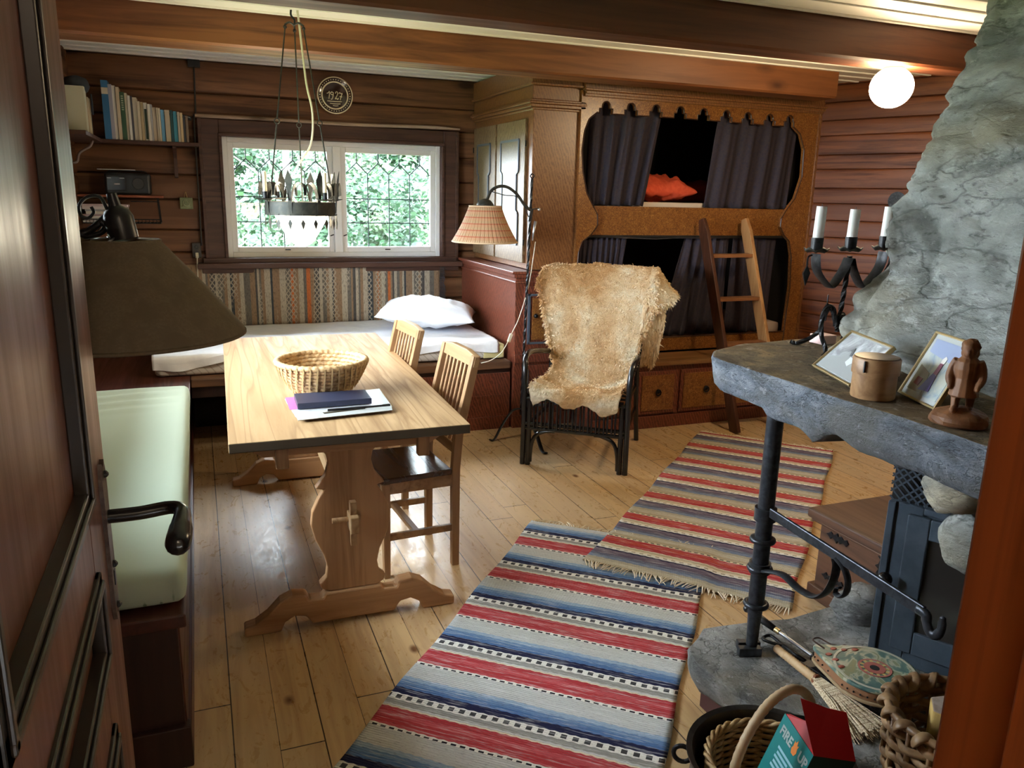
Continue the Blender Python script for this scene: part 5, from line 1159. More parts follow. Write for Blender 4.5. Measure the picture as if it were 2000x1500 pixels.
# ---------------------------------------------------------------- pictures, box, figure on the mantel
def picture(label, P0, P1, P3, seed, kind):
    P0, P1, P3 = Vector(P0), Vector(P1), Vector(P3); u = P1-P0; v = P3-P0; n = u.cross(v).normalized()
    if n.x > 0: n = -n
    t = thing('picture_frame', label, 'picture frame', tuple((P0+P1)/2))
    w, h = u.length, v.length; U, V = u/w, v/h
    def q(a, b, c, d, z0, z1): 
        mb = MB(); ce = P0+U*(a+b)/2+V*(c+d)/2+n*(z0+z1)/2; return mb.obox(ce, U*(b-a)/2, V*(d-c)/2, n*(z1-z0)/2)
    fr = MB(); e = .006
    for (a,b,c,d) in ((0,w,0,e),(0,w,h-e,h),(0,e,0,h),(w-e,w,0,h)): x = q(a,b,c,d,-.006,.006); fr.add(x.v, x.f)
    obj('frame', fr, M['brass'], t, world=True, bevel=.0015)
    mt_ = mat('picture_mount_%d' % seed, (.50,.52,.50) if kind else (.40,.42,.43), .25)
    pm = mat('faded_photo_%d' % seed, (.6,.6,.6), .25); N = NT(pm); g = N.noise(N.coord((1,1,1)), 16, 4, .6, .8)
    N.color(N.ramp(g, [(.35, (.30,.31,.32)), (.5, (.50,.52,.54)), (.65, (.72,.75,.78))]) if not kind else N.ramp(g, [(.35, (.30,.38,.48)), (.5, (.50,.54,.50)), (.65, (.62,.62,.50))]))
    obj('mount', q(e,w-e,e,h-e,-.003,.0), mt_, t, world=True); im = .012 if not kind else .018
    obj('photo', q(im,w-im,im,h-im,.0,.001), pm, t, world=True)
    def fl(name, pts, col, zz=.0015):
        mb = MB(); vs_ = [P0+U*a*w+V*b*h+n*zz for a, b in pts]; vs2 = [p+n*.0004 for p in vs_]; k = len(pts)
        mb.add(vs_+vs2, [tuple(range(k)), tuple(range(2*k-1,k-1,-1))]+[(i,i+k,(i+1)%k+k,(i+1)%k) for i in range(k)]); obj(name, mb, mat(name+'_ink_%d' % seed, col, .3), t, world=True)
    if kind:
        fl('painted_sky', [(.12,.70),(.88,.62),(.88,.90),(.12,.90)], (.30,.36,.52)); fl('painted_hill', [(.12,.12),(.5,.12),(.42,.42),(.12,.5)], (.22,.19,.12))
        fl('painted_skirt', [(.38,.16),(.64,.18),(.60,.42),(.50,.44)], (.13,.11,.28), .0022); fl('painted_bodice', [(.50,.43),(.60,.43),(.60,.60),(.52,.60)], (.28,.10,.16), .0022); fl('painted_kerchief', [(.52,.60),(.61,.60),(.62,.68),(.56,.71),(.52,.66)], (.75,.72,.66), .0022); fl('painted_calf', [(.20,.22),(.34,.20),(.36,.32),(.22,.33)], (.20,.05,.04), .0022)
    else:
        fl('printed_ridge', [(.05,.35),(.30,.42),(.42,.70),(.50,.52),(.70,.50),(.95,.30),(.95,.08),(.05,.08)], (.36,.38,.38)); fl('printed_peak', [(.36,.60),(.42,.70),(.50,.52),(.46,.50),(.42,.60)], (.13,.14,.15), .0022); fl('printed_snow', [(.50,.50),(.66,.46),(.60,.30),(.50,.36)], (.70,.74,.80), .0022)
    obj('easel_back', q(w*.4,w*.6,h*.0,h*.8,-.010,-.006), M['black'], t, world=True)
    return t
picture('small gilt-framed grey mountain picture leaning behind the round wooden box', (1.69,1.80,1.124), (1.595,1.555,1.124), (1.795,1.765,1.232), 1, 0)
picture('small gilt-framed picture of a woman in a dress beside the carved figure', (1.675,1.468,1.124), (1.61,1.302,1.124), (1.748,1.440,1.287), 2, 1)
bx_ = thing('bentwood_box', 'round lidded bentwood box in front of the grey picture', 'box', (1.578,1.462,1.122))
obj('box_body', MB().lathe([(.052,0),(.0535,.004),(.053,.07),(.0,.07)], n=48), M['turned'], bx_, smooth=True)
obj('box_lid', MB().lathe([(.0565,.062),(.057,.066),(.0568,.100),(.055,.103),(.0,.1035)], n=48), M['turned'], bx_, smooth=True)
obj('lid_top', MB().lathe([(.0545,.1035),(.053,.1055),(0,.106)], n=48), M['turned_dark'], bx_, smooth=True)
obj('lid_seam', MB().box((-.0595,-.0195,.070),(-.0545,-.0165,.098)), M['black'], bx_)
for c_ in list(bx_.children):
    pass
fig = thing('carved_figure', 'carved brown wooden figure of a boy in a jacket on a stump', 'figurine', (1.570,1.205,1.121), math.radians(-58))
obj('stump', MB().ball((0,0,.012), (.062,.050,.030), 22, 12, lambda d: 1+.12*fbm(d, 1.4, 4, 3)).xf(lambda v: (v.x, v.y, max(0, v.z))), M['carved'], fig, smooth=False)
b = MB()
b.tube(smooth_path([(-.012,-.012,.035),(-.013,-.006,.060),(-.013,.0,.085)], 3), [.008,.008,.009,.010,.011,.012,.012], 8)
b.tube(smooth_path([(.014,.012,.032),(.014,.008,.060),(.013,.004,.085)], 3), [.008,.008,.009,.010,.011,.012,.012], 8)
b.ball((-.012,-.024,.037), (.009,.019,.008), 10, 8); b.ball((.015,.0,.036), (.009,.019,.008), 10, 8)
b.lathe([(.027,.066),(.031,.068),(.027,.09),(.0225,.108),(.026,.128),(.024,.146),(.012,.158)], (0,.002,0), 14)
b.ball((0,-.002,.170), (.0155,.0165,.021), 14, 10); b.ball((0,-.018,.168), (.004,.006,.005), 8, 6); b.ball((0,.005,.178), (.0195,.019,.0185), 14, 10, lambda d: 1+.10*math.sin(d.x*14)*math.cos(d.z*9)); b.ball((0,.012,.163), (.019,.013,.018), 12, 8); b.ball((0,-.016,.160), (.006,.003,.002), 8, 5)
b.ball((-.006,-.0155,.174), .0022, 6, 5); b.ball((.006,-.0155,.174), .0022, 6, 5)
for s in (-1, 1):
    b.tube(smooth_path([(s*.020,.002,.146),(s*.0285,.004,.128),(s*.0315,-.004,.108),(s*.0275,-.014,.094)], 3), [.0115,.0115,.011,.0105,.010,.010,.0095,.009,.008,.007], 8); b.ball((s*.027,-.017,.089), (.006,.007,.008), 8, 6)
o = obj('figure_body', b, M['carved'], fig); md = o.modifiers.new('r', 'REMESH'); md.mode = 'VOXEL'; md.voxel_size = .0022
cp = MB()
for a in range(-3, 4): cp.bar((0+.021*math.sin(a*.45),-.019*math.cos(a*.45)+.002,.088),(.022*math.sin(a*.45),-.021*math.cos(a*.45)+.002,.118), .002, .002)
obj('coat_folds', cp, M['carved'], fig)
pk_ = tag(obj('paper_packet', MB().box((1.99,2.09,1.121),(2.055,2.15,1.152)), mat('pink_white_packet', (.72,.50,.48), .7), bevel=.002), 'small pale packet lying behind the candelabra legs', 'packet')
# skimmer on the right wall
wd = Vector((math.sin(RA), -math.cos(RA), 0)); wn_ = Vector((-math.cos(RA), -math.sin(RA), 0))
def onwall(x, y, off=.03):
    r_ = ray(x, y); o0 = Vector((RC[0],RC[1],0))+wn_*off; t = wn_.dot(o0-Vector((0,0,CH)))/wn_.dot(r_); return Vector((0,0,CH))+r_*t
sc0 = onwall(1752,392)
skm = thing('skimmer', 'black perforated iron skimmer hanging on the right log wall', 'skimmer', tuple(sc0))
dk = MB().lathe([(.0,0),(.060,0),(.062,.006),(.0,.008)], sc0, 24, wn_); obj('disc', dk, M['iron'], skm, world=True, smooth=True)
hl_ = MB()
for a in range(10): p_ = sc0+wn_*.0085+(wd*math.cos(a*.628)+Vector((0,0,1))*math.sin(a*.628))*.045; hl_.lathe([(0,0),(.004,0),(.004,.001),(0,.001)], p_, 8, wn_)
obj('holes', hl_, M['copper'], skm, world=True)
obj('handle', MB().bar(sc0+Vector((0,0,-.06)), sc0+Vector((0,0,-.28)), .022, .006, wn_), M['iron'], skm, world=True, bevel=.002)
# ================================================================ globe lamp
gl = ony(1741,171,3.25)
gt = thing('globe_lamp', 'glowing white globe lamp under the dark beam by the right wall', 'lamp', tuple(gl))
obj('globe', MB().ball(gl, (.105,.105,.100), 28, 18), emis('lamp_glow', (1.0,.76,.46), 48.0), gt, world=True, smooth='all')
obj('lamp_base', MB().lathe([(.05,.085),(.052,.11),(.062,.150),(.0,.150)], gl, 28), mat('brown_bakelite', (.20,.11,.07), .4), gt, world=True, smooth=True)
# ================================================================ chandelier
CX_, CY_ = .507, 4.24
chd = thing('chandelier', 'wrought iron ring chandelier with candles hanging over the table', 'chandelier', (CX_,CY_,1.5))
obj('band', MB().lathe([(.178,1.478),(.180,1.51),(.178,1.545),(.175,1.545),(.177,1.51),(.175,1.478)], (CX_,CY_,0), 64, cap=False).add([],[]), M['copper'], chd, world=True, smooth=True)
for k, a in enumerate((math.radians(207), math.radians(80), math.radians(328))):
    m_ = Vector((CX_+.178*math.cos(a), CY_+.178*math.sin(a), 1.54)); t_ = Vector((CX_+.05*math.cos(a), CY_+.05*math.sin(a), 2.37)); mid = m_.lerp(t_, .47)
    obj('rod', MB().tube([m_, mid-(t_-m_).normalized()*.012], .0035, 6).tube([mid+(t_-m_).normalized()*.012, t_], .0035, 6).tube([mid+Vector((.012*math.cos(q*PI/6), 0, .012*math.sin(q*PI/6))) for q in range(12)], .0028, 5, closed=True), M['copper'], chd, world=True)
    obj('hub_arm', MB().tube(smooth_path([(CX_,CY_,2.385),(CX_+.025*math.cos(a),CY_+.025*math.sin(a),2.395),tuple(t_+Vector((0,0,.01)))], 4), .005, 6).ball(t_, .009, 8, 6), M['copper'], chd, world=True)
obj('ceiling_hook', MB().tube(smooth_path([(CX_-.01,CY_,2.46),(CX_-.012,CY_,2.43),(CX_+.004,CY_,2.41),(CX_+.002,CY_,2.385)], 4), .005, 8), M['iron'], chd, world=True)
cpath = smooth_path([(CX_+.02,CY_+.0,2.455),(CX_+.03,CY_,2.34),(CX_+.05,CY_,2.12),(CX_+.075,CY_,1.98),(CX_+.06,CY_,1.83),(CX_-.01,CY_,1.72),(CX_-.06,CY_,1.62),(CX_-.02,CY_,1.54),(CX_,CY_,1.50)], 6)
obj('flex', MB().tube(cpath, .0052, 8), M['cord'], chd, world=True, smooth=True)
for i, a in enumerate((208, 118, 298, 28)):
    ar = math.radians(a); c = Vector((CX_+.205*math.cos(ar), CY_+.205*math.sin(ar), 1.553))
    obj('candle_pan', MB().lathe([(0,0),(.03,.0),(.048,.006),(.049,.008),(.03,.004),(0,.004)], c, 20), M['copper'], chd, world=True, smooth=True)
    obj('candle_cup', MB().lathe([(.011,.004),(.012,.04),(.010,.04),(.010,.006)], c, 12), M['iron'], chd, world=True, smooth=True)
    cc_ = tag(obj('candle', MB().tube([c+Vector((0,0,.036)), c+Vector((0,0,.135))], [.0105,.010], 14), M['candle_cream'], smooth=True), ('short cream candle on the left pan of the chandelier', 'short cream candle at the back left of the chandelier', 'short cream candle at the front of the chandelier ring', 'short cream candle at the right back of the chandelier')[i], 'candle', 'candles of the chandelier')
for k in range(8):
    a = math.radians(22+45*k); d = Vector((math.cos(a), math.sin(a), 0)); c = Vector((CX_,CY_,0))+d*.18; tn = Vector((-d.y, d.x, 0))
    lp = MB(); lp.add([c+Vector((0,0,1.49))-tn*.008, c+Vector((0,0,1.49))+tn*.008, c+d*.008+Vector((0,0,1.60))-tn*.009, c+d*.008+Vector((0,0,1.60))+tn*.009, c+d*.014+Vector((0,0,1.65))-tn*.020, c+d*.014+Vector((0,0,1.65))+tn*.020, c+d*.022+Vector((0,0,1.70))], [(0,1,3,2),(2,3,5,4),(4,5,6)])
    for s in (-1, 1):
        P_ = smooth_path([c+Vector((0,0,1.55))+tn*s*.004, c+Vector((0,0,1.61))+tn*s*.018, c+Vector((0,0,1.638))+tn*s*.045, c+Vector((0,0,1.62))+tn*s*.068, c+Vector((0,0,1.575))+tn*s*.074], 4); wd_ = Vector(d)*.013+Vector((0,0,.004))
        n0 = lp.n(); vs_ = [];
        for p in P_: vs_ += [p-wd_, p+wd_]
        lp.add(vs_, [(2*i, 2*i+1, 2*i+3, 2*i+2) for i in range(len(P_)-1)])
    obj('lily_ornament', lp, M['copper'], chd, world=True, solid=.002, fix=False)
for k in range(18):
    a = 2*PI*k/18+.1; d = Vector((math.cos(a), math.sin(a), 0)); c = Vector((CX_,CY_,1.47))+d*.18; tn = Vector((-d.y, d.x, 0)); m_ = MB()
    m_.tube([c+Vector((0,0,.016)), c+Vector((0,0,-.008))], .0016, 4); pts_ = [c+Vector((0,0,-.006)), c+tn*.012+Vector((0,0,-.028)), c+Vector((0,0,-.062)), c-tn*.012+Vector((0,0,-.028))]
    m_.add([p-d*.001 for p in pts_]+[p+d*.001 for p in pts_], [(0,1,2,3),(7,6,5,4),(0,4,5,1),(1,5,6,2),(2,6,7,3),(3,7,4,0)]); obj('drop_pendant', m_, M['copper'], chd, world=True)
obj('glass_shade', MB().lathe([(.135,1.50),(.132,1.475),(.105,1.42),(.065,1.355),(.035,1.325),(.0,1.320)], (CX_,CY_,0), 32), emis('shade_glow', (1.0,.86,.64), 14.0), chd, world=True, smooth='all')
# ================================================================ floor lamp
fx, fy = 1.985, 4.73
flp = thing('floor_lamp', 'iron floor lamp with twisted pole and woven cone shade by the cabinet', 'lamp', (fx,fy,0))
obj('pole', MB().tube([(fx-.02,fy,.16)]+[(fx-.02+.035*t/60, fy, .16+1.55*t/60) for t in range(61)], .0095, 4, twist=.55), M['iron'], flp, world=True)
fin = Vector((fx+.015,fy,1.71)); obj('finial', MB().tube(smooth_path([fin, fin+Vector((-.012,0,.012)), fin+Vector((0,0,.028)), fin+Vector((.014,0,.014)), fin+Vector((.004,0,.002))], 4), .004, 6), M['iron'], flp, world=True)
for e_ in (onz(957,862), onz(1066,888), onz(1040,838)):
    b0 = Vector((fx-.02,fy,.20)); mid = b0.lerp(e_, .30); d_ = (e_-b0).normalized()
    obj('foot', MB().tube(smooth_path([b0, Vector((mid.x,mid.y,.19)), Vector((b0.lerp(e_,.62).x, b0.lerp(e_,.62).y, .10)), Vector((b0.lerp(e_,.85).x, b0.lerp(e_,.85).y, .012)), Vector((e_.x,e_.y,.010))], 5), [.011]*15+[.010,.010,.011,.012,.013,.012], 8, flat=(.45,1.3)), M['iron'], flp, world=True, smooth=True)
g = lambda x, y: ony(x, y, fy)
obj('clamp', MB().bar(g(1038,408), g(1034,432), .022, .020, (0,1,0)).bar(g(1036,409), g(1052,407), .006, .012, (0,1,0)), M['iron_grey'], flp, world=True, bevel=.002)
obj('clamp_screw', MB().ball(g(1053,409), .010, 10, 7).tube([g(1046,432), g(1040,470)], [.011,.004], 8), M['grey_metal'], flp, world=True, smooth='all')
ap = smooth_path([g(1035,410), g(1024,400), g(1010,380), g(992,366), g(975,364), g(960,372), g(953,386), g(951,392)], 5)
obj('arm', MB().tube(ap, .0095, 10), M['copper'], flp, world=True, smooth='all')
obj('arm_cord', MB().tube(smooth_path([g(960,374), g(985,381), g(1014,387), g(1033,425), g(1034,440)], 5), .0028, 6), M['blackcord'], flp, world=True)
sc_c = g(947,440); ST, SB = g(947,403).z, g(947,472).z
dome = MB().lathe([(.056,0),(.052,.020),(.035,.040),(.012,.050),(.0,.051)], (sc_c.x, fy, ST-.004), 20); obj('shade_cap', dome, M['copper'], flp, world=True, smooth='all')
wv = mat('woven_lamp_shade', (.55,.35,.20), .7); N_ = NT(wv); tc = N_.n('ShaderNodeTexCoord'); sp = N_.n('ShaderNodeSeparateXYZ'); N_.l(tc.outputs['Object'], sp.inputs[0])
an = N_.math('ARCTAN2', N_.math('SUBTRACT', sp.outputs[1], 0), N_.math('SUBTRACT', sp.outputs[0], sc_c.x-fx)); rr_ = N_.math('FRACT', N_.math('MULTIPLY', an, 14.0)); zz = N_.math('FRACT', N_.math('MULTIPLY', sp.outputs[2], 26.0))
c = N_.mix((.47,.32,.19), (.24,.10,.055), N_.math('LESS_THAN', rr_, .22)); c = N_.mix(c, (.40,.13,.07), N_.math('LESS_THAN', zz, .20)); c = N_.mix(c, (.48,.25,.14), N_.math('MULTIPLY', N_.math('GREATER_THAN', zz, .6), .6)); N_.color(c); N_.bump(N_.math('ADD', rr_, zz), .3, .002)
def shd(u, v):
    a = 2*PI*u; r = .098+(.205-.098)*v+.002*math.sin(a*44)-.008*math.sin(v*PI); return Vector((sc_c.x+r*math.cos(a), fy+r*math.sin(a), ST+(SB-ST)*v))
obj('shade', MB().grid(shd, 220, 12, closeu=True), wv, flp, world=True, smooth='all', solid=.003, fix=False)
obj('shade_rim', MB().tube([(sc_c.x+.205*math.cos(a*PI/20), fy+.205*math.sin(a*PI/20), SB) for a in range(40)], .005, 6, closed=True).tube([(sc_c.x+.098*math.cos(a*PI/20), fy+.098*math.sin(a*PI/20), ST) for a in range(40)], .005, 6, closed=True), mat('shade_binding', (.62,.45,.30), .7), flp, world=True, smooth='all')
cdp = smooth_path([g(1046,472), g(1042,500), g(1032,560), g(1014,620), g(1000,650), ony(992,668,4.72), ony(978,690,4.70), ony(958,704,4.75), ony(940,709,4.85)], 6)
flc = thing('lamp_cord', 'thin cream cord with inline switch hanging from the floor lamp to the bed', 'cord', tuple(cdp[0]))
obj('flex', MB().tube(cdp, .003, 6), M['cord'], flc, world=True, smooth='all')
obj('switch', MB().bar(g(999,652), g(993,668), .022, .016, (0,1,0)), M['cord'], flc, world=True, bevel=.004)
# ================================================================ big wall lamp at the left
wlx, wly = -.155, 1.87
wlm = thing('wall_lamp', 'large olive brown fabric lampshade on a scrolled black iron wall arm by the door', 'lamp', (wlx,wly,1.3))
sm = speckle('olive_shade_fabric', (.125,.090,.050), (.145,.105,.060), 200, .85, .15, .001, c3=(.115,.083,.046))
obj('shade', MB().lathe([(.243,1.288),(.243,1.296),(.172,1.385),(.083,1.487),(.080,1.492),(.078,1.488),(.168,1.383),(.239,1.294)], (wlx,wly,0), 64, cap=False), sm, wlm, world=True, smooth=True)
obj('rim_binding', MB().tube([(wlx+.243*math.cos(a*PI/32), wly+.243*math.sin(a*PI/32), 1.289) for a in range(64)], .0042, 6, closed=True).tube([(wlx+.081*math.cos(a*PI/24), wly+.081*math.sin(a*PI/24), 1.489) for a in range(48)], .003, 6, closed=True), sm, wlm, world=True, smooth='all')
sp3 = MB()
for k in range(3):
    a = 2*PI*k/3+.3; sp3.tube([(wlx+.018*math.cos(a),wly+.018*math.sin(a),1.496),(wlx+.081*math.cos(a),wly+.081*math.sin(a),1.487)], .0022, 6)
sp3.tube([(wlx+.02*math.cos(a*PI/8), wly+.02*math.sin(a*PI/8), 1.496) for a in range(16)], .0025, 5, closed=True); obj('shade_spider', sp3, M['grey_metal'], wlm, world=True, smooth='all')
lean = Vector((-.18,0,1)).normalized(); s0 = Vector((wlx+.012,wly,1.487))
obj('socket', MB().lathe([(.020,0),(.029,.006),(.030,.050),(.024,.066),(.012,.074),(.010,.10),(.0,.10)], s0, 24, lean), M['black'], wlm, world=True, smooth=True)
q_ = lambda x, y: ony(x, y, wly)
tp_ = s0+lean*.10
obj('arm', MB().tube(smooth_path([tp_, q_(222,405), q_(200,430), q_(172,452), q_(140,462), Vector((-.40,wly+.02,1.44)), Vector((-.70,wly+.05,1.42))], 6), .0075, 8, flat=(1,.6)), M['iron'], wlm, world=True, smooth='all')
obj('scroll', MB().tube(smooth_path([tp_+Vector((0,0,-.004)), q_(212,412), q_(196,385), q_(172,384), q_(155,400), q_(158,420), q_(172,426), q_(183,415), q_(178,404)], 6), .007, 8, flat=(.5,1.5)), M['iron'], wlm, world=True, smooth='all')
obj('lower_scroll', MB().tube(smooth_path([q_(196,432), q_(206,442), q_(196,455), q_(170,462), q_(135,466), Vector((-.42,wly+.02,1.40)), Vector((-.68,wly+.05,1.34))], 6), .006, 8), M['iron'], wlm, world=True, smooth='all')
obj('wall_plate', MB().box((XL,wly,1.28),(XL+.012,wly+.10,1.52)), M['iron'], wlm, world=True, bevel=.003)
# ================================================================ shelves and books
sh = thing('book_shelf', 'dark wooden book shelf running round the corner left of the window', 'shelf', (-.3,6.0,1.88))
obj('shelf_board', MB().prism([(XL+.005,6.14),(.055,6.14),(.055,5.985),(-.54,5.985),(-.54,5.15),(XL+.005,5.15)], 1.878, 1.902, 'z'), M['trim_brown'], sh, world=True, bevel=.003)
obj('bracket', MB().prism([(6.14,1.878),(6.14,1.665),(6.11,1.67),(6.10,1.80),(6.01,1.862),(6.01,1.878)], -.118, -.094, 'x'), M['trim_brown'], sh, world=True, bevel=.003)
obj('bracket', MB().tube(smooth_path([(XL+.01,5.75,1.74),(XL+.05,5.75,1.745),(XL+.07,5.75,1.80),(XL+.13,5.75,1.84),(XL+.15,5.75,1.877)], 5), .008, 6), mat('dull_bracket', (.20,.15,.14), .5), sh, world=True, smooth='all')
ZS = 1.902
def bookcol(name, col, rough=.55): return mat(name, col, rough)
BK = [(675,745,265,(.035,.16,.34),'tall blue ring binder with a cream label, leftmost on the window wall shelf'),(738,775,295,(.36,.36,.44),'lavender grey folder beside the blue binder'),(770,800,305,(.78,.76,.70),'white spiral-bound book on the shelf'),(800,826,315,(.58,.49,.36),'tan book right of the spiral-bound one'),
 (830,862,350,(.035,.10,.05),'dark green book with pale spine lettering'),(862,882,358,(.68,.62,.48),'cream book right of the dark green one'),(883,903,375,(.78,.77,.73),'narrow white book in the middle of the shelf'),(903,918,378,(.07,.07,.09),'thin charcoal book between two pale books'),(918,950,388,(.62,.57,.46),'thick cream book beside the charcoal one'),
 (950,972,415,(.60,.53,.40),'beige book leaning on the thick cream one'),(973,995,420,(.42,.33,.20),'tan-brown book left of the black-labelled one'),(996,1022,425,(.74,.73,.68),'white book with a dark green spine label'),(1022,1044,435,(.70,.68,.62),'plain off-white book right of the labelled one'),(1044,1057,437,(.40,.42,.47),'thin grey-blue booklet on the shelf'),
 (1058,1085,458,(.58,.50,.38),'beige book under the left tip of the black pouch'),(1085,1100,460,(.54,.47,.36),'narrow beige book under the black pouch'),(1100,1115,463,(.68,.62,.50),'narrow cream book left of the light blue one'),(1116,1142,475,(.16,.42,.66),'light blue book under the black pouch'),(1144,1180,476,(.55,.48,.36),'wide beige book between the two blue books'),
 (1182,1201,478,(.015,.07,.08),'dark teal book under the black pouch'),(1202,1231,486,(.06,.30,.42),'teal blue book right of the dark teal one'),(1232,1250,490,(.50,.45,.36),'greyish beige book near the right end of the row'),(1251,1271,495,(.62,.47,.27),'ochre book near the right end of the row'),(1272,1289,515,(.07,.075,.09),'short dark grey book, second from the right end'),(1290,1309,517,(.20,.14,.10),'short brown book at the right end of the row')]
page = mat('book_pages', (.70,.64,.50), .8)
for i, (xa, xb, yt, col, lab) in enumerate(BK):
    YB = 5.995+.006*((i*7) % 3)
    p0, p1 = ony(xa/3.572, 80+yt/3.572, YB), ony(xb/3.572, 80+yt/3.572, YB)
    x0, x1, zt = p0.x+.001, p1.x-.001, p0.z-.004
    if i == 0: x0 = -.518; x1 = -.478
    dp = .125; lean_ = -.07 if i < 14 else -.02
    # books keep upright in the room; spine edge rounded
    x0 -= 0; tbk = thing('book' if i != 0 else 'ring_binder', lab, 'book' if i else 'binder', ((x0+x1)/2,YB,ZS), 0, 'books on the window wall shelf')
    bm_ = bookcol('cover_%d' % i, col)
    obj('cover', MB().box((x0,YB,ZS),(x0+.0022,YB+dp,zt)).box((x1-.0022,YB,ZS),(x1,YB+dp,zt)).box((x0,YB-.002,ZS),(x1,YB+.002,zt)), bm_, tbk, world=True, bevel=.0008)
    obj('pages', MB().box((x0+.0022,YB+.002,ZS+.003),(x1-.0022,YB+dp-.004,zt-.004)), page, tbk, world=True)
    if i == 0: obj('label', MB().box((x0+.001,YB-.0032,zt-.085),(x1-.001,YB-.0018,zt-.045)), mat('cream_label', (.68,.60,.46), .6), tbk, world=True)
    if i == 11: obj('label', MB().box((x0+.003,YB-.003,ZS+.01),(x1-.003,YB-.0018,zt-.04)), mat('black_green_label', (.02,.045,.025), .5), tbk, world=True)
    if i == 4:
        lt = MB()
        for k in range(7): lt.box((x0+.006,YB-.003,zt-.03-.014*k),(x1-.006,YB-.0018,zt-.022-.014*k))
        obj('spine_lettering', lt, mat('pale_green_ink', (.40,.48,.36), .6), tbk, world=True)
    if i == 2:
        lt = MB()
        for k in range(int((zt-ZS)/.009)): lt.tube([(x1-.004,YB-.006,ZS+.006+.009*k),(x1+.001,YB-.004,ZS+.008+.009*k)], .0016, 4)
        obj('spiral', lt, mat('spiral_wire', (.60,.60,.60), .4), tbk, world=True)
LB_ = [(5.62,5.645,.165,(.45,.33,.20),'narrow tan book on the left wall part of the shelf'),(5.50,5.60,.27,(.62,.64,.50),'large pale folder with a list on its spine on the left wall shelf'),(5.66,5.78,.225,(.60,.50,.32),'worn cream folder next to the pale one on the left wall shelf'),(5.80,5.815,.165,(.06,.06,.07),'thin dark book closing the left wall row')]
for i, (ya, yb, hh, col, lab) in enumerate(LB_):
    XB = XL+.15; tbk = thing('book', lab, 'book', (XB,(ya+yb)/2,ZS), 0, 'books on the left wall shelf')
    obj('cover', MB().box((XL+.02,ya,ZS),(XB,ya+.002,ZS+hh)).box((XL+.02,yb-.002,ZS),(XB,yb,ZS+hh)).box((XB-.002,ya,ZS),(XB+.002,yb,ZS+hh)), bookcol('side_cover_%d' % i, col), tbk, world=True, bevel=.0008)
    obj('pages', MB().box((XL+.03,ya+.002,ZS+.003),(XB-.002,yb-.002,ZS+hh-.004)), page, tbk, world=True)
cp_ = MB().ball((XL+.10,5.62,2.185), (.075,.10,.055), 20, 12, lambda d: 1+.10*fbm(d, 2, 3, 3)*(1 if d.z > -.2 else .4)).box((XL+.165,5.70,2.03),(XL+.172,5.74,2.15))
tag(obj('cloth_cap', cp_, mat('dark_cloth', (.035,.045,.06), .9), smooth='all'), 'dark cloth cap lying on the folders at the left wall', 'cap')
pz = [ony(1055/3.572, 80+412/3.572, 6.03), ony(1333/3.572, 80+470/3.572, 6.03)]
pch = MB().tube([Vector((pz[0].x, 6.03, pz[0].z-.012)), Vector(((pz[0].x+pz[1].x)/2, 6.03, (pz[0].z+pz[1].z)/2-.006)), Vector((pz[1].x, 6.03, pz[1].z-.014))], [.013,.017,.015], 10, flat=(1,2.6)) 
pct = tag(obj('zip_pouch', MB().obox(((pz[0].x+pz[1].x)/2, 6.045, 2.085), Vector(((pz[1].x-pz[0].x)/2,0,-.024)), Vector((0,.035,0)), Vector((.002,0,.012))), M['black'], bevel=.008, seg=3), 'black zip pouch lying across the top of the books', 'pouch')
obj('zip', MB().tube([Vector((pz[0].x+.01, 6.008, 2.112)), Vector((pz[1].x-.01, 6.008, 2.066))], .002, 5), M['grey_metal'], pct, world=True)
s2h = tag(obj('radio_shelf', MB().box((XL+.004,5.965,1.530),(-.195,6.14,1.545)), wood('red_shelf_wood', (.30,.085,.035), (.18,.045,.02), 'x', 20, .4, 0, .2), bevel=.003), 'thin red-brown wall shelf under the radio', 'shelf')
rd_ = thing('radio', 'small black portable radio with a closed lid on the lower shelf', 'radio', (-.41,6.04,1.545))
rb = MB().box((-.548,5.975,1.548),(-.268,6.105,1.690)); obj('radio_body', rb, M['black'], rd_, world=True, bevel=.018, seg=4)
obj('cassette_door', MB().box((-.535,5.969,1.575),(-.42,5.976,1.665)), mat('glossy_black', (.02,.02,.022), .15), rd_, world=True, bevel=.003)
obj('dial', MB().box((-.53,5.9675,1.652),(-.505,5.9695,1.656)).box((-.455,5.9675,1.652),(-.425,5.9695,1.656)).box((-.49,5.9675,1.612),(-.455,5.9695,1.620)), mat('radio_marks', (.55,.57,.58), .4), rd_, world=True)
obj('speaker', MB().lathe([(.038,0),(.036,.003),(0,.003)], (-.345,5.976,1.62), 24, (0,-1,0)), mat('speaker_black', (.03,.03,.032), .6), rd_, world=True, smooth=True)
obj('handle', MB().tube(smooth_path([(-.53,6.04,1.688),(-.50,6.04,1.702),(-.32,6.04,1.702),(-.29,6.04,1.688)], 5), .005, 6), M['black'], rd_, world=True, smooth='all')
tag(obj('paper_sheet', MB().box((-.585,5.98,1.7075),(-.36,6.08,1.7105)), paper), 'loose sheet of paper lying on top of the radio', 'paper')
rk = thing('magazine_rack', 'dark wire rack under the radio shelf', 'rack', (-.4,6.05,1.34))
wr2 = MB()
for (a, b) in (((-.70,5.97,1.36),(-.225,5.97,1.36)),((-.70,6.13,1.36),(-.225,6.13,1.36)),((-.225,5.97,1.36),(-.225,6.13,1.36)),((-.225,5.97,1.36),(-.235,5.97,1.53)),((-.225,6.13,1.36),(-.235,6.13,1.53)),((-.70,5.97,1.385),(-.225,5.97,1.385)),((-.40,5.97,1.505),(-.235,5.97,1.505))): wr2.tube([a,b], .0035, 6)
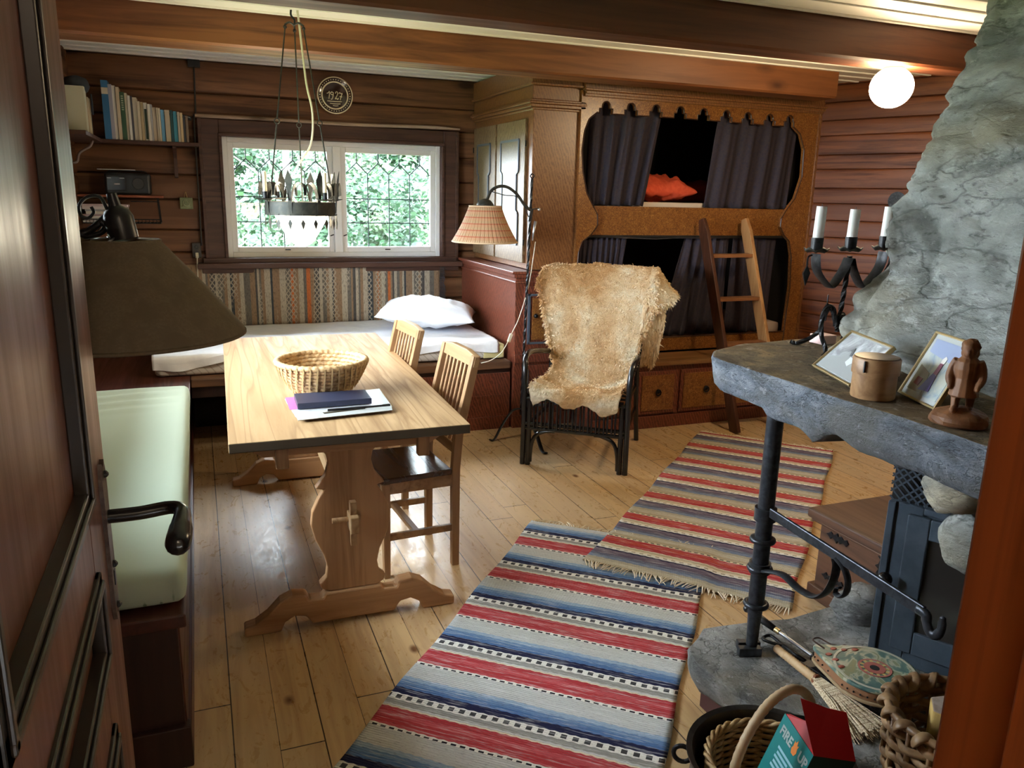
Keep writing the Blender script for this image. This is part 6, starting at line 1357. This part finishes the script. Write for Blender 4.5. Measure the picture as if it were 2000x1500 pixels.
for k in range(22): x = -.70+.0225*k; wr2.tube([(x,5.97,1.385),(x,5.97,1.36),(x,6.13,1.36)], .0018, 4)
obj('wire_frame', wr2, M['iron'], rk, world=True)
rm = random.Random(4); zz_ = 1.3635
mgc = [(.60,.56,.58),(.50,.44,.48),(.66,.66,.68),(.40,.30,.34),(.62,.60,.55),(.36,.38,.44),(.68,.64,.66),(.55,.45,.50)]
wm8 = ['lowest white magazine of the stack in the wire rack','pinkish magazine lying just above the lowest one','thick light magazine in the lower half of the rack stack','dark pink magazine in the middle of the rack stack','cream magazine above the dark pink one','blue-grey magazine in the upper half of the stack','pale magazine second from the top of the stack','pinkish-grey magazine topmost of the stack under the radio shelf']
for k in range(8):
    th_ = rm.uniform(.010,.020); x0 = -.70+rm.uniform(0,.03); x1 = -.395-rm.uniform(0,.05)
    tag(obj('magazine', MB().box((x0,5.975+rm.uniform(0,.012),zz_),(x1,6.12,zz_+th_)), mat('magazine_%d' % k, mgc[k], .5), bevel=.002), wm8[k], 'magazine', 'magazines in the wire rack'); zz_ += th_+.0003
# ================================================================ wall plate 1927 and small wall things
wp = thing('wall_plate', 'round dark ceramic plate reading 1927 above the window', 'plate', (1.008,6.13,2.285)); pc = Vector((1.008,6.155,2.285)); ax_ = Vector((0,-1,0)); RP_ = .128
cream = mat('cream_glaze', (.78,.68,.46), .4); dkb = mat('dark_brown_glaze', (.040,.018,.012), .12, spec=.8)
obj('disc', MB().lathe([(.06,0),(.10,.004),(RP_,.020),(RP_-.004,.024),(.094,.012),(0,.008)], pc, 64, ax_), dkb, wp, world=True, smooth=True)
obj('rim_line', MB().lathe([(RP_-.007,.0225),(RP_+.001,.020),(RP_+.001,.024),(RP_-.006,.026)], pc, 64, ax_, cap=False).lathe([(.088,.0105),(.099,.0125),(.098,.0165),(.089,.0145)], pc, 64, ax_, cap=False), cream, wp, world=True, smooth=True)
dts = MB()
for k in range(38): a = 2*PI*k/38; dts.ball(pc+Vector((.110*math.cos(a), -.0185, .110*math.sin(a))), (.0042,.0015,.0042), 8, 4)
obj('rim_dots', dts, cream, wp, world=True)
def stroke(pts, k=5): return MB().tube(smooth_path([pc+Vector((a, -.0115, b)) for a, b in pts], k), .0029, 6)
num = MB()
for pts in ([(-.058,.012),(-.048,.016),(-.038,.026),(-.040,.0),(-.044,-.026)],
            [(-.012,.018),(-.022,.024),(-.030,.014),(-.022,.004),(-.012,.010),(-.012,.022),(-.012,.004),(-.018,-.020),(-.024,-.028),(-.030,-.024)],
            [(.004,.014),(.010,.026),(.020,.024),(.020,.010),(.010,-.010),(.002,-.024),(.012,-.020),(.020,-.026),(.026,-.016)],
            [(.030,.014),(.036,.024),(.044,.016),(.054,.018),(.048,.002),(.042,-.018),(.040,-.030)],[(.034,-.006),(.044,-.004),(.054,-.008)]): t = stroke(pts); num.add(t.v, t.f)
obj('date_1927', num, cream, wp, world=True, smooth='all')
ul = MB()
for (a, b, z) in ((-.056,.050,-.040),(-.036,.040,-.056),(-.016,.024,-.070)): t = stroke([(a,z),((a+b)/2,z-.002),(b,z)], 3); ul.add(t.v, t.f)
obj('underlines', ul, cream, wp, world=True, smooth='all')
jx = thing('junction_box', 'black junction box with a cable running down beside the window casing', 'junction box', (.05,6.14,2.41))
obj('box', MB().box((.015,6.10,2.405),(.095,6.15,2.452)), M['black'], jx, world=True, bevel=.004)
obj('cable', MB().tube(smooth_path([(.055,6.13,2.41),(.052,6.135,2.30),(.045,6.135,2.10),(.032,6.125,2.06),(.030,6.12,1.6),(.026,6.12,1.20)], 5), .006, 6), M['blackcord'], jx, world=True, smooth='all')
sk_ = thing('wall_socket', 'small dark wall socket left of the window sill', 'socket', (-.01,6.14,1.17))
obj('plate', MB().box((-.040,6.125,1.115),(.022,6.15,1.22)), mat('dark_bakelite', (.035,.022,.016), .35), sk_, world=True, bevel=.004)
obj('outlet', MB().lathe([(.020,0),(.021,.006),(.012,.006),(.010,.002),(0,.002)], (-.009,6.125,1.19), 18, (0,-1,0)).lathe([(.020,0),(.021,.006),(.012,.006),(.010,.002),(0,.002)], (-.009,6.125,1.145), 18, (0,-1,0)), M['black'], sk_, world=True, smooth=True)
obj('plug', MB().bar((-.009,6.118,1.145),(-.009,6.09,1.12), .022, .022), M['cord'], sk_, world=True, bevel=.004)
tag(obj('socket_cord', MB().tube(smooth_path([(-.009,6.092,1.12),(-.012,6.075,1.05),(-.015,6.07,.9),(-.02,6.07,.7),(-.02,6.06,.625)], 5), .004, 6), M['cord'], smooth='all'), 'cream cord hanging from the wall socket over the striped wall rug', 'cord')
orn = thing('wall_ornament', 'small green square ceramic relief hanging left of the window', 'ornament', (-.055,6.13,1.47))
ogm = mat('green_ceramic', (.16,.18,.085), .5)
obj('tile', MB().box((-.098,6.125,1.455),(-.012,6.14,1.535)), ogm, orn, world=True, bevel=.004)
obj('relief', MB().tube([(-.055+.022*math.cos(a*PI/8), 6.124, 1.498+.022*math.sin(a*PI/8)) for a in range(16)], .004, 5, closed=True).tube([(-.085,6.124,1.47),(-.055,6.124,1.52),(-.025,6.124,1.47)], .0035, 5), mat('green_ceramic_relief', (.26,.28,.15), .5), orn, world=True, smooth='all')
obj('string', MB().tube(smooth_path([(-.065,6.13,1.535),(-.055,6.135,1.575),(-.047,6.13,1.535)], 4), .002, 5), M['brass'], orn, world=True)
# ================================================================ kettle, baskets and fire tools by the hearth
KC = Vector((1.195,1.262,0)); kt = thing('iron_kettle', 'round blackened metal kettle pot on the floor before the hearth', 'pot', tuple(KC))
kmt = speckle('dark_bronze', (.040,.034,.030), (.075,.065,.055), 14, .32, .1, .002); NT(kmt).b.inputs['Metallic'].default_value = .6
obj('pot_wall', MB().lathe([(.0,.02),(.10,.015),(.155,.05),(.185,.13),(.188,.20),(.182,.27),(.186,.295),(.198,.305),(.198,.310),(.184,.306),(.176,.28),(.180,.20),(.176,.13),(.148,.058),(.10,.028),(0,.028)], (0,0,0), 56), kmt, kt, smooth=True)
for a in (math.radians(140), math.radians(-40)): 
    d = Vector((math.cos(a), math.sin(a), 0)); t_ = Vector((-d.y, d.x, 0)); c0 = d*.205+Vector((0,0,.262))
    obj('ring_handle', MB().tube([c0+d*.022*math.cos(q*PI/8)+Vector((0,0,.022*math.sin(q*PI/8))) for q in range(16)], .006, 8, closed=True), M['iron'], kt, smooth='all')
wick = mat('willow', (.50,.33,.15), .5); N_ = NT(wick); N_.color(N_.ramp(N_.noise(N_.coord((1,1,1)), 25, 3, .6), [(.35, (.33,.19,.075)), (.55, (.52,.35,.17)), (.7, (.64,.47,.26))]))
WC = Vector((1.205,1.265,.045)); wb = thing('wicker_basket', 'small willow basket with a hoop handle standing in the dark kettle', 'basket', tuple(WC))
def wall_weave(R0, R1, h, rows, spokes, r, ph=0):
    mb = MB(); n = spokes*8
    for j in range(rows):
        t = j/(rows-1); R = R0+(R1-R0)*math.sin(t*PI/2); z = .01+h*t
        mb.tube([((R+.0045*math.cos(PI*(i*spokes/n)+PI*(j % 2)))*math.cos(2*PI*i/n), (R+.0045*math.cos(PI*(i*spokes/n)+PI*(j % 2)))*math.sin(2*PI*i/n), z) for i in range(n)], r, 5, closed=True)
    return mb
obj('side_weave', wall_weave(.115,.150,.225,27,26,.0052), wick, wb, smooth='all')
stk = MB()
for k in range(24): a = 2*PI*k/24; stk.tube([(.115*math.cos(a),.115*math.sin(a),.0),(.144*math.cos(a),.144*math.sin(a),.12),(.151*math.cos(a),.151*math.sin(a),.25)], .0035, 5)
obj('stakes', stk, wick, wb); obj('basket_floor', MB().lathe([(0,0),(.106,0),(.106,.008),(0,.008)], n=24), wick, wb)
rim = MB()
for k in range(3): rim.tube([((.152+.006*math.cos(i*.55+k*2.1))*math.cos(2*PI*i/120), (.152+.006*math.cos(i*.55+k*2.1))*math.sin(2*PI*i/120), .242+.007*math.sin(i*.55+k*2.1)) for i in range(120)], .0055, 6, closed=True)
obj('rim', rim, wick, wb, smooth='all')
ha = math.radians(12); hd = Vector((math.cos(ha), math.sin(ha), 0))
hpth = smooth_path([hd*-.152+Vector((0,0,.16)), hd*-.150+Vector((0,0,.25)), hd*-.118+Vector((0,0,.345)), hd*-.05+Vector((0,0,.415)), hd*.035+Vector((0,0,.43)), hd*.105+Vector((0,0,.39)), hd*.145+Vector((0,0,.31)), hd*.152+Vector((0,0,.16))], 14)
obj('hoop_handle', MB().tube(hpth, [.0115*(1+.06*math.sin(i*2.2)) for i in range(len(hpth))], 10), mat('pale_willow_wrap', (.62,.45,.27), .45), wb, smooth='all')
# firelighter box
zA = .40; A_ = onz(1589,1476,zA); B_ = onz(1534,1393,zA+.005); E_ = onz(1678,1497,zA+.0); D3 = onz(1481,1498,zA-.13)-B_
e1 = B_-A_; e2 = E_-A_; e2 -= e1*(e2.dot(e1)/e1.dot(e1))*.35; e3 = D3.normalized()*.20; 
fb = thing('firelighter_box', 'open green and red firelighter carton standing in the wicker basket', 'carton', tuple(A_))
teal = mat('teal_card', (.0,.20,.20), .4); redc = mat('red_card', (.45,.006,.010), .4); dgr = mat('dark_green_card', (.006,.045,.038), .4)
def plate4(name, P0, u, v, th, m, parent=fb):
    P0, u, v = Vector(P0), Vector(u), Vector(v); n = u.cross(v).normalized()*th; return obj(name, MB().obox(P0+u/2+v/2, u/2, v/2, n/2), m, parent, world=True)
plate4('side_panel', A_, e1, e3, .002, teal); plate4('front_panel', A_, e2, e3, .002, dgr); plate4('back_panel', A_+e1, e2, e3, .002, dgr); plate4('end_panel', A_+e2, e1, e3, .002, teal)
rC = ray(1563,1362); 
upv = Vector((0,0,1)); 
def fray(x, y, P, n): r_ = ray(x, y); t = n.dot(P-Vector((0,0,CH)))/n.dot(r_); return Vector((0,0,CH))+r_*t
nfl = (e2.normalized().cross((e1.normalized()*.35+upv*1.0).normalized())).normalized()
C_, D_ = fray(1563,1363, A_, nfl), fray(1653,1391, A_, nfl)
def poly(name, pts, m, th=.0015, parent=fb):
    n = (pts[1]-pts[0]).cross(pts[2]-pts[0]).normalized()*th; k = len(pts)
    return obj(name, MB().add([p for p in pts]+[p+n for p in pts], [tuple(range(k)), tuple(range(2*k-1,k-1,-1))]+[(i,i+k,(i+1)%k+k,(i+1)%k) for i in range(k)]), m, parent, world=True)
poly('open_flap', [A_, A_+e2, D_, D_.lerp(C_, .4)+Vector((0,0,-.004)), C_], redc)
poly('inner_flap', [A_, B_, B_+e2*.10+e3*-.0+Vector((0,0,.0)), A_.lerp(B_,.45)+e2*.28+Vector((0,0,.035))], redc)
lgt = mat('box_white_ink', (.75,.80,.80), .5); uu = e1.normalized(); vvv = -e3.normalized(); nn_ = uu.cross(vvv).normalized(); 
if nn_.dot(Vector((0,0,CH))-A_) < 0: sgn_ = -1
else: sgn_ = 1
def on_side(mb, c2, rot, scale=1.0):
    X = -vvv*0+(e1.normalized()*-1); X = (-uu) ; Yv = uu.cross(Vector((0,0,0)))
    out = MB(); cr_, sr_ = math.cos(rot), math.sin(rot)
    ex = (-uu); ey = vvv
    out.add([A_+uu*c2[0]-vvv*c2[1]+(ex*(v.x*cr_-v.y*sr_)+ey*(v.x*sr_+v.y*cr_))*scale+nn_*sgn_*(.0013+abs(v.z)) for v in mb.v], mb.f); return out
L1e = e1.length
obj('lettering_fire', on_side(text_mesh('FIRE', .030, .0002, .0, .0012), (L1e*.72, .032), 0), lgt, fb, world=True); obj('lettering_up', on_side(text_mesh('UP', .030, .0002, .0, .0012), (L1e*.16, .032), 0), lgt, fb, world=True)
obj('flame_mark', on_side(MB().prism([(-.006,-.016),(.006,-.016),(.011,-.006),(.008,.004),(.010,.012),(.004,.008),(.001,.020),(-.004,.010),(-.009,.013),(-.008,.0),(-.011,-.007)], 0, .0004, 'z').xf(lambda v: v), (L1e*.42, .030), 0), mat('flame_orange', (.85,.25,.04), .4), fb, world=True)
tl = MB()
for k in range(5): tl.box((-.040+.004*(k % 2),.016-.011*k,0),(.036-.007*((k*3) % 4),.022-.011*k,.0003))
obj('small_print', on_side(tl, (L1e*.5, .085), 0), mat('pale_blue_ink', (.35,.62,.72), .5), fb, world=True)
# log basket
LC = Vector((1.595,1.105,.2)); lb = thing('log_basket', 'large coarse brown splint basket holding firewood at the door jamb', 'basket', tuple(LC))
spl = mat('brown_splint', (.30,.18,.085), .45); N_ = NT(spl); N_.color(N_.ramp(N_.noise(N_.coord((1,1,1)), 14, 4, .6), [(.35, (.15,.08,.035)), (.55, (.32,.19,.09)), (.7, (.46,.30,.15))]))
def splint(u, v, k):
    pass
rl = random.Random(3); sw_ = MB()
for j in range(11):
    z = .015+.0185*j; R = .125+.022*math.sin(j/10*PI/2); n = 96
    P_ = []
    for i in range(n):
        a = 2*PI*i/n; P_.append(((R+.009*math.cos(a*9+PI*(j % 2)))*math.cos(a), (R+.009*math.cos(a*9+PI*(j % 2)))*math.sin(a), z+.004*math.sin(a*5+j)))
    sw_.tube(P_, .0095, 8, closed=True, flat=(1.15,.55))
obj('side_weave', sw_, spl, lb, smooth='all')
rb_ = MB()
for k in range(18): a = 2*PI*k/18; rb_.tube([(.12*math.cos(a),.12*math.sin(a),.0),(.146*math.cos(a),.146*math.sin(a),.11),(.15*math.cos(a),.15*math.sin(a),.225)], .010, 6, flat=(1,.5))
obj('ribs', rb_, spl, lb, smooth='all'); obj('basket_floor', MB().lathe([(0,0.002),(.12,.002),(.12,.012),(0,.012)], n=24), spl, lb)
wr_b = MB(); n = 230
wr_b.tube([((.150+.016*math.cos(i*2*PI*19/n))*math.cos(2*PI*i/n), (.150+.016*math.cos(i*2*PI*19/n))*math.sin(2*PI*i/n), .226+.014*math.sin(i*2*PI*19/n)) for i in range(n)], .011, 8, closed=True, flat=(1.2,.5))
wr_b.tube([(.150*math.cos(2*PI*i/60), .150*math.sin(2*PI*i/60), .232) for i in range(60)], .010, 8, closed=True)
obj('rim_wrap', wr_b, spl, lb, smooth='all')
lgm = wood('split_birch', (.62,.42,.14), (.42,.26,.07), 'z', 20, .6, 3, .3); lge = speckle('sawn_log_end', (.30,.22,.18), (.40,.31,.26), 50, .8, .3, .002)
def log(c, d, L, r, seed, lab):
    d = Vector(d).normalized(); e = d.orthogonal().normalized(); f = d.cross(e); c = Vector(c); ol = [(-1,-.5),(-.3,-.9),(.6,-.7),(1,.0),(.6,.8),(-.5,.7)]
    mb = MB(); vs_ = [c+(e*a+f*b)*r*(1+.08*nz((a,b,seed),2)) for a, b in ol]; k = len(ol); mb.add(vs_+[p+d*L for p in vs_], [tuple(range(k)), tuple(range(2*k-1,k-1,-1))]+[(i,i+k,(i+1)%k+k,(i+1)%k) for i in range(k)])
    o = obj('firewood_log', mb, [lgm, lge], bevel=.004)
    for p in o.data.polygons:
        if len(p.vertices) == 6: p.material_index = 1
    return tag(o, lab, 'firewood', 'logs in the splint basket')
log((1.60,1.13,.225), (-.10,-.05,1), .225, .046, 1, 'split yellow log with grey sawn end sticking up in the splint basket')
log((1.65,1.06,.225), (.10,-.05,1), .17, .036, 2, 'shorter split log at the back of the splint basket by the jamb')
# broom
hz = .245
br = thing('hearth_broom', 'straw hearth broom with a wrapped handle lying on the hearth stone', 'broom', tuple(onz(1520,1268,hz)))
h0, h1, h2, h3 = onz(1516,1266,.222), onz(1592,1326,.226), onz(1650,1365,.225), onz(1706,1432,.217)
n_ = 46; obj('handle', MB().tube([h0.lerp(h1, i/n_) for i in range(n_+1)], [.0125*(1+.10*math.sin(i*2.4))+.002*i/n_ for i in range(n_+1)], 10), mat('plaited_straw', (.52,.34,.17), .6), br, world=True, smooth='all')
obj('binding', MB().tube([h1, h1.lerp(h2,.08)], .0165, 12), mat('red_brown_binding', (.22,.07,.03), .6), br, world=True, smooth='all')
bs = MB(); rb2 = random.Random(8); dB = (h3-h1).normalized(); sB = dB.cross(Vector((0,0,1))).normalized()
for i in range(210):
    a = rb2.uniform(-1,1); b2 = rb2.uniform(-1,1); L = (h3-h1).length*rb2.uniform(.88,1.05)
    p0 = h1+sB*a*.012+Vector((0,0,b2*.010)); p1 = h1+dB*L*.5+sB*a*.034+Vector((0,0,b2*.013)); p2 = h1+dB*L+sB*(a*.066+rb2.uniform(-.008,.008))+Vector((0,0,b2*.012-.006+rb2.uniform(-.003,.003)))
    bs.tube([p0,p1,p2], [.002,.0018,.0012], 4)
psm = mat('pale_straw', (.66,.55,.36), .7); N_ = NT(psm); N_.color(N_.ramp(N_.noise(N_.coord((1,1,1), rot=(0,0,-math.atan2(dB.y,dB.x))), 1), [(0,(0,0,0)),(1,(1,1,1))])); N_.color(N_.ramp(N_.noise(N_.coord((6,260,260), rot=(0,0,-math.atan2(dB.y,dB.x))), 1.0, 2), [(.38, (.26,.17,.09)), (.52, (.60,.47,.29)), (.66, (.74,.64,.46))])); o = obj('bristles', bs, psm, br, world=True); o['kind'] = 'stuff'
# bellows
bl = thing('bellows', 'round painted fireplace bellows in green and cream lying on the hearth', 'bellows', tuple(onz(1700,1318,.262)))
bc = onz(1708,1308,.285); bh = onz(1588,1262,.285); bdir = (bh-bc).normalized(); bsd = Vector((-bdir.y, bdir.x, 0)); Rb = .120
def pear(s=1.0):
    o_ = []
    for k in range(40):
        a = 2*PI*k/40; r = Rb; x = r*math.cos(a)*1.02; y = r*math.sin(a)
        if x > .06: y *= max(.30, 1-(x-.06)*9); x = x+(x-.06)*.9
        if x < -.10: x *= 1.06
        o_.append(bc+bdir*x*s+bsd*y*s)
    return o_
def pprism(name, pts, z0, z1, m, **kw): return obj(name, MB().prism([(p.x,p.y) for p in pts], z0, z1, 'z'), m, bl, world=True, **kw)
pm_ = mat('painted_green_board', (.16,.24,.19), .35); N_ = NT(pm_); tcn = N_.coord(); gq = N_.noise(tcn, 9, 3, .55, 1.6)
N_.color(N_.ramp(gq, [(.36, (.07,.13,.12)), (.47, (.12,.20,.16)), (.52, (.50,.47,.33)), (.56, (.25,.27,.15)), (.66, (.30,.27,.13))]))
pprism('top_board', pear(1.0), .278, .290, pm_, bevel=.004)
pprism('bottom_board', pear(1.0), .240, .250, mat('bellows_wood', (.36,.25,.13), .5), bevel=.003)
pprism('leather', pear(.965), .249, .279, mat('brown_leather', (.28,.13,.06), .6), bevel=.004)
fl_ = MB().lathe([(.014,0),(.026,0),(.030,.0016),(.014,.0016)], (0,0,0), 24)
def disc_ring(r0, r1, z, m, name, c=bc):
    obj(name, MB().lathe([(r0,z),(r1,z),(r1,z+.0012),(r0,z+.0012)], (c.x,c.y,0), 32, cap=False), m, bl, world=True, fix=True)
disc_ring(.106,.113,.2902,mat('cream_paint_line', (.55,.52,.40), .4),'rim_line'); disc_ring(.014,.030,.2903,mat('dusty_red_paint', (.40,.12,.09), .4),'red_ring'); disc_ring(.040,.046,.2903,mat('dusty_red_paint2', (.42,.14,.11), .4),'outer_ring')
pt = MB()
for k in range(12): a = 2*PI*k/12; d = Vector((math.cos(a), math.sin(a), 0)); pt.bar(bc*1+d*.030+Vector((0,0,.0055)), bc+d*.041+Vector((0,0,.0055)), .008, .0012)
obj('petals', pt, mat('yellow_paint', (.58,.45,.16), .4), bl, world=True)
obj('valve_hole', MB().lathe([(0,.2905),(.013,.2905),(.013,.2916),(0,.2916)], (bc.x,bc.y,0), 20), M['dark'], bl, world=True)
lobe = MB()
for s in (-1, 1):
    for k, (x, y, a_2) in enumerate(((.10,.035,.3),(.125,.02,.1),(.075,.060,.7))): lobe.ball(bc+bdir*x+bsd*y*s+Vector((0,0,.0055)), (.012,.008,.0015), 10, 5)
obj('painted_buds', lobe, mat('red_bud_paint', (.36,.09,.06), .4), bl, world=True, smooth='all')
tk = MB()
for k in range(34):
    p = pear(.985)[int(k*40/34)]; tk.ball((p.x, p.y, .263), .0028, 6, 4)
obj('tacks', tk, M['iron'], bl, world=True)
nb0 = bc+bdir*.145; lth = smooth_path([Vector((nb0.x, nb0.y, .292)), onz(1588,1250,.30), onz(1600,1246,.285), onz(1622,1258,.29), onz(1640,1262,.285)], 4)
obj('hanging_loop', MB().tube(lth, .0025, 5), mat('dark_leather', (.06,.03,.02), .6), bl, world=True)
obj('loop_knot', MB().ball(onz(1648,1266,.27), (.016,.010,.010), 12, 8, lambda d: 1+.3*fbm(d, 2, 1, 3)), mat('dark_leather_knot', (.08,.035,.025), .6), bl, world=True, smooth='all')
# fire irons
pkr = thing('poker', 'steel poker with black handle and brass ferrule lying behind the iron post', 'poker', tuple(onz(1490,1215,.24)))
k0, k1, k2 = onz(1459,1189,.262), onz(1514,1229,.246), onz(1585,1280,.226)
obj('grip', MB().tube([k0, k0.lerp(k1,.5), k1], [.010,.013,.010], 12).ball(k0, .013, 10, 8), M['black'], pkr, world=True, smooth='all')
obj('ferrule', MB().tube([k1, k1.lerp(k2,.12)], .0095, 12), M['brass'], pkr, world=True, smooth=True)
obj('rod', MB().tube([k1.lerp(k2,.1), k2], .0055, 10), M['grey_metal'], pkr, world=True, smooth=True)
shv = thing('fire_shovel', 'black iron fire shovel with looped handle between poker and broom', 'shovel', tuple(onz(1540,1265,.22)))
q0, q1, q2 = onz(1494,1243,.222), onz(1530,1262,.222), onz(1572,1292,.222); w_ = (q1-q0).normalized(); ws_ = w_.cross(Vector((0,0,1)))
obj('loop', MB().tube(smooth_path([q1, q0+ws_*.020+w_*.012, q0, q0-ws_*.020+w_*.012, q1], 6), .0055, 8), M['iron'], shv, world=True, smooth='all')
obj('shank', MB().tube([q1, q2], .0075, 8).tube([q1+ws_*.014, q2+ws_*.014], .0055, 8), M['iron'], shv, world=True, smooth='all')
q3 = onz(1632,1330,.222); obj('blade', MB().bar(q2, q3, .060, .004).bar(q2+ws_*.03+Vector((0,0,.006)), q3+ws_*.03+Vector((0,0,.006)), .004, .016).bar(q2-ws_*.03+Vector((0,0,.006)), q3-ws_*.03+Vector((0,0,.006)), .004, .016), M['iron'], shv, world=True, bevel=.001)
